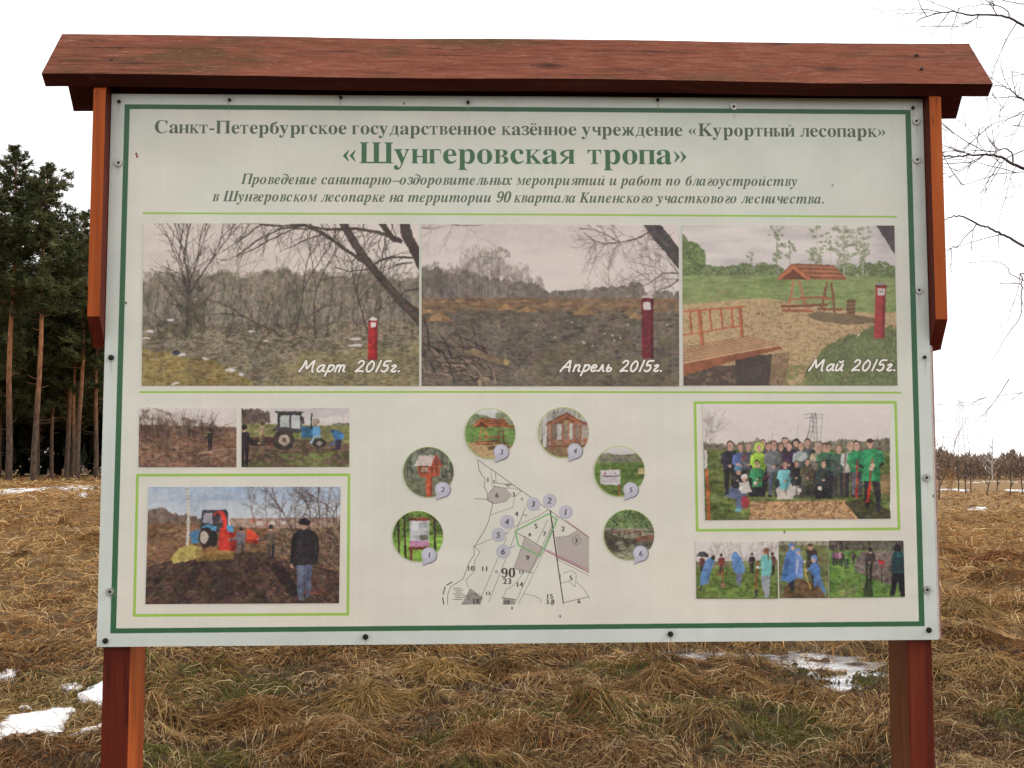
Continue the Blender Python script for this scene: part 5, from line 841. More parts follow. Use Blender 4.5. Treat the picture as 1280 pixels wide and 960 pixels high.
    # weather marks: faint runs below the screws and wiped smears
    for x, y in ((149, 127), (287, 125), (426, 122), (585, 128), (822, 125), (917, 133), (1141, 135), (1145, 152), (1146, 200), (1148, 363), (1156, 447), (1158, 597), (1159, 737), (139, 447), (148, 204), (138, 740), (457, 796), (838, 792)):
        for j in range(5): dx = 3*(p.r.rand()-.5); p.ln([(x+dx, y+3), (x+dx+.6*(p.r.rand()-.5), y+8+16*p.r.rand())], 1.6, .5, (130, 126, 112), .16)
        p.ell(x, y, 7, 6, (170, 172, 162), .35, 4)
    for j in range(70):
        x = 130+1030*p.r.rand(); y = 125+660*p.r.rand(); l = 14+60*p.r.rand(); p.ln([(x, y), (x+l*.5, y+2*(p.r.rand()-.5)), (x+l, y+4*(p.r.rand()-.5))], 1.2, .5, [(232, 230, 222), (186, 180, 168)][p.r.randint(2)], .12)
    n = fbm2(p.h, p.w, 700, 14, p.r, 3)[..., None]; p.a *= 1+(n-.5)*.011
    n = fbm2(p.h, p.w, 90, 160, p.r, 4)[..., None]; p.a *= 1+(n-.5)*.035
    p.noise(.012)
PRINTS = [
 ('photo_print', [(180, 279.5), (524, 280.5), (524, 482.5), (178, 482)], print_march, 'printed photo of leafless thicket with red post, dated March 2015'),
 ('photo_print', [(527.4, 280.3), (848, 282), (848.6, 482.7), (527, 482.4)], print_april, 'printed photo of cleared muddy field, dated April 2015'),
 ('photo_print', [(852.4, 282), (1117, 282.5), (1121, 482), (854, 482)], print_may, 'printed photo of roofed swing and footbridge, dated May 2015'),
 ('photo_print', [(175, 509.4), (296, 509.4), (296, 583.8), (174, 583.8)], print_clearing, 'small printed photo of a man in cut brushwood'),
 ('photo_print', [(302.5, 510), (437, 510), (437, 583.5), (302.5, 583.8)], print_tractor, 'small printed photo of a blue tractor'),
 ('photo_print', [(186.6, 608.4), (426, 608.4), (424, 753.5), (182.5, 754.7)], print_chipper, 'printed photo of tractor with red wood chipper'),
 ('photo_print', [(878, 505), (1111, 506.5), (1112.5, 648), (881, 650)], print_group, 'printed group photo of volunteers on grass'),
 ('photo_print', [(869.4, 676), (971, 676.5), (971.7, 748), (870, 748)], print_planting, 'small printed photo of people in blue raincoats planting'),
 ('photo_print', [(972.7, 676.3), (1034.7, 676.3), (1034.7, 747), (973.7, 747.3)], print_raincoats, 'small printed photo of children in blue raincoats'),
 ('photo_print', [(1035.3, 675.7), (1128.3, 675.7), (1130.3, 746), (1035.7, 747)], print_digging, 'small printed photo of people digging by a path'),
]
DISCS = [
 ((145, 583), disc_board, '1', (193, 663), 'round print of an information board in a wood'),
 ((190, 309), disc_feeder, '2', (251, 383), 'round print of a roofed bird feeder on a post'),
 ((454, 143), disc_swing, '3', (502, 222), 'round print of a roofed swing bench'),
 ((768, 139), disc_gazebo, '4', (817, 218), 'round print of a wooden gazebo'),
 ((1007, 305), disc_sign, '5', (1056, 384), 'round print of a white sign in a green field'),
 ((1048, 577), disc_table, '6', (1098, 656), 'round print of a shaded picnic place'),
]
def disc_pic(i):
    (cx, cy), fn, num, (bx, by), lab = DISCS[i]
    R0 = 110; q = [((cx-R0)/3.4286+480, (cy-R0)/3.4286+500), ((bx+38)/3.4286+480, (cy-R0)/3.4286+500), ((bx+38)/3.4286+480, (by+55)/3.4286+500), ((cx-R0)/3.4286+480, (by+55)/3.4286+500)]
    p = newpic(q, 40+i); fn(p); p.noise(.04); p.frame(480, 500, 3.4286)
    p.ell(cx, cy, 109, 109, (176, 196, 120), .9, 0, 4)
    col, dk = (184, 182, 194), (104, 104, 124)
    for ox, oy, c in ((3, 4, dk), (0, 0, col)):
        p.fill([(bx-26+ox, by+16+oy), (bx-28+ox, by+46+oy), (bx+6+ox, by+30+oy)], c); p.ell(bx+ox, by+oy, 32, 32, c)
    p.ell(bx-5, by-6, 22, 20, (204, 204, 214), .7, 8); digits(p, num, bx+1, by+1, 22, (84, 82, 110), .8, shear=.18)
    return p
RNG = np.random.RandomState(5); random.seed(5)
def tag(o, label=None, cat=None, group=None, kind=None):
    if label: o['label'] = label
    if cat: o['category'] = cat
    if group: o['group'] = group
    if kind: o['kind'] = kind
    return o
def empty(name, loc, rz=0):
    o = bpy.data.objects.new(name, None); COL.objects.link(o); o.location = loc; o.rotation_euler.z = rz; o.empty_display_size = .2; return o
def mesh_np(name, V, F4=None, F3=None, mat=None, col=None, smooth=True, parent=None, mats=None):
    """one mesh object from arrays (quads F4, triangles F3); col = per vertex colour, stored as 'tint'"""
    me = bpy.data.meshes.new(name); V = np.asarray(V, np.float32)
    n4 = 0 if F4 is None else len(F4); n3 = 0 if F3 is None else len(F3)
    me.vertices.add(len(V)); me.vertices.foreach_set('co', V.ravel())
    lt = np.concatenate([np.asarray(F4, np.int32).ravel() if n4 else np.zeros(0, np.int32), np.asarray(F3, np.int32).ravel() if n3 else np.zeros(0, np.int32)])
    me.loops.add(len(lt)); me.loops.foreach_set('vertex_index', lt)
    tot = np.concatenate([np.full(n4, 4, np.int32), np.full(n3, 3, np.int32)]); st = np.concatenate([[0], np.cumsum(tot)[:-1]]).astype(np.int32)
    me.polygons.add(n4+n3); me.polygons.foreach_set('loop_start', st)
    if smooth: me.polygons.foreach_set('use_smooth', np.ones(n4+n3, bool))
    me.update(calc_edges=True)
    if col is not None:
        a = me.color_attributes.new('tint', 'FLOAT_COLOR', 'POINT'); c = np.ones((len(V), 4), np.float32); c[:, :3] = col; a.data.foreach_set('color', c.ravel())
    for m in (mats or [mat]): me.materials.append(m)
    o = bpy.data.objects.new(name, me); COL.objects.link(o)
    if parent: o.parent = parent
    return o
class MB:
    """collects quads and triangles for one mesh"""
    def __init__(s): s.v = []; s.f4 = []; s.f3 = []; s.n = 0
    def add(s, V, F4=(), F3=()):
        s.v.append(np.asarray(V, float)); 
        if len(F4): s.f4.append(np.asarray(F4)+s.n)
        if len(F3): s.f3.append(np.asarray(F3)+s.n)
        s.n += len(V)
    def tube(s, P, r0, r1, k=5, cap=True):
        P = np.asarray(P, float); n = len(P); V = []
        T = np.gradient(P, axis=0); T /= np.linalg.norm(T, axis=1)[:, None]+1e-9
        ref = np.array([0, 0, 1.]) if abs(T[0][2]) < .9 else np.array([1., 0, 0])
        for i in range(n):
            a = np.cross(T[i], ref); a /= np.linalg.norm(a)+1e-9; b = np.cross(T[i], a); r = r0+(r1-r0)*i/(n-1)
            for j in range(k): t = 2*math.pi*j/k; V.append(P[i]+r*(math.cos(t)*a+math.sin(t)*b))
        F = [(i*k+j, i*k+(j+1) % k, (i+1)*k+(j+1) % k, (i+1)*k+j) for i in range(n-1) for j in range(k)]
        F3 = []
        if cap: V.append(P[-1]); F3 = [((n-1)*k+j, (n-1)*k+(j+1) % k, n*k) for j in range(k)]
        s.add(V, F, F3)
    def build(s, name, mat, parent=None, smooth=True, col=None):
        return mesh_np(name, np.concatenate(s.v), np.concatenate(s.f4) if s.f4 else None, np.concatenate(s.f3) if s.f3 else None, mat, col, smooth, parent)
def bm_obj(name, bm, mat, parent=None, bevel=0, mats=None):
    if bevel: bmesh.ops.bevel(bm, geom=[e for e in bm.edges if e.calc_face_angle(0) > .3], offset=bevel, segments=2, affect='EDGES', profile=.6)
    bmesh.ops.recalc_face_normals(bm, faces=bm.faces)
    me = bpy.data.meshes.new(name); bm.to_mesh(me); bm.free()
    for m in (mats or [mat]): me.materials.append(m)
    o = bpy.data.objects.new(name, me); COL.objects.link(o)
    if parent: o.parent = parent
    return o
def box(x0, y0, z0, x1, y1, z1):
    bm = bmesh.new(); bmesh.ops.create_cube(bm, size=1)
    for v in bm.verts: v.co = ((x0+x1)/2+v.co.x*(x1-x0), (y0+y1)/2+v.co.y*(y1-y0), (z0+z1)/2+v.co.z*(z1-z0))
    return bm
def prism_x(prof, x0, x1):                                # profile in (y,z) drawn out along x
    bm = bmesh.new(); a = [bm.verts.new((x0, y, z)) for y, z in prof]; b = [bm.verts.new((x1, y, z)) for y, z in prof]; n = len(prof)
    bm.faces.new(a); bm.faces.new(b[::-1])
    for i in range(n): bm.faces.new((a[i], b[i], b[(i+1) % n], a[(i+1) % n]))
    return bm
# ---------------------------------------------------------------- materials
def mat(name, rough=.6, spec=.3):
    m = bpy.data.materials.new(name); m.use_nodes = True; p = m.node_tree.nodes['Principled BSDF']
    p.inputs['Roughness'].default_value = rough; p.inputs['Specular IOR Level'].default_value = spec; return m, m.node_tree, p
def N(t, k, **kw):
    n = t.nodes.new('ShaderNode'+k)
    for a, b in kw.items(): setattr(n, a, b)
    return n
def ramp(t, fac, stops):
    r = N(t, 'ValToRGB'); e = r.color_ramp.elements
    while len(e) < len(stops): e.new(.5)
    for i, (p, c) in enumerate(stops): e[i].position = p; e[i].color = (*c, 1)
    t.links.new(fac, r.inputs[0]); return r.outputs[0]
def noise(t, scale, detail=5, rough=.6, st=(1, 1, 1), dist=0, coord='Object', off=(0, 0, 0)):
    tc = N(t, 'TexCoord'); mp = N(t, 'Mapping'); mp.inputs['Scale'].default_value = st; mp.inputs['Location'].default_value = off
    n = N(t, 'TexNoise'); n.inputs['Scale'].default_value = scale; n.inputs['Detail'].default_value = detail; n.inputs['Roughness'].default_value = rough; n.inputs['Distortion'].default_value = dist
    t.links.new(tc.outputs[coord], mp.inputs[0]); t.links.new(mp.outputs[0], n.inputs['Vector']); return n.outputs['Fac']
def bump(t, p, h, strength=.3, dist=.01):
    b = N(t, 'Bump'); b.inputs['Strength'].default_value = strength; b.inputs['Distance'].default_value = dist; t.links.new(h, b.inputs['Height']); t.links.new(b.outputs[0], p.inputs['Normal'])
def mixc(t, f, a, b, mode='MIX'):
    m = N(t, 'Mix', data_type='RGBA', blend_type=mode)
    for s_, v in ((0, f), (6, a), (7, b)):
        if hasattr(v, 'is_linked') or hasattr(v, 'links'): t.links.new(v, m.inputs[s_])
        else: m.inputs[s_].default_value = v if s_ == 0 else (*v, 1)
    return m.outputs[2]
def cracks(t, c, axis, dark, off=(0, 0, 0), wide=.008):
    s_ = [55, 55, 55]; s_[axis] = 1.1; n = noise(t, 1, 3, .5, tuple(s_), .3, off=off); s2 = [9, 9, 9]; s2[axis] = 2.5; g = noise(t, 1, 3, .5, tuple(s2), off=(off[0]+5, 1, 2))
    band = ramp(t, n, [(.5-wide*2, (0,)*3), (.5, (.8,)*3), (.5+wide*2, (0,)*3)]); gate = ramp(t, g, [(.52, (0,)*3), (.6, (1,)*3)]); return mixc(t, mixc(t, 1., band, gate, 'MULTIPLY'), c, dark)
def wood(name, c0, c1, c2, axis=2, wear=0, rough=.62, worn=(.30, .2, .14), knots=True):
    m, t, p = mat(name, rough, .14); st = [26, 26, 26]; st[axis] = 1.3; st = tuple(st)
    g = noise(t, 1.0, 7, .65, st, .6); c = ramp(t, g, [(.25, c0), (.52, c1), (.78, c2)])
    st2 = [3, 3, 3]; st2[axis] = .7; b = noise(t, 1.5, 4, .6, tuple(st2), 0, off=(3, 1, 2)); c = mixc(t, ramp(t, b, [(.3, (.0,)*3), (.75, (.45,)*3)]), c, c0)
    if knots:
        tc = N(t, 'TexCoord'); mp = N(t, 'Mapping'); s3 = [9, 9, 9]; s3[axis] = 3.2; mp.inputs['Scale'].default_value = s3
        v = N(t, 'TexVoronoi'); v.inputs['Scale'].default_value = 1; t.links.new(tc.outputs['Object'], mp.inputs[0]); t.links.new(mp.outputs[0], v.inputs['Vector'])
        k = ramp(t, v.outputs['Distance'], [(.06, (.75,)*3), (.2, (0,)*3)])
        pick = ramp(t, v.outputs['Color'], [(.55, (0,)*3), (.6, (1,)*3)]); kk = mixc(t, 1., k, pick, 'MULTIPLY')
        c = mixc(t, kk, c, tuple(x*.28 for x in c0))
    c = cracks(t, c, axis, tuple(x*.2 for x in c0))
    if wear:
        s4 = [34, 34, 34]; s4[axis] = 5; wn = noise(t, 1, 8, .75, tuple(s4), 1.2, off=(7, 3, 1)); c = mixc(t, ramp(t, wn, [(.56, (0,)*3), (.68, (wear,)*3)]), c, worn)
    t.links.new(c, p.inputs['Base Color']); bump(t, p, g, .35, .004); return m
def plain(name, c, rough=.6, spec=.3, metal=0, var=.25, scale=30):
    m, t, p = mat(name, rough, spec); p.inputs['Metallic'].default_value = metal
    n = noise(t, scale, 5, .6); t.links.new(ramp(t, n, [(.3, tuple(x*(1-var) for x in c)), (.7, tuple(min(1, x*(1+var)) for x in c))]), p.inputs['Base Color']); return m
W_ROOF0 = wood('weathered red roof stain', (.055, .026, .018), (.145, .052, .030), (.21, .092, .048), 0, .5, .75, (.27, .17, .115))
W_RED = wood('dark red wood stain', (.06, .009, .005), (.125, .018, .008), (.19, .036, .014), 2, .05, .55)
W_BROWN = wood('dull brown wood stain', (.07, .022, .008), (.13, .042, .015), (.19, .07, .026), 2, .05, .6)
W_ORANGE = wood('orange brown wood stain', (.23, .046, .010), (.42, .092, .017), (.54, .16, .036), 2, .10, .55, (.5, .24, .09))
W_EDGE = wood('dark red stain with eave shade', (.03, .007, .005), (.065, .012, .008), (.10, .02, .012), 0, .1, .6)  # shade under the roof is put into this near-black red
def roof_mat():
    m, t, p = mat('weathered red brown roof stain', .8, .12)
    g = noise(t, 1, 8, .7, (7, 60, 60), 1.2); c = ramp(t, g, [(.22, (.06, .020, .011)), (.40, (.145, .040, .022)), (.58, (.20, .064, .036)), (.78, (.31, .14, .088))])
    b = noise(t, 1, 5, .65, (3.2, 9, 9), .4, off=(4, 2, 1)); c = mixc(t, ramp(t, b, [(.48, (0,)*3), (.62, (.8,)*3)]), c, (.085, .045, .018))
    b2 = noise(t, 1, 4, .6, (2.1, 16, 16), .2, off=(1, 5, 9)); c = mixc(t, ramp(t, b2, [(.58, (0,)*3), (.68, (.8,)*3)]), c, (.032, .017, .010))
    w_ = noise(t, 1, 9, .8, (22, 120, 120), 1.5, off=(2, 8, 3)); c = mixc(t, ramp(t, w_, [(.55, (0,)*3), (.64, (.6,)*3)]), c, (.34, .21, .15))
    tc = N(t, 'TexCoord'); mp = N(t, 'Mapping'); mp.inputs['Scale'].default_value = (4.5, 13, 13); v = N(t, 'TexVoronoi'); v.inputs['Scale'].default_value = 1; t.links.new(tc.outputs['Object'], mp.inputs[0]); t.links.new(mp.outputs[0], v.inputs['Vector'])
    k = ramp(t, v.outputs['Distance'], [(.05, (.9,)*3), (.24, (0,)*3)]); pick = ramp(t, v.outputs['Color'], [(.5, (0,)*3), (.56, (1,)*3)]); c = mixc(t, mixc(t, 1., k, pick, 'MULTIPLY'), c, (.018, .012, .008))
    c = cracks(t, c, 0, (.012, .008, .006), (2, 0, 0), .011)
    t.links.new(c, p.inputs['Base Color']); bump(t, p, g, .5, .006); return m
W_ROOF = roof_mat()
M_BOLT = plain('blackened bolt', (.012, .011, .010), .5, .4, .3)
M_ZINC = plain('dull zinc washer', (.42, .42, .40), .42, .5, .75, .2, 200)
M_NAIL = plain('rusty nail', (.03, .018, .012), .7, .3, .2)
M_PC = plain('cellular plastic sheet', (.30, .19, .165), .4, .4, 0, .3, 60)
M_CELL = plain('white plastic cell ends', (.8, .76, .72), .4, .4, 0, .05)
def tint_mat(name, rough=.75, spec=.15, trans=0, var=.3, scale=20):
    m, t, p = mat(name, rough, spec); a = N(t, 'Attribute'); a.attribute_name = 'tint'
    n = noise(t, scale, 4, .6); c = mixc(t, 1., a.outputs['Color'], ramp(t, n, [(.3, (1-var,)*3), (.7, (1+var*.5,)*3)]), 'MULTIPLY'); t.links.new(c, p.inputs['Base Color'])
    if trans:
        ts = N(t, 'BsdfTranslucent'); ms = N(t, 'MixShader'); ms.inputs[0].default_value = trans; t.links.new(c, ts.inputs[0]); t.links.new(p.outputs[0], ms.inputs[1]); t.links.new(ts.outputs[0], ms.inputs[2]); t.links.new(ms.outputs[0], t.nodes['Material Output'].inputs[0])
    return m
M_GRASS = tint_mat('dead grass', .7, .08, .2, .25, 3)
M_NEEDLE = tint_mat('pine needles', .6, .2, .1, .3, 2)
M_TWIG = plain('bare twigs', (.062, .045, .042), .8, .2, 0, .35, 8)
M_STALK = plain('dry brown stalk', (.13, .075, .035), .8, .2, 0, .35, 20)
M_STRAW = plain('pale dry stalk', (.5, .4, .24), .8, .2, 0, .25, 20)
def image_mat(name, pic, gain, rough=.38, spec=.32):
    a = np.clip(pic.a, 0, 1); lin = np.where(a <= .04045, a/12.92, ((a+.055)/1.055)**2.4)*gain
    lin = np.clip(lin, 0, .88); srgb = np.where(lin <= .0031308, lin*12.92, 1.055*lin**(1/2.4)-.055)
    im = bpy.data.images.new(name, pic.w, pic.h); buf = np.ones((pic.h, pic.w, 4), np.float32); buf[..., :3] = srgb[::-1]; im.pixels.foreach_set(buf.ravel()); im.update(); im.pack()
    m, t, p = mat(name, rough, spec); ti = N(t, 'TexImage'); ti.image = im; ti.extension = 'EXTEND'; ti.interpolation = 'Linear'
    uv = N(t, 'UVMap'); uv.uv_map = 'print'; t.links.new(uv.outputs[0], ti.inputs[0]); t.links.new(ti.outputs[0], p.inputs['Base Color'])
    n = noise(t, 2.2, 3, .5); bump(t, p, n, .12, .02); return m
# ---------------------------------------------------------------- lie of the land
_TAB = _rng(99).rand(256, 256)
def vn(x, y):
    xi = np.floor(x).astype(int); yi = np.floor(y).astype(int); fx = x-xi; fy = y-yi; fx = fx*fx*(3-2*fx); fy = fy*fy*(3-2*fy)
    a = _TAB[xi & 255, yi & 255]; b = _TAB[(xi+1) & 255, yi & 255]; c = _TAB[xi & 255, (yi+1) & 255]; d = _TAB[(xi+1) & 255, (yi+1) & 255]
    return (a*(1-fx)+b*fx)*(1-fy)+(c*(1-fx)+d*fx)*fy
def ss(a, b, x): t = np.clip((x-a)/(b-a), 0, 1); return t*t*(3-2*t)
def land(x, y):
    d = np.hypot(x-CAM[0], y-CAM[1]); azm = np.arctan2(x-CAM[0], y-CAM[1]+1e-6)
    return 1.0*ss(11, 37, d)*ss(-.10, -.32, azm)-2.2*ss(90, 350, d)
TUS = []                                                   # tussocks: x, y, radius, height
def pool(x, y): return 1.0*np.exp(-(((x-1.6)/.8)**2+((y-7.5)/.45)**2)**1.5)+np.exp(-(((x-2.75)/.95)**2+((y-6.9)/.8)**2)**1.5)+.85*np.exp(-(((x-2.55)/.42)**2+((y-5.72)/.34)**2)**1.5)
def bumps(x, y):
    o = np.zeros_like(np.asarray(x, float))
    for tx, ty, r, h in TUS:
        q = ((x-tx)**2+(y-ty)**2)/(r*r); m = q < 5
        if np.any(m): o = o+np.where(m, h*np.exp(-q*1.3), 0)
    return o
HOL = []
def hollow(x, y): return sum(np.exp(-(((x-a)/w_)**2+((y-b)/d_)**2)) for a, b, w_, d_ in HOL) if HOL else 0*x
def rough_h(x, y):
    return -.10*hollow(x, y)+.13*(vn(x*.9+7, y*.9)-.5)+.11*(vn(x*2.3, y*2.3+3)-.5)+.055*(vn(x*6, y*6)-.5)+.028*(vn(x*15, y*15)-.5)
def ground_h(x, y, tus=True):
    x = np.asarray(x, float); y = np.asarray(y, float)
    h = land(x, y)+rough_h(x, y)
    if tus: h = h+bumps(x, y)
    q = pool(x, y); return h-.14*q+np.minimum(1, q*2)*(.12*(vn(x*5+3, y*6)-.5)+.07*(vn(x*13, y*15)-.5)+.04*(vn(x*31, y*34)-.5))
def on_ground(px, py, tus=False):
    v = ray(px, py); s = np.concatenate([np.arange(1, 20, .01), np.arange(20, 400, .1)]); P = CAM[None]+v[None]*s[:, None]
    h = land(P[:, 0], P[:, 1]) if not tus else ground_h(P[:, 0], P[:, 1]); i = np.argmax(P[:, 2] < h); return np.array([P[i, 0], P[i, 1], h[i]])
BIG = [  # the tussocks that stand out: photo place, radius, height
 (320, 903, .22, .09, (.32, .21, .10), 'wide tan tussock below the left half of the board, behind a dark wet hollow'),
 (545, 845, .27, .10, (.45, .33, .15), 'bright straw tussock, largest of those right under the middle of the board'),
 (634, 838, .22, .11, (.27, .18, .09), 'dark topped tussock just below the bottom edge at the board middle'),
 (591, 950, .17, .09, (.35, .22, .11), 'reddish tan tussock cut by the bottom edge of the photo'),
 (461, 890, .24, .10, (.40, .30, .14), 'flattened straw tussock left of the middle, with long combed blades'),
 (716, 874, .22, .12, (.34, .24, .13), 'brown tussock with tangled bent blades, right of the middle'),
 (822, 868, .21, .12, (.38, .27, .14), 'tan tussock below the fourth bottom bolt, dark under its right side'),
 (1229, 842, .32, .14, (.46, .34, .17), 'pale rounded tussock right of the right post'),
 (1196, 772, .36, .15, (.40, .30, .14), 'olive straw tussock beside the lower right corner of the board'),
 (1246, 706, .42, .20, (.36, .19, .09), 'reddish brown upright tussock in the right hand field'),
]
for a_, b_, w_, d_ in ((235, 915, .42, .13), (690, 905, .2, .1), (845, 900, .16, .1), (380, 830, .3, .2), (300, 935, .3, .1), (760, 945, .2, .08), (1215, 800, .2, .15), (60, 760, .5, .25), (1100, 930, .2, .1)): q_ = on_ground(a_, b_); HOL.append((q_[0], q_[1], w_, d_))
BIGW = [(on_ground(a, b), r, h, c, l) for a, b, r, h, c, l in BIG]
r_ = _rng(31)
for k in range(260):
    d = 3.2*math.exp(r_.rand()*2.0); a = -.62+1.24*r_.rand(); x = CAM[0]+d*math.sin(a); y = CAM[1]+d*math.cos(a)
    if y < .35 or pool(x, y) > .1 or any(math.hypot(x-p[0], y-p[1]) < r+.15 for p, r, h, c, l in BIGW): continue
    if k % 9 < 4: continue
    TUS.append((x, y, .11+.15*r_.rand()*(1+d/16), (.03+.07*r_.rand())*(1+d/18)))
AUTO = list(TUS)
# ---------------------------------------------------------------- ground sheet
def make_ground():
    rad = np.concatenate([[.01, .6, 1.2, 1.8, 2.3], 2.6*np.exp(np.arange(0, 2.35, .0078)), np.geomspace(28, 2200, 70)])
    ang = np.concatenate([np.linspace(-math.pi, -.66, 40, endpoint=False), np.linspace(-.66, .66, 460), np.linspace(.66, math.pi, 41)[1:]])
    A, Rr = np.meshgrid(ang, rad); X = CAM[0]+Rr*np.sin(A); Y = CAM[1]+Rr*np.cos(A); Z = ground_h(X, Y)
    n, m = X.shape; V = np.stack([X, Y, Z], -1).reshape(-1, 3); i = np.arange(n-1)[:, None]*m+np.arange(m-1)[None]; F = np.stack([i, i+m, i+m+1, i+1], -1).reshape(-1, 4)
    m_, t, p = mat('wet turf and litter', .85, .2)
    f = noise(t, 9, 8, .7, coord='Object'); c = ramp(t, f, [(.28, (.016, .010, .006)), (.45, (.048, .029, .014)), (.6, (.105, .062, .028)), (.78, (.21, .13, .06))])
    g = noise(t, 1.1, 5, .65, off=(5, 2, 0)); c = mixc(t, ramp(t, g, [(.5, (0,)*3), (.62, (.6,)*3)]), c, (.05, .055, .014))
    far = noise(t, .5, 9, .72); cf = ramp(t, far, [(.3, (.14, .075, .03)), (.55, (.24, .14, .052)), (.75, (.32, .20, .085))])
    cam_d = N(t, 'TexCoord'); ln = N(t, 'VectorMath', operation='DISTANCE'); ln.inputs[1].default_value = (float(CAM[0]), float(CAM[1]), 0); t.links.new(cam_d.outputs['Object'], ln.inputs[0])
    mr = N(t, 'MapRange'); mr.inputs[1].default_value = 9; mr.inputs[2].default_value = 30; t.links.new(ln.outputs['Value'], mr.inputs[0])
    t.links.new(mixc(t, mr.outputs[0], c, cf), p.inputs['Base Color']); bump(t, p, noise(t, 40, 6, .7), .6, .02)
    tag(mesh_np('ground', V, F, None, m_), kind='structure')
make_ground()
# ---------------------------------------------------------------- blades of dead grass
PAL = np.array([(.27, .145, .050), (.20, .095, .034), (.34, .215, .085), (.105, .048, .018), (.20, .14, .075), (.05, .025, .011), (.46, .33, .17)])
GREEN = np.array([(.085, .095, .02), (.125, .13, .03), (.065, .078, .018)])
SNOW_XY = []
BEND = .72
def blades(x, y, th, L, wd, lift, col, hfun, out=None, droop=None):
    """ribbons of three quads that follow the ground; returns V, F, C"""
    n = len(x); S = 4; t = np.linspace(0, 1, S)[None]; r = RNG
    bend = (r.rand(n)-.5)*2.4*BEND; tt = th[:, None]+bend[:, None]*t
    dx = np.cumsum(np.concatenate([np.zeros((n, 1)), np.cos(tt[:, 1:])], 1), 1)*(L/(S-1))[:, None]; dy = np.cumsum(np.concatenate([np.zeros((n, 1)), np.sin(tt[:, 1:])], 1), 1)*(L/(S-1))[:, None]
    X = x[:, None]+dx; Y = y[:, None]+dy; H = hfun(X, Y)
    prof = np.sin(math.pi*np.clip(t*.85+.03, 0, 1)); Z = H+lift[:, None]*prof+.004
    roll = (r.rand(n)-.5)*2.0; px = -np.sin(tt); py = np.cos(tt); wq = (wd[:, None]*np.array([[.8, 1, .75, .12]]))/2
    ox, oy, oz = px*np.cos(roll)[:, None]*wq, py*np.cos(roll)[:, None]*wq, np.sin(roll)[:, None]*wq
    V = np.stack([np.stack([X-ox, Y-oy, Z-oz], -1), np.stack([X+ox, Y+oy, Z+oz], -1)], 2).reshape(n, S*2, 3)
    b = (np.arange(n)*S*2)[:, None, None]; q = np.array([[0, 1, 3, 2], [2, 3, 5, 4], [4, 5, 7, 6]])[None]; F = (b+q).reshape(-1, 4)
    C = np.repeat(col[:, None], S*2, 1); return V.reshape(-1, 3), F, C.reshape(-1, 3)
def pal_pick(n, x, y):
    r = RNG; g = vn(x*1.3+11, y*1.3); i = np.clip((r.rand(n)**1.2*7*.9+(g-.5)*3.4), 0, 6.99).astype(int); order = np.array([6, 2, 0, 1, 4, 3, 5])
    c = PAL[order[i]]*(.75+.5*r.rand(n))[:, None]*(1+.40*ss(5, 14, np.hypot(x-CAM[0], y-CAM[1])))[:, None]; return c
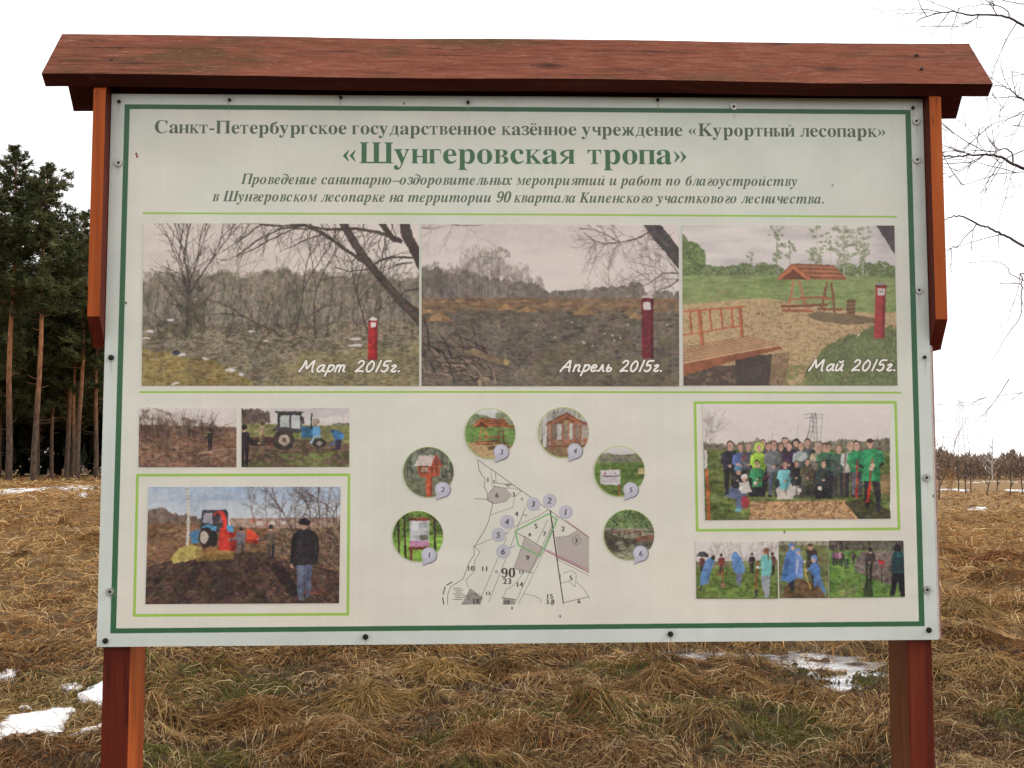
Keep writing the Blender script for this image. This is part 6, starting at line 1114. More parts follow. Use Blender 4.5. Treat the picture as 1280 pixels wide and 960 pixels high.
def field_grass():
    r = RNG; Vs, Fs, Cs = [], [], []; off = 0
    def put(V, F, C):
        nonlocal off
        Vs.append(V); Fs.append(F+off); Cs.append(C); off += len(V)
    for n, d0, d1, near in ((285000, 2.95, 13.5, 1), (120000, 13.5, 80, 0)):
        # equal numbers per unit of log distance
        d = d0*(d1/d0)**(r.rand(n)**(1.0 if near else .9)); a = -.66+1.26*r.rand(n); x = CAM[0]+d*np.sin(a); y = CAM[1]+d*np.cos(a)
        dens = (.07 if near else .35)+(.93 if near else .65)*ss(.40, .66, .65*vn(x*1.9+4, y*1.9)+.35*vn(x*5, y*5))*(1-.97*np.clip(hollow(x, y), 0, 1))
        keep = (r.rand(n) < dens) & ((pool(x, y) < .06) | (ground_h(x, y) > -.07+.03*r.rand(n)))
        for cx, cy, rr in SNOW_XY: keep &= ~(((x-cx)**2+(y-cy)**2) < rr*rr*(.6+.5*r.rand(n)))
        x, y, d = x[keep], y[keep], d[keep]; n = len(x)
        ang = 2*math.pi*vn(x*.55+2, y*.55+9)*2.2+(vn(x*2.2, y*2.2)-.5)*3+(r.rand(n)-.5)*1.3
        k = np.clip(d/7, .75, 5) if near else np.clip(d/9, 1, 6)
        L = (.06+.20*r.rand(n)**1.7)*np.clip(d/7, .85, 2.4); wd = (.0022+.0026*r.rand(n))*k*(1.0 if near else 1.5)
        lift = .012+.05*r.rand(n)**2*np.clip(d/8, 1, 2.5); up_ = r.rand(n) < (.05 if near else .10); lift = np.where(up_, lift+.07*r.rand(n)*np.clip(d/8, 1, 2), lift)
        put(*blades(x, y, ang, L, wd, lift, pal_pick(n, x, y), ground_h))
    # tussock skirts
    tu = [t for t in AUTO]; X, Y, A, Ls, Cc = [], [], [], [], []
    for tx, ty, rr, h in tu:
        m = int(190*(rr/.25)); a = 2*math.pi*r.rand(m); q = rr*.75*np.sqrt(r.rand(m)); X.append(tx+q*np.cos(a)); Y.append(ty+q*np.sin(a)); A.append(a+(r.rand(m)-.5)*2.6+(vn(X[-1]*4, Y[-1]*4)-.5)*2); Ls.append(rr*(.6+.9*r.rand(m)))
        base = PAL[[0, 1, 2, 1, 3][r.randint(5)]]; Cc.append(base*(.7+.6*r.rand(m))[:, None])
    x, y, A, Ls, Cc = map(np.concatenate, (X, Y, A, Ls, Cc)); d = np.hypot(x-CAM[0], y-CAM[1])
    put(*blades(x, y, A, Ls, (.0024+.0024*r.rand(len(x)))*np.clip(d/7, .8, 4), .012+.05*r.rand(len(x)), Cc, ground_h))
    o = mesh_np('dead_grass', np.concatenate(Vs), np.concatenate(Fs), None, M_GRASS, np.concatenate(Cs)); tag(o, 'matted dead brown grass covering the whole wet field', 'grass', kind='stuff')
    # single long pale blades lying over the mat
    n = 3000; d = 3.0*(3.2)**r.rand(n); a = -.5+1.0*r.rand(n); x = CAM[0]+d*np.sin(a); y = CAM[1]+d*np.cos(a); keep = (ground_h(x, y) > -.07) & (y > .25); x, y, d = x[keep], y[keep], d[keep]; n = len(x)
    V, F, C = blades(x, y, 2*math.pi*r.rand(n), .10+.18*r.rand(n), (.0020+.0020*r.rand(n))*np.clip(d/6, .8, 1.6), .02+.08*r.rand(n)**2, np.array([.56, .43, .25])*(.6+.6*r.rand(n))[:, None], ground_h)
    tag(mesh_np('pale_straw', V, F, None, M_GRASS, C), 'single long pale straws lying loose over the matted grass', 'straw', kind='stuff')
    # crumbs of rotten litter and moss between the blades
    n = 105000; d = 2.95*(3.6)**r.rand(n); a = -.5+1.0*r.rand(n); x = CAM[0]+d*np.sin(a); y = CAM[1]+d*np.cos(a); keep = (pool(x, y) < .75) & (y > .2); x, y, d = x[keep], y[keep], d[keep]; n = len(x)
    g = vn(x*1.15+31, y*1.15+17)+.4*(vn(x*4, y*4)-.5); c = PAL[[5, 3, 1, 3, 5, 4]][r.randint(6, size=n)]*(.6+.9*r.rand(n))[:, None]; gm = r.rand(n) < ss(.42, .72, g)*.75; c *= (1-.75*np.clip(hollow(x, y), 0, 1))[:, None]; c[gm] = np.array([(.10, .105, .022), (.065, .075, .018), (.13, .12, .035)])[r.randint(3, size=gm.sum())]
    V, F, C = blades(x, y, 2*math.pi*r.rand(n), .015+.045*r.rand(n), (.004+.006*r.rand(n))*np.clip(d/6, .8, 2), .006+.028*r.rand(n), c, ground_h)
    tag(mesh_np('leaf_litter', V, F, None, M_GRASS, C), 'dark wet litter and moss crumbs lying between the dead grass', 'litter', kind='stuff')
    n = 60000; d = 9.5*(4.5)**r.rand(n); a = -.60+1.16*r.rand(n); x = CAM[0]+d*np.sin(a); y = CAM[1]+d*np.cos(a); k = np.clip(d/7, 1, 4); q = .55*vn(x*.8+3, y*.8)+.45*vn(x*2.7, y*2.7)
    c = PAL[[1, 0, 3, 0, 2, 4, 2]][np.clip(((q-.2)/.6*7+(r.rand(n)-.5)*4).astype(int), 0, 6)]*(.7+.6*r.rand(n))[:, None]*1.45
    V, F, C = blades(x, y, 2*math.pi*r.rand(n), (.10+.14*r.rand(n))*k*.7, (.0028+.003*r.rand(n))*k, (.008+.03*r.rand(n))*k*.7, c, ground_h)
    tag(mesh_np('low_stubble', V, F, None, M_GRASS, C), 'low broken stubble and litter over the farther field', 'stubble', kind='stuff')
    # moss and new green shoots
    n = 60000; d = 3.0*(3.0)**r.rand(n); a = -.5+1.0*r.rand(n); x = CAM[0]+d*np.sin(a); y = CAM[1]+d*np.cos(a); g = vn(x*1.15+31, y*1.15+17)+.3*(vn(x*4, y*4)-.5)
    for gx, gy, gr in ((1.15, 5.6, .55), (1.6, 6.6, .6), (.45, 1.95, .35), (-.9, 1.7, .5), (1.0, 2.6, .4), (-.55, 3.6, .5), (-1.5, 2.1, .4)): g = g+.5*np.exp(-((x-gx)**2+(y-gy)**2)/gr**2)
    keep = (g > .66) & (pool(x, y) < .35) & (y > .3); x, y, d = x[keep], y[keep], d[keep]; n = len(x)
    c = GREEN[r.randint(3, size=n)]*[1.1, .95, .9]*(.6+.8*r.rand(n))[:, None]
    V, F, C = blades(x, y, 2*math.pi*r.rand(n), .03+.05*r.rand(n), (.003+.003*r.rand(n))*np.clip(d/6, .8, 2), .02+.035*r.rand(n), c, ground_h)
    tag(mesh_np('green_moss', V, F, None, M_GRASS, C), 'low green moss and new shoots between the dead grass', 'moss', kind='stuff')
def big_tussock(p, rr, h, col, label):
    r = RNG; x0, y0 = p[0], p[1]; z0 = float(ground_h(x0, y0)); hf = lambda X, Y: ground_h(X, Y)+h*np.exp(-((X-x0)**2+(Y-y0)**2)/(rr*rr)*1.3)
    root = empty('grass_tussock', (x0, y0, z0)); tag(root, label, 'grass tussock', 'large tussocks of dead grass')
    # mound
    q = np.linspace(0, 1.7*rr, 12); a = np.linspace(0, 2*math.pi, 25)[:-1]; A, Q = np.meshgrid(a, q); X = x0+Q*np.cos(A); Y = y0+Q*np.sin(A); Z = hf(X, Y)+.002-.03*(Q/(1.7*rr))**4
    V = np.stack([X-x0, Y-y0, Z-z0], -1).reshape(-1, 3); i = np.arange(11)[:, None]*24+np.arange(24)[None]; j = np.arange(11)[:, None]*24+(np.arange(24)[None]+1) % 24; F = np.stack([i, j, j+24, i+24], -1).reshape(-1, 4)
    cc = np.array(col)*.35; mesh_np('mound', V, F, None, M_GRASS, np.tile(cc, (len(V), 1)), parent=root)
    n = int(2600*(rr/.3)**1.2); a = 2*math.pi*r.rand(n); q = rr*.95*r.rand(n)**.7; x = x0+q*np.cos(a); y = y0+q*np.sin(a)
    comb = 2*math.pi*r.rand(); th = a+1.1*np.sin(comb-a)+(r.rand(n)-.5)*1.6+(vn(x*6, y*6)-.5)*1.8; d = math.hypot(x0-CAM[0], y0-CAM[1])
    c = np.array(col)*[.80, .68, .55]*(.35+.85*r.rand(n))[:, None]*np.where(r.rand(n) < .12, 1.5, 1)[:, None]
    V, F, C = blades(x, y, th, rr*(.3+.9*r.rand(n)), (.0022+.0028*r.rand(n))*max(.9, d/6), .012+.06*r.rand(n)**2, c, hf)
    V = V-[x0, y0, z0]; mesh_np('blades', V, F, None, M_GRASS, C, parent=root)
# ---------------------------------------------------------------- snow and water
def snow_mat():
    m, t, p = mat('old granular snow', .7, .2); n = noise(t, 16, 7, .7); t.links.new(ramp(t, n, [(.28, (.36, .33, .28)), (.42, (.62, .62, .63)), (.6, (.82, .83, .85))]), p.inputs['Base Color']); bump(t, p, noise(t, 60, 5, .7), .4, .01); return m
M_SNOW = snow_mat()
def snow(pts, thick, label, res=.02, group=None, name='snow_patch', kind=None):
    P = np.array([on_ground(a, b)[:2] for a, b in pts]); lo = P.min(0)-res; hi = P.max(0)+res
    nx = max(4, min(160, int((hi[0]-lo[0])/res))); ny = max(4, min(160, int((hi[1]-lo[1])/res))); xs = np.linspace(lo[0], hi[0], nx); ys = np.linspace(lo[1], hi[1], ny); X, Y = np.meshgrid(xs, ys)
    sz = min(hi-lo); X2 = X+sz*.08*(vn(X/sz*5, Y/sz*5)-.5)*2; Y2 = Y+sz*.08*(vn(X/sz*5+9, Y/sz*5+4)-.5)*2
    X2 = X2+sz*.10*(vn(X/sz*17+2, Y/sz*17)-.5); Y2 = Y2+sz*.10*(vn(X/sz*17+5, Y/sz*17+8)-.5)
    D = np.full(X.shape, 1e9); ins = np.zeros(X.shape, bool); res = max(res, (hi[0]-lo[0])/nx, (hi[1]-lo[1])/ny)
    for i in range(len(P)):
        a, b = P[i], P[(i+1) % len(P)]; e = b-a; t = np.clip(((X2-a[0])*e[0]+(Y2-a[1])*e[1])/(e@e+1e-12), 0, 1); D = np.minimum(D, np.hypot(X2-a[0]-t*e[0], Y2-a[1]-t*e[1]))
        c = (a[1] > Y2) != (b[1] > Y2); xc = a[0]+(Y2-a[1])*e[0]/(e[1] if e[1] else 1e-9); ins ^= c & (X2 < xc)
    s = np.where(ins, D, -D); k = ins | (D < res*1.2); edge = np.clip(s/(sz*.28), 0, 1)
    Z = ground_h(X, Y)*.55+.45*land(X, Y)+(.012 if res > .03 else .022)+thick*(edge**.5)+thick*.3*(vn(X*7, Y*7)-.5)*edge-np.where(ins, 0, thick+.05)
    idx = -np.ones(X.shape, int); idx[k] = np.arange(k.sum()); V = np.stack([X[k], Y[k], Z[k]], -1); q = [idx[:-1, :-1], idx[:-1, 1:], idx[1:, 1:], idx[1:, :-1]]; ok = (q[0] >= 0) & (q[1] >= 0) & (q[2] >= 0) & (q[3] >= 0); F = np.stack([a[ok] for a in q], -1)
    c0 = P.mean(0); z0 = float(land(c0[0], c0[1])); V = V-[c0[0], c0[1], z0]; o = mesh_np(name, V, F, None, M_SNOW); o.location = (c0[0], c0[1], z0)
    tag(o, label, 'snow', group, kind) if kind is None else tag(o, kind=kind)
    for cx, cy in P[::1]: pass
    SNOW_XY.append((c0[0], c0[1], .24*math.sqrt((hi[0]-lo[0])*(hi[1]-lo[1]))))
    return o
g_ = 'patches of old snow'
snow([(-6, 912), (-6, 906), (14, 898), (34, 895), (46, 896), (60, 892), (76, 889), (88, 893), (80, 902), (74, 911), (52, 914), (34, 918), (18, 922), (4, 938), (-6, 944)], .035, 'largest white snow patch in the grass at the lower left edge', .02, g_)
snow([(86, 916), (100, 913), (126, 909), (150, 908), (160, 915), (150, 921), (120, 924), (96, 921)], .03, 'narrow snow patch touching the foot of the left post', .018, g_)
snow([(96, 873), (108, 866), (128, 860), (160, 862), (166, 874), (150, 884), (118, 885), (104, 880)], .04, 'thick snow lump just left of the left post below the board corner', .02, g_)
snow([(76, 859), (92, 859), (104, 862), (98, 866), (80, 864)], .012, 'thin snow sliver above the lump by the left post', .015, g_)
snow([(-4, 845), (10, 843), (22, 843), (18, 848), (-4, 849)], .014, 'small snow streak at the left edge above the largest patch', .02, g_)
snow([(22, 886), (32, 884), (42, 887), (34, 890), (24, 890)], .015, 'little snow crumb between the streak and the largest patch', .012, g_)
snow([(-90, 618), (-40, 615), (0, 613), (60, 610), (100, 608), (130, 607), (130, 611), (100, 612), (40, 615), (0, 617), (-40, 620), (-90, 624)], .03, None, .12, None, 'snow_track', 'structure')
snow([(1210, 635), (1222, 633.5), (1234, 635), (1228, 638), (1219, 639)], .03, 'bright white snow patch alone in the right hand field', .08, g_)
snow([(1174, 611.8), (1190, 611.2), (1204, 612), (1214, 613), (1204, 613.6), (1190, 613), (1174, 612.8)], .03, 'long snow streak at the feet of the saplings, right of the board', .15, g_)
snow([(1252, 602), (1266, 600.5), (1276, 602.5), (1262, 605)], .03, 'farthest snow streak, under the distant trees at the right edge', .12, g_)
snow([(1254, 613), (1264, 612.4), (1290, 613), (1290, 614.6), (1262, 614.4)], .03, 'snow streak at the right edge between two thin saplings', .15, g_)
snow([(96, 617), (104, 616), (112, 617.5), (106, 619.5), (99, 619)], .03, 'tiny bright snow spot below the far snow track on the left', .05, g_)
snow([(34, 619), (40, 618.6), (46, 623), (40, 624)], .03, 'slanting snow fleck below the far snow track near the left edge', .05, g_)
def water():
    m, t, p = mat('water with painted sky gleam and ice', .06, .5); gleam = noise(t, 3.2, 6, .7); t.links.new(ramp(t, gleam, [(.45, (.05, .045, .04)), (.6, (.45, .45, .46)), (.75, (.7, .7, .72))]), p.inputs['Base Color']); p.inputs['IOR'].default_value = 1.33; p.inputs['Specular IOR Level'].default_value = .5  # white patches in the base colour stand for bright sky reflection and slush
    bump(t, p, noise(t, 7, 3, .5), .03, .01)
    a = np.linspace(0, 2*math.pi, 49)[:-1]; P = [(2.5+1.75*math.cos(t_)*(1+.08*math.sin(3*t_)), 6.6+1.5*math.sin(t_)*(1+.06*math.cos(5*t_)), -.104) for t_ in a]
    bm = bmesh.new(); bm.faces.new([bm.verts.new(q) for q in P]); o = bm_obj('puddle', bm, m); tag(o, kind='structure')
water(); field_grass()
for p, rr, h, c, l in BIGW: big_tussock(p, rr, h, c, l)
# ---------------------------------------------------------------- the information board
board = empty('information_board', (0, .07, float(ground_h(0, .07)))); tag(board, 'roofed wooden information board with printed white banner on two red posts', 'notice board')
def B(o, par=None):                                       # hang a part on the board, keeping its world coordinates
    par = par or board; o.parent = par; off = Vector((0, 0, 0)); q = par
    while q: off += q.location; q = q.parent
    if o.type == 'MESH': o.data.transform(Matrix.Translation(-off))
    return o
XL = .9988
for s, x0, x1 in ((-1, -.989, -.925), (1, .928, .990)):
    gz = float(ground_h((x0+x1)/2, .07))
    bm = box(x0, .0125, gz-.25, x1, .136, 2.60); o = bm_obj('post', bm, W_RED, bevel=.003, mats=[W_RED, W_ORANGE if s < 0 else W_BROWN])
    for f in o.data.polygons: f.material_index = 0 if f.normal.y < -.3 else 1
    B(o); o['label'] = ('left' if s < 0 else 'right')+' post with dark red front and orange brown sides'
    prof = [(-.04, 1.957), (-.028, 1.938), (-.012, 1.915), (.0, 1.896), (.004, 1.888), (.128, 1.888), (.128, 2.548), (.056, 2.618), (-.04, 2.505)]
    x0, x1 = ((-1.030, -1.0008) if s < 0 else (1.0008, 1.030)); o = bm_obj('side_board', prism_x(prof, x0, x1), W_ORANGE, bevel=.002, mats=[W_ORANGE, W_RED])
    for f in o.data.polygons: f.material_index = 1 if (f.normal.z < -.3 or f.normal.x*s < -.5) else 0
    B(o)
for z in (1.27, 1.85): B(bm_obj('rail', box(-.9245, .013, z-.04, .9275, .045, z+.04), W_EDGE, bevel=.003))
B(bm_obj('crossbeam', box(-.9245, .013, 2.42, .9275, .05, 2.575), W_EDGE, bevel=.003))
XR0, XR1 = -1.1455, 1.150
fp = [(.0555, 2.679), (-.0635, 2.535), (-.0365, 2.5126), (.0555, 2.624)]
rp = [(.1105-y+.0012, z) for y, z in fp][::-1]
def plank(name, prof, seed):
    """roof plank drawn out along x in short lengths with a slightly uneven face and edges"""
    r = _rng(seed); n = 60; V = []; pr = []
    for i in range(4):                                     # subdivide the profile a little
        a, b = prof[i], prof[(i+1) % 4]; k = 6 if i in (0, 2) else 2
        for j in range(k): pr.append((a[0]+(b[0]-a[0])*j/k, a[1]+(b[1]-a[1])*j/k))
    m = len(pr); nz = np.cumsum(r.randn(n+1))*.0004
    for i in range(n+1):
        x = XR0+(XR1-XR0)*i/n
        for j, (y, z) in enumerate(pr): e = .0007*(r.rand()-.5); V.append((x, y+e, z+e+.0016*math.sin(i*.21+j*.05)+nz[i]*.5))
    F = [(i*m+j, i*m+(j+1) % m, (i+1)*m+(j+1) % m, (i+1)*m+j) for i in range(n) for j in range(m)]
    bm = bmesh.new(); vs = [bm.verts.new(v) for v in V]
    for f in F: bm.faces.new([vs[i] for i in f])
    bm.faces.new(vs[:m]); bm.faces.new(vs[-m:][::-1])
    bmesh.ops.recalc_face_normals(bm, faces=bm.faces)
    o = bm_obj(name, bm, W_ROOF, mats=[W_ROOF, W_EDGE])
    for f in o.data.polygons: f.material_index = 1 if f.normal.z < -.1 else 0  # unweathered undersides, coloured darker to carry the shade of the eave
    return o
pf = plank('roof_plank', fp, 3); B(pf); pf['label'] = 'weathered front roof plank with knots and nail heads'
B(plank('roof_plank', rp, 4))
def disc(bm, c, r, depth, nrm, seg=14, r2=None):
    m = Vector(nrm).to_track_quat('Z', 'Y').to_matrix().to_4x4(); m.translation = Vector(c)
    bmesh.ops.create_cone(bm, cap_ends=True, segments=seg, radius1=r, radius2=r if r2 is None else r2, depth=depth, matrix=m)
fn = Vector((0, -.768, .640)).normalized()
for px, py in ((150, 60), (139, 75), (1146, 69), (1152, 86)):
    v = ray(px, py); n_ = np.array([0, -.7708, .6371]); p0 = np.array([0, .0555, 2.679]); s_ = ((p0-CAM)@n_)/(v@n_); P = CAM+v*s_
    bm = bmesh.new(); disc(bm, P+n_*.0005, .0045, .003, n_, 10); B(bm_obj('nail', bm, M_NAIL), pf)
# banner: the print, a few millimetres thick, on the cellular sheet
def print_sheet(name, quad_w, pic, m, y, thick, label=None, disc_c=None, par=None, ripple=0):
    """flat sheet whose front carries the print; quad_w are world (x,z) corners, top left first"""
    x0, z1, W_, H_ = pic.x0, pic.z1, pic.w/pic.ppm, pic.h/pic.ppm
    bm = bmesh.new(); uvl = bm.loops.layers.uv.new('print')
    if ripple:
        nx, nz = 90, 60; (ax, az), (bx, bz), (cx, cz), (dx, dz) = quad_w; G_ = []
        for j in range(nz+1):
            for i in range(nx+1):
                u, v = i/nx, j/nz; x = (ax*(1-u)+bx*u)*(1-v)+(dx*(1-u)+cx*u)*v; z = (az*(1-u)+bz*u)*(1-v)+(dz*(1-u)+cz*u)*v
                e = min(u, 1-u, v, 1-v); G_.append(bm.verts.new((x, y+ripple*(math.sin(x*5.1+1)*math.sin(z*4.3)-.3*math.sin(x*13))*min(1, e*12), z)))
        fr = [bm.faces.new((G_[j*(nx+1)+i], G_[(j+1)*(nx+1)+i], G_[(j+1)*(nx+1)+i+1], G_[j*(nx+1)+i+1])) for j in range(nz) for i in range(nx)]
        rim = [G_[i] for i in range(nx+1)]+[G_[j*(nx+1)+nx] for j in range(1, nz+1)]+[G_[nz*(nx+1)+i] for i in range(nx-1, -1, -1)]+[G_[j*(nx+1)] for j in range(nz-1, 0, -1)]
    else:
        rim = [bm.verts.new((x, y, z)) for x, z in quad_w]; fr = [bm.faces.new(rim)]
    if ripple: rim = [bm.verts.new(v.co) for v in rim]
    back = [bm.verts.new((v.co.x, y+thick, v.co.z)) for v in rim]; n = len(rim)
    for i in range(n): bm.faces.new((rim[i], rim[(i+1) % n], back[(i+1) % n], back[i]))
    bm.faces.new(back[::-1]); bmesh.ops.recalc_face_normals(bm, faces=bm.faces)
    for f in fr:
        if f.normal.y > 0: f.normal_flip()
    for f in bm.faces:
        if ripple and len(f.verts) == 4 and f.normal.y < -.9: f.smooth = True
        for l in f.loops: l[uvl].uv = ((l.vert.co.x-x0)/W_, 1-(z1-l.vert.co.z)/H_)
    me = bpy.data.meshes.new(name); bm.to_mesh(me); bm.free(); me.materials.append(m); o = bpy.data.objects.new(name, me); COL.objects.link(o); B(o, par)
    if label: o['label'] = label
    return o
pic = Pic(-XL, 1.184, XL, 2.514, PPM, 7); base_print(pic)
banner = print_sheet('banner', [(-XL, 2.508), (XL, 2.514), (XL, 1.1872), (-XL, 1.1806)], pic, image_mat('banner print', pic, PRINT_GAIN), -.004, .004, ripple=.0004)
B(bm_obj('backing_sheet', box(-.996, .0003, 1.186, 1.0085, .0082, 2.505), M_PC, bevel=.0008))
bm = bmesh.new()
for k in range(236):
    z = 1.192+k*.0055; c = box(1.0005, -.0012, z-.0016, 1.0038, .0, z+.0016); bm2 = bpy.data.meshes.new('t'); c.to_mesh(bm2); c.free(); bm.from_mesh(bm2); bpy.data.meshes.remove(bm2)
o = B(bm_obj('cell_ends', bm, M_CELL)); o['kind'] = 'stuff'
for i, (nm, quad, fn_, lab) in enumerate(PRINTS):
    pc = newpic(quad, 10+i); fn_(pc); b = board_xz(*np.array(quad, float).T); o = print_sheet(nm, list(zip(b[0], b[1])), pc, image_mat(fn_.__name__, pc, PHOTO_GAIN), -.0051, .0006, lab, par=banner)
for i in range(6):
    (cx, cy), fn_, num, (bx, by), lab = DISCS[i]; pc = disc_pic(i)
    out = []; 
    for k in range(72):                                   # outline: the disc joined to its number bubble
        out.append((cx+109*math.cos(2*math.pi*k/72), cy+109*math.sin(2*math.pi*k/72)))
    TA, TB, TC = (bx-27, by+8), (bx-27, by+48), (bx+10, by+32)
    def tri(x, y): s_ = [(q[0]-o_[0])*(y-o_[1])-(q[1]-o_[1])*(x-o_[0]) for o_, q in ((TA, TB), (TB, TC), (TC, TA))]; return all(v < 0 for v in s_) or all(v > 0 for v in s_)
    def inside(x, y):
        return tri(x, y) or math.hypot(x-cx, y-cy) < 109 or math.hypot(x-bx-1, y-by-1) < 35
    pts = []; mx_, my_ = (cx+bx)/2, (cy+by)/2
    tail = [(bx-28+1, by+48), (bx+8, by+33)]
    for k in range(360):
        t_ = 2*math.pi*k/360; dxx, dyy = math.cos(t_), math.sin(t_); s_ = 200
        while s_ > 5 and not inside(mx_+dxx*s_, my_+dyy*s_): s_ -= .7
        ang = t_
        pts.append((mx_+dxx*s_, my_+dyy*s_))
    b = board_xz(np.array([q[0] for q in pts])/3.4286+480, np.array([q[1] for q in pts])/3.4286+500)
    o = print_sheet('round_print', list(zip(b[0], b[1])), pc, image_mat('round print', pc, PHOTO_GAIN), -.0051, .0006, lab, par=banner)
for px, py, kind in ((149, 127, 1), (287, 125, 1), (426, 122, 1), (585, 128, 1), (822, 125, 1), (917, 133.5, 0), (1141, 135, 1), (1145, 151.5, 0), (1146, 200, 0), (1148.4, 362.7, 0), (1155.7, 446.5, 1), (1157.8, 597, 0), (1158.8, 737, 0), (1161, 787.5, 2), (838, 792.5, 2), (457, 796, 2), (132, 801, 2), (137.8, 739.5, 0), (139, 447, 2), (148.5, 203.6, 0)):
    P = at(px, py, -.005); r0 = {0: .0088, 1: .0042, 2: .0066}[kind]
    bm = bmesh.new(); disc(bm, (P[0], -.0066, P[2]), r0, .003, (0, -1, 0), 16)
    if kind == 0: disc(bm, (P[0], -.0092, P[2]), r0*.42, .004, (0, -1, 0), 8, r0*.3)
    else: disc(bm, (P[0], -.0096, P[2]), r0*.8, .004, (0, -1, 0), 8, r0*.45)
    o = bm_obj('screw' if kind == 0 else 'bolt', bm, None, mats=[M_ZINC if kind == 0 else M_BOLT, M_BOLT])
    if kind == 0:
        for f in o.data.polygons: f.material_index = 1 if f.center.y < -.0083 or (abs(f.center.x-P[0]) < r0*.45 and abs(f.center.z-P[2]) < r0*.45 and f.normal.y > -.5) else 0
    B(o, banner)
# ---------------------------------------------------------------- pines
def pine(seed, H, c0, R0):
    r = _rng(seed); T = MB(); T2 = MB(); lean = (r.rand(2)-.5)*.35; P = [np.array([lean[0]*(t/9)**1.5+.06*math.sin(t*1.1+seed), lean[1]*(t/9)**1.5+.05*math.cos(t*.9), H*t/9]) for t in range(10)]
    T.tube(P, .135*(H/14), .03, 9); pos = lambda z: P[min(8, int(z/H*9))]+(P[min(8, int(z/H*9))+1]-P[min(8, int(z/H*9))])*(z/H*9-min(8, int(z/H*9)))
    for k in range(14):                                    # dead stubs on the bare trunk
        z = H*(.12+(c0-.1)*r.rand()); a = 2*math.pi*r.rand(); p = pos(z); l = .15+.8*r.rand()**2; d = np.array([math.cos(a), math.sin(a), -.1+.4*r.rand()]); T.tube([p, p+d*l*.6, p+d*l+[0, 0, .1*l]], .018, .006, 4)
    cl = []
    n = int(46+H*1.6)
    for k in range(n):
        f = c0+(1-c0)*(k+r.rand())/n; z = H*min(.985, f); a = 2.4*k+r.rand(); g = (f-c0)/(1-c0); prof = (.45+1.1*math.sin(math.pi*min(1, g*.78+.16)))*(1-.78*g**2.2)
        l = R0*prof*(.5+.65*r.rand()); e = .15+.65*g+.35*(r.rand()-.5); p = pos(z); d = np.array([math.cos(a)*math.cos(e), math.sin(a)*math.cos(e), math.sin(e)])
        q = p+d*l*.6; e2 = q+d*l*.4+np.array([0, 0, .12*l]); T2.tube([p, q, e2], .03*(1-g*.6), .008, 4)
        for j in range(max(4, int(l*11))):
            s = .28+.75*r.rand(); base = p+(e2-p)*s; sd = (r.rand(3)-.5)*np.array([1.1, 1.1, .45])*l*.5*s; c = base+sd; cl.append((c, (.7+.5*r.rand())*(1-.4*max(0, g-.6)/.4)))
            if r.rand() < .35: T2.tube([base, c], .009, .004, 3)
    for k in range(10): cl.append((pos(H*(.95+.05*r.rand()))+(r.rand(3)-.5)*[.3, .3, .4], .8))
    V, F, C = [], [], []; n0 = 0
    for c, s in cl:
        m = 22; a = 2*math.pi*r.rand(m); e = np.arcsin(r.rand(m)*1.5-.5); L = .25*s*(.6+.7*r.rand(m)); d = np.stack([np.cos(a)*np.cos(e), np.sin(a)*np.cos(e), np.sin(e)], -1); sd = np.cross(d, r.rand(m, 3)-.5); sd /= np.linalg.norm(sd, axis=1)[:, None]; w_ = (.027*s)
        o0 = c+(r.rand(m, 3)-.5)*.16*s; A = o0+sd*w_; B_ = o0-sd*w_; D = o0+d*L[:, None]; V.append(np.stack([A, B_, D], 1).reshape(-1, 3)); F.append(np.arange(m*3).reshape(-1, 3)+n0); n0 += m*3
        col = np.array([(.055, .068, .022), (.075, .088, .03), (.042, .052, .02), (.09, .092, .036)][r.randint(4)])*(.7+.6*r.rand()); C.append(np.tile(col, (m*3, 1)))
    return T, T2, np.concatenate(V), np.concatenate(F), np.concatenate(C)
def bark():
    m, t, p = mat('pine bark', .85, .15); tc = N(t, 'TexCoord'); sp = N(t, 'SeparateXYZ'); t.links.new(tc.outputs['Object'], sp.inputs[0]); mr = N(t, 'MapRange'); mr.inputs[1].default_value = 2.2; mr.inputs[2].default_value = 5.5; t.links.new(sp.outputs['Z'], mr.inputs[0])
    n = noise(t, 9, 6, .7, (1, 1, .35)); lo = ramp(t, n, [(.35, (.035, .024, .018)), (.65, (.12, .082, .06))]); hi = ramp(t, n, [(.35, (.13, .052, .024)), (.65, (.34, .155, .075))]); t.links.new(mixc(t, mr.outputs[0], lo, hi), p.inputs['Base Color']); bump(t, p, n, .6, .03); return m
M_BARK = bark()
protos = [pine(s, H, c0, R0) for s, H, c0, R0 in ((1, 13.9, .52, 1.75), (2, 12.9, .50, 1.8), (3, 12.4, .40, 1.6), (4, 13.2, .34, 1.9), (5, 11.8, .28, 1.8))]
pm = []
M_LIMB = plain('dark pine limbs', (.075, .042, .026), .85, .1, 0, .4, 6)
for i, (T, T2, V, F, C) in enumerate(protos):
    a = T.build('trunk', M_BARK); b = mesh_np('crown', V, None, F, M_NEEDLE, C); c_ = T2.build('limbs', M_LIMB); pm.append((a.data, b.data, c_.data))
    for o in (a, b, c_): bpy.data.objects.remove(o)
def put_pine(px, Y, proto, label, rz, sc=1., group='pines at the edge of the wood on the left'):
    x = at(px, 590, Y)[0]; z = float(ground_h(x, Y))-.1; root = empty('pine_tree', (x, Y, z), rz); root.scale = (sc,)*3; tag(root, label, 'pine tree', group)
    for nm, me in zip(('trunk', 'crown', 'limbs'), pm[proto]): o = bpy.data.objects.new(nm, me); COL.objects.link(o); o.parent = root
put_pine(9, 42.5, 0, 'tallest pine at the left edge, its orange trunk bare below a high crown', .3)
put_pine(43, 42.0, 1, 'second pine from the left edge, stout reddish trunk and spreading crown', 1.9)
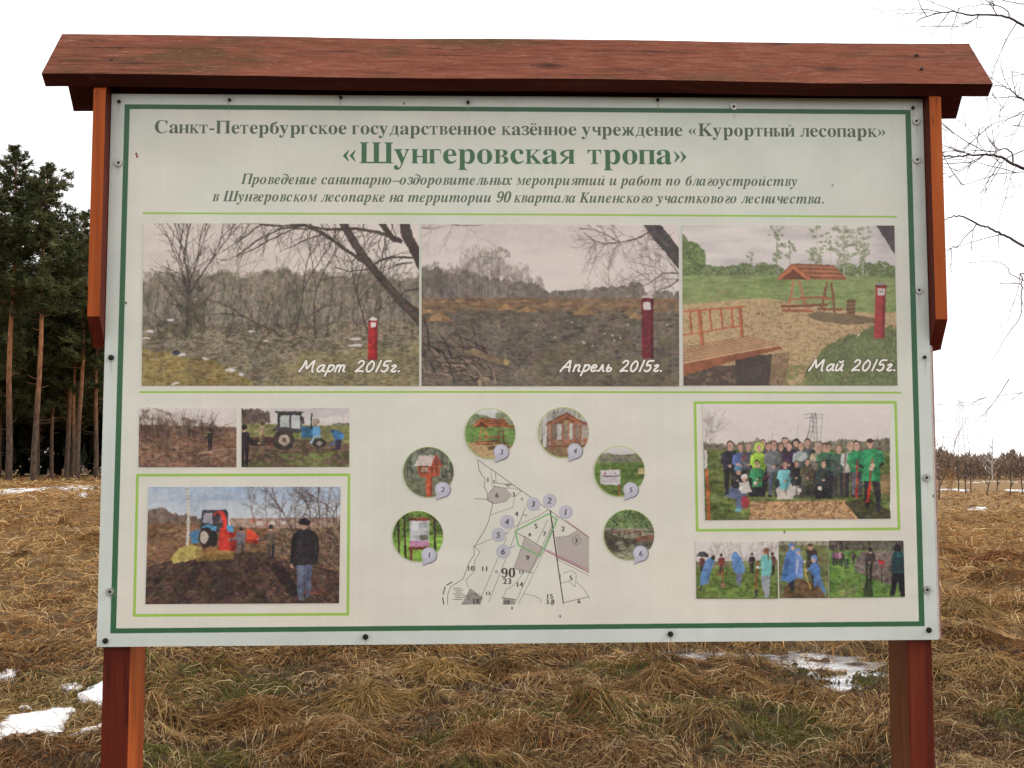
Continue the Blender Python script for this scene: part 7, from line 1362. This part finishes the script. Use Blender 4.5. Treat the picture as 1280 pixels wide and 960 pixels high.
put_pine(98, 48, 2, 'small pointed pine near the side board of the notice board', .9, 1.0)
put_pine(84, 50.5, 3, 'pine with thin orange trunk between the second pine and the small pointed one', 2.2, .96)
put_pine(-16, 46, 3, 'bushy pine cut off by the left edge of the photo', 4.0, .95)
put_pine(119, 49.5, 1, 'pine half hidden by the left side board, right of the small pointed one', 5.0, .93)
put_pine(64, 52, 4, 'short dark pine filling the gap right of the stout pine', 3.1, .88)
r_ = _rng(8); lab = 'slender pine crowded in the dark wood behind the front pines'
for k in range(62):
    px = -50+185*(k*13 % 52+r_.rand())/52 if k < 52 else 150+150*r_.rand(); Y = 49+26*r_.rand()**.8
    put_pine(px, Y, 2+r_.randint(3), lab, 6.28*r_.rand(), .72+.16*r_.rand()+(Y-50)*.004, 'slender pines crowded in the wood')
def wood_mass(name, label, boxes, n, mat_, cols, wd, ht, seed, kind='stuff', trunks=True):
    """far wood: many thin upright slivers and twiggy sprays spread through its depth"""
    r = _rng(seed); V, F, C = [], [], []; n0 = 0
    for (px0, px1, Y0, Y1, h0, h1) in boxes:
        m = n; px = px0+(px1-px0)*r.rand(m); Y = Y0+(Y1-Y0)*r.rand(m); v = np.array([ray(p, 590) for p in px]); k = (Y-CAM[1])/v[:, 1]; x = CAM[0]+v[:, 0]*k; g = land(x, Y)
        top = h0+(h1-h0)*vn(px*.09+seed, Y*.02)+(r.rand(m)-.5)*.25*h1; z = r.rand(m)**.6*top; hh = ht*(.5+r.rand(m)); ww = wd*(.4+r.rand(m)); a = math.pi*r.rand(m); tl = (r.rand(m)-.5)*hh*1.6
        P = np.stack([x, Y, g+z-.3], -1); s = np.stack([np.cos(a)*ww, np.sin(a)*ww, 0*a], -1); u = np.stack([tl, tl*.3, hh], -1)
        V.append(np.stack([P-s/2, P+s/2, P+u], 1).reshape(-1, 3)); F.append(np.arange(m*3).reshape(-1, 3)+n0); n0 += m*3; c = np.array(cols)[r.randint(len(cols), size=m)]*(.7+.6*r.rand(m))[:, None]; C.append(np.repeat(c, 3, 0))
    o = mesh_np(name, np.concatenate(V), None, np.concatenate(F), mat_, np.concatenate(C)); tag(o, label, 'wood', kind=kind); return o
wood_mass('dark_pine_wood', 'dark depth of the pine wood behind the single pines on the left', [(-260, 420, 74, 92, 9.5, 12.5), (-1150, -250, 60, 84, 8.5, 12.)], 24000, M_NEEDLE, [(.03, .042, .016), (.022, .03, .013), (.04, .03, .02)], .55, 1.5, 3)
wood_mass('distant_wood', 'low brown band of distant leafless wood along the right horizon', [(-900, 2300, 330, 380, 5.6, 9.6)], 150000, M_NEEDLE, [(.24, .155, .115), (.18, .125, .095), (.28, .19, .145), (.16, .135, .095)], .6, 1.0, 6)
# ---------------------------------------------------------------- bare saplings, bush, stalks
def twig(T, p, d, L, r0, depth, r, spread=.55, up_=.15, k=4):
    pts = [np.array(p, float)]; d = np.array(d, float); n = 4
    for i in range(n): d = d+(r.rand(3)-.5)*.28+np.array([0, 0, up_*.15]); d /= np.linalg.norm(d); pts.append(pts[-1]+d*L/n)
    T.tube(pts, r0, r0*.4, k)
    if depth:
        for j in range(2 if depth < 2 else 3):
            i = 1+r.randint(n); nd = d+(r.rand(3)-.5)*2*spread; nd /= np.linalg.norm(nd); twig(T, pts[i], nd, L*(.4+.3*r.rand()), r0*.55, depth-1, r, spread, up_, 3)
def sapling(px, py, ptop, label, seed, lean=0, rad=.035, mat_=M_TWIG, name='bare_sapling', cat='sapling', D=None, tw=8):
    r = _rng(seed); g = on_ground(px, py)
    if D is not None: v = ray(px, py); g = CAM+v*(D/v[1]); 
    H = (py-ptop)/FPX*(g[1]-CAM[1]); z0 = float(ground_h(g[0], g[1])); root = empty(name, (g[0], g[1], z0)); tag(root, label, cat, 'thin bare saplings in the far field' if cat == 'sapling' else None)
    T = MB(); P = [np.array([lean*H*(t/8.)+.02*H*(r.rand()-.5), .02*H*(r.rand()-.5), H*t/8]) for t in range(9)]; rad *= .7; T.tube(P, rad, rad*.25, 6); T.build('stem', mat_, root)
    T = MB()
    for k in range(tw): f = .22+.72*r.rand(); p = P[int(f*8)]; a = 2*math.pi*r.rand(); twig(T, p, (math.cos(a)*.55, math.sin(a)*.55, .8), H*(.12+.22*(1-f)), rad*.35, 1, r)
    T.build('twigs', mat_, root); return root
for i, (px, py, pt, ln_, lab_) in enumerate(((1174, 626, 588, .03, 'dark sapling half hidden by the right edge of the board'), (1198, 615, 572, 0, 'first thin sapling right of the board, upright'), (1207, 617, 576, 0, 'second thin sapling right of the board, close to the first'), (1214, 616, 574, 0, 'third thin sapling right of the board'), (1233, 618, 590, .3, 'short sapling leaning right beside the pale birch'), (1246, 615, 588, .1, 'short dark sapling right of the pale birch'), (1263, 620, 572, .06, 'slightly tilted sapling near the right edge'), (1278, 618, 562, 0, 'tall thin sapling on the right edge of the photo'))):
    sapling(px, py, pt, lab_, 60+i, ln_, .055)
sapling(1240, 603, 548, 'tall pale birch before the distant wood on the right', 77, .05, .13, plain('birch bark', (.42, .38, .34), .7, .2, 0, .5, 6), 'birch_tree', 'birch', tw=26)
def bush(px, py, D, H, Rr, n, label, seed, mat_, name='bare_bush'):
    r = _rng(seed); v = ray(px, py); k = D/v[1]; x, y = CAM[0]+v[0]*k, CAM[1]+D; z0 = float(ground_h(x, y)); root = empty(name, (x, y, z0)); tag(root, label, 'bush'); T = MB()
    for i in range(n): a = 2*math.pi*r.rand(); e = .12+.5*r.rand(); twig(T, ((r.rand()-.5)*.4, (r.rand()-.5)*.4, 0), (math.cos(a)*e, math.sin(a)*e, 1), H*(.55+.4*r.rand()), .016*H/3, 3, r, .5)
    T.build('branches', mat_, root)
bush(1140, 600, 33, 2.7, 1.6, 26, 'bare bush reaching out behind the right edge of the board', 90, M_TWIG)
bush(1188, 606, 75, 1.6, 1.5, 22, 'low rusty bush before the distant wood, just right of the board', 91, plain('rusty twigs', (.30, .16, .06), .8, .2, 0, .3, 8))
def stalk(pts, r0, label, mat_=M_STALK, twigs=0, seed=0):
    g = on_ground(*pts[0]); D = g[1]-CAM[1]; r = _rng(200+seed); P = []
    for i, (a, b) in enumerate(pts): v = ray(a, b); q = CAM+v*((D+.03*i*(r.rand()-.5))/v[1]); P.append(q)
    z0 = float(ground_h(g[0], g[1])); P = np.array(P); P[:, 2] += z0-P[0, 2]-.02; o0 = np.array([g[0], g[1], z0]); T = MB(); T.tube(P-o0, r0, r0*.45, 5)
    for k in range(twigs): i = 1+r.randint(len(P)-1); a = 2*math.pi*r.rand(); twig(T, (P[i]+(P[i-1]-P[i])*r.rand())-o0, (math.cos(a)*.7, math.sin(a)*.4, .8), .05*D/5*(.6+.8*r.rand()), r0*.45, 0, r, k=3)
    o = T.build('dry_stalk', mat_); o.location = o0; tag(o, label, 'dry stalk', 'dry stalks standing in the grass'); return o
for i, (pts, r0, l, m_, tw) in enumerate((
 ([(61, 802), (61, 770), (57, 745), (49, 718)], .005, 'bent dark stalk left of the board, leaning to the left', M_STALK, 3), ([(74, 796), (76, 760), (78, 730), (79, 698)], .005, 'tallest straight stalk left of the board', M_STALK, 3), ([(101, 778), (103, 758), (103, 742)], .004, 'short stalk close to the left edge of the board', M_STALK, 2), ([(15, 759), (9, 748), (2, 738)], .005, 'pale slanting straw at the left edge of the photo', M_STRAW, 0),
 ([(1261, 720), (1259, 690), (1257, 649)], .006, 'tall stalk in the right field, left one of the three at the edge', M_STALK, 4), ([(1267, 755), (1266, 715), (1265, 679)], .006, 'tall dark stalk in the right field, middle one of the three', M_STALK, 4), ([(1277, 745), (1277, 715), (1278, 688)], .006, 'tall stalk on the very right edge of the photo', M_STALK, 3), ([(1244, 745), (1243, 710), (1242, 676)], .004, 'thin faint stalk left of the three tall ones on the right', M_STALK, 2), ([(1227, 731), (1222, 712), (1221, 698)], .004, 'short leaning stalk beside the reddish tussock', M_STALK, 1), ([(1173, 662), (1179, 645), (1185, 622)], .007, 'leaning reddish stick beside the right edge of the board', M_STALK, 1),
 ([(373, 864), (373, 838), (373, 812)], .003, 'thin brown stalk under the board, left of the middle', M_STALK, 2), ([(436, 852), (436, 830), (437, 808)], .003, 'thin brown stalk under the board near its second bottom bolt', M_STALK, 1), ([(297, 878), (301, 850), (304, 820)], .004, 'dark twiggy stalk under the left part of the board', M_STALK, 4), ([(972, 914), (972, 896), (973, 877)], .003, 'short pale upright straw in front of the puddle', M_STRAW, 0), ([(942, 930), (941, 918)], .003, 'broken pale straw left of the right post', M_STRAW, 0), ([(490, 870), (500, 862), (508, 860)], .004, 'pale bent straw on the bright straw tussock', M_STRAW, 0),
 ([(979, 832), (977, 818), (975, 802)], .004, 'thin stem rising from the left end of the puddle', M_STALK, 1), ([(1026, 832), (1026, 815), (1027, 800)], .005, 'dark stem rising from the middle of the puddle', M_STALK, 2), ([(1024, 828), (1014, 815), (1006, 803)], .004, 'slanting stem leaning left over the puddle', M_STALK, 1), ([(996, 823), (985, 812), (978, 803)], .003, 'fine slanting stem left of the dark puddle stem', M_STALK, 1))):
    stalk(pts, r0, l, m_, tw, i)
r_ = _rng(55)
# ---------------------------------------------------------------- power pylon far off
def pylon():
    D = 420.; v = ray(1203, 590); x = CAM[0]+v[0]*D/v[1]; y = CAM[1]+D; z0 = float(land(x, y)); H = 1.6+(584-499)/FPX*D-z0
    root = empty('power_pylon', (x, y, z0)); tag(root, 'faint lattice power pylon far off, right of the board above the distant wood', 'pylon'); m_ = plain('galvanised lattice', (.4, .4, .42), .6, .4, .2)
    T = MB(); wz = lambda z: 2.4*(1-z/H)+.55
    for sx in (-1, 1):
        for sy in (-1, 1): T.tube([(sx*wz(z), sy*wz(z), z) for z in (0, H*.5, H)], .11, .08, 4)
    n = 16
    for i in range(n):
        za, zb = H*i/n, H*(i+1)/n; a, b = wz(za), wz(zb)
        for s in (-1, 1): T.tube([(-a, s*a, za), (b, s*b, zb)], .05, .05, 3); T.tube([(a, s*a, za), (-b, s*b, zb)], .05, .05, 3)
    T.build('lattice_tower', m_, root)
    for py, w_ in ((506, 9.5), (527, 12), (548, 8)):
        z = 1.6+(584-py)/FPX*D-z0; T = MB(); T.tube([(-w_, 0, z+.3), (0, 0, z), (w_, 0, z+.3)], .06, .06, 4); T.tube([(-w_, 0, z+.3), (0, 0, z+1.4), (w_, 0, z+.3)], .05, .05, 4)
        for q in (-.75, -.5, -.25, .25, .5, .75): T.tube([(q*w_, 0, z+.3), (q*w_*.9, 0, z+1.4-1.1*abs(q))], .07, .07, 3)
        T.build('cross_arm', m_, root)
pylon()
# ---------------------------------------------------------------- the bare tree whose boughs hang in from the right
def big_tree():
    r = _rng(17); base = at(1500, 700, 6.0); bx, by = base[0]+.6, 6.0; z0 = float(ground_h(bx, by)); root = empty('bare_tree', (bx, by, z0)); tag(root, 'leafless tree off the right edge, its dark drooping boughs crossing the white sky', 'tree'); o0 = np.array([bx, by, z0])
    TP = [np.array([bx, by, z0-.2]), np.array([bx+.05, by, 1.5]), np.array([bx-.05, by+.1, 3.2]), np.array([bx-.25, by+.1, 5.0]), np.array([bx-.3, by+.2, 7.2])]
    T = MB(); T.tube([p-o0 for p in TP], .20, .07, 10); T.build('trunk', M_TWIG, root)
    def bough(pts, r0, Y, join, tw, dn=.0, seed=0, fine=2):
        tw = int(tw*.6+.5); r0 = r0*.72
        rr = _rng(300+seed); P = [at(a, b, Y+.25*math.sin(i*.9+seed)) for i, (a, b) in enumerate(pts)]
        J = TP[join]+(TP[min(4, join+1)]-TP[join])*.4; a = P[0]
        if join >= 0: P = [J, J*.45+a*.55+np.array([0, 0, .12])]+P
        # smooth
        Q = []
        for i in range(len(P)-1):
            p0, p1, p2, p3 = P[max(0, i-1)], P[i], P[i+1], P[min(len(P)-1, i+2)]
            for q in range(4): u = q/4; Q.append(.5*((2*p1)+(-p0+p2)*u+(2*p0-5*p1+4*p2-p3)*u*u+(-p0+3*p1-3*p2+p3)*u**3))
        Q.append(P[-1]); Q = np.array(Q); Q[1:-1] += (rr.rand(len(Q)-2, 3)-.5)*.012; T = MB(); T.tube(Q-o0, r0, r0*.22, 6)
        for k in range(tw):
            i = 4+rr.randint(len(Q)-5) if join >= 0 else 1+rr.randint(len(Q)-2); d = Q[i]-Q[i-1]; d /= np.linalg.norm(d)+1e-9
            sd = np.array([(rr.rand()-.5)*.9, (rr.rand()-.5)*1.2, (rr.rand()-.62)*1.5]); nd = d*.75+sd; nd /= np.linalg.norm(nd); twig(T, Q[i]-o0, nd, .16+.4*rr.rand(), .0024+.0022*rr.rand(), fine, rr, .55, -.05, 3)
        T.build('bough', M_TWIG, root)
    bough([(1300, 40), (1280, 33), (1262, 22), (1240, 19), (1215, 19), (1190, 15), (1165, 18), (1145, 27)], .019, 5.6, 3, 14, seed=1)
    bough([(1262, 22), (1258, 12), (1245, 7), (1230, 6), (1205, 9), (1185, 16)], .007, 5.6, -1, 6, seed=2, fine=1)
    bough([(1224, 19), (1212, 28), (1200, 33), (1188, 36)], .006, 5.6, -1, 5, seed=3, fine=1)
    bough([(1300, 132), (1280, 125), (1268, 116), (1258, 110), (1245, 107), (1236, 110)], .012, 5.9, 3, 10, seed=4)
    bough([(1281, 124), (1262, 121), (1243, 121), (1240, 112)], .007, 5.9, -1, 6, seed=5, fine=1)
    bough([(1300, 136), (1280, 142), (1255, 150), (1232, 159), (1220, 160)], .006, 5.7, 2, 8, seed=6)
    bough([(1300, 226), (1280, 212), (1262, 203), (1250, 196), (1235, 193), (1215, 194), (1195, 195), (1178, 195), (1160, 198)], .022, 5.5, 2, 16, seed=7)
    bough([(1266, 203), (1264, 190), (1255, 186), (1240, 190), (1228, 188), (1215, 191), (1205, 195)], .009, 5.5, -1, 10, seed=8)
    bough([(1280, 188), (1262, 196), (1250, 203), (1238, 190), (1245, 172), (1258, 160), (1276, 154)], .006, 5.6, -1, 8, seed=9)
    bough([(1300, 216), (1278, 215), (1248, 218), (1220, 226), (1196, 233), (1176, 240)], .007, 5.4, 2, 8, seed=10, fine=1)
    bough([(1232, 193), (1215, 203), (1198, 212), (1178, 219)], .005, 5.4, -1, 5, seed=11, fine=1)
    bough([(1300, 318), (1280, 307), (1262, 298), (1248, 291), (1235, 284), (1222, 280), (1205, 272), (1195, 270), (1186, 272), (1176, 278)], .018, 5.3, 1, 3, seed=12, fine=1)
    bough([(1222, 280), (1213, 290), (1204, 298), (1196, 309), (1190, 308), (1182, 320), (1176, 330)], .006, 5.3, -1, 4, seed=13, fine=1)
    bough([(1300, 356), (1278, 350), (1263, 343), (1260, 336), (1250, 328), (1235, 327), (1215, 328), (1196, 329), (1180, 331)], 0.0063, 5.6, 1, 2, seed=14, fine=1)
    bough([(1290, 345), (1278, 350), (1277, 372), (1276, 392), (1264, 412), (1252, 430), (1238, 452)], 0.0091, 5.5, 1, 3, seed=15)
    bough([(1300, 372), (1278, 358), (1258, 348), (1247, 340)], 0.0042, 5.5, 1, 2, seed=16, fine=1)
    bough([(1300, 484), (1278, 490), (1250, 495), (1225, 498), (1200, 504), (1184, 510), (1168, 519)], 0.0049, 6.4, 1, 3, seed=17, fine=1)
    bough([(1300, 478), (1278, 476), (1262, 474), (1252, 468)], 0.0035, 5.7, 1, 1, seed=18, fine=1)
    bough([(1300, 95), (1282, 92), (1262, 97), (1246, 104), (1240, 112)], .006, 5.9, 3, 8, seed=19)
    bough([(1300, 300), (1285, 250), (1262, 246), (1252, 250)], 0.0035, 6.2, 1, 2, seed=20, fine=1)
    bough([(1300, 10), (1284, 6), (1262, 2), (1240, -4), (1222, -8)], .009, 6.0, 4, 8, seed=21)
big_tree()
print('script seconds', round(time.time()-T0, 1))
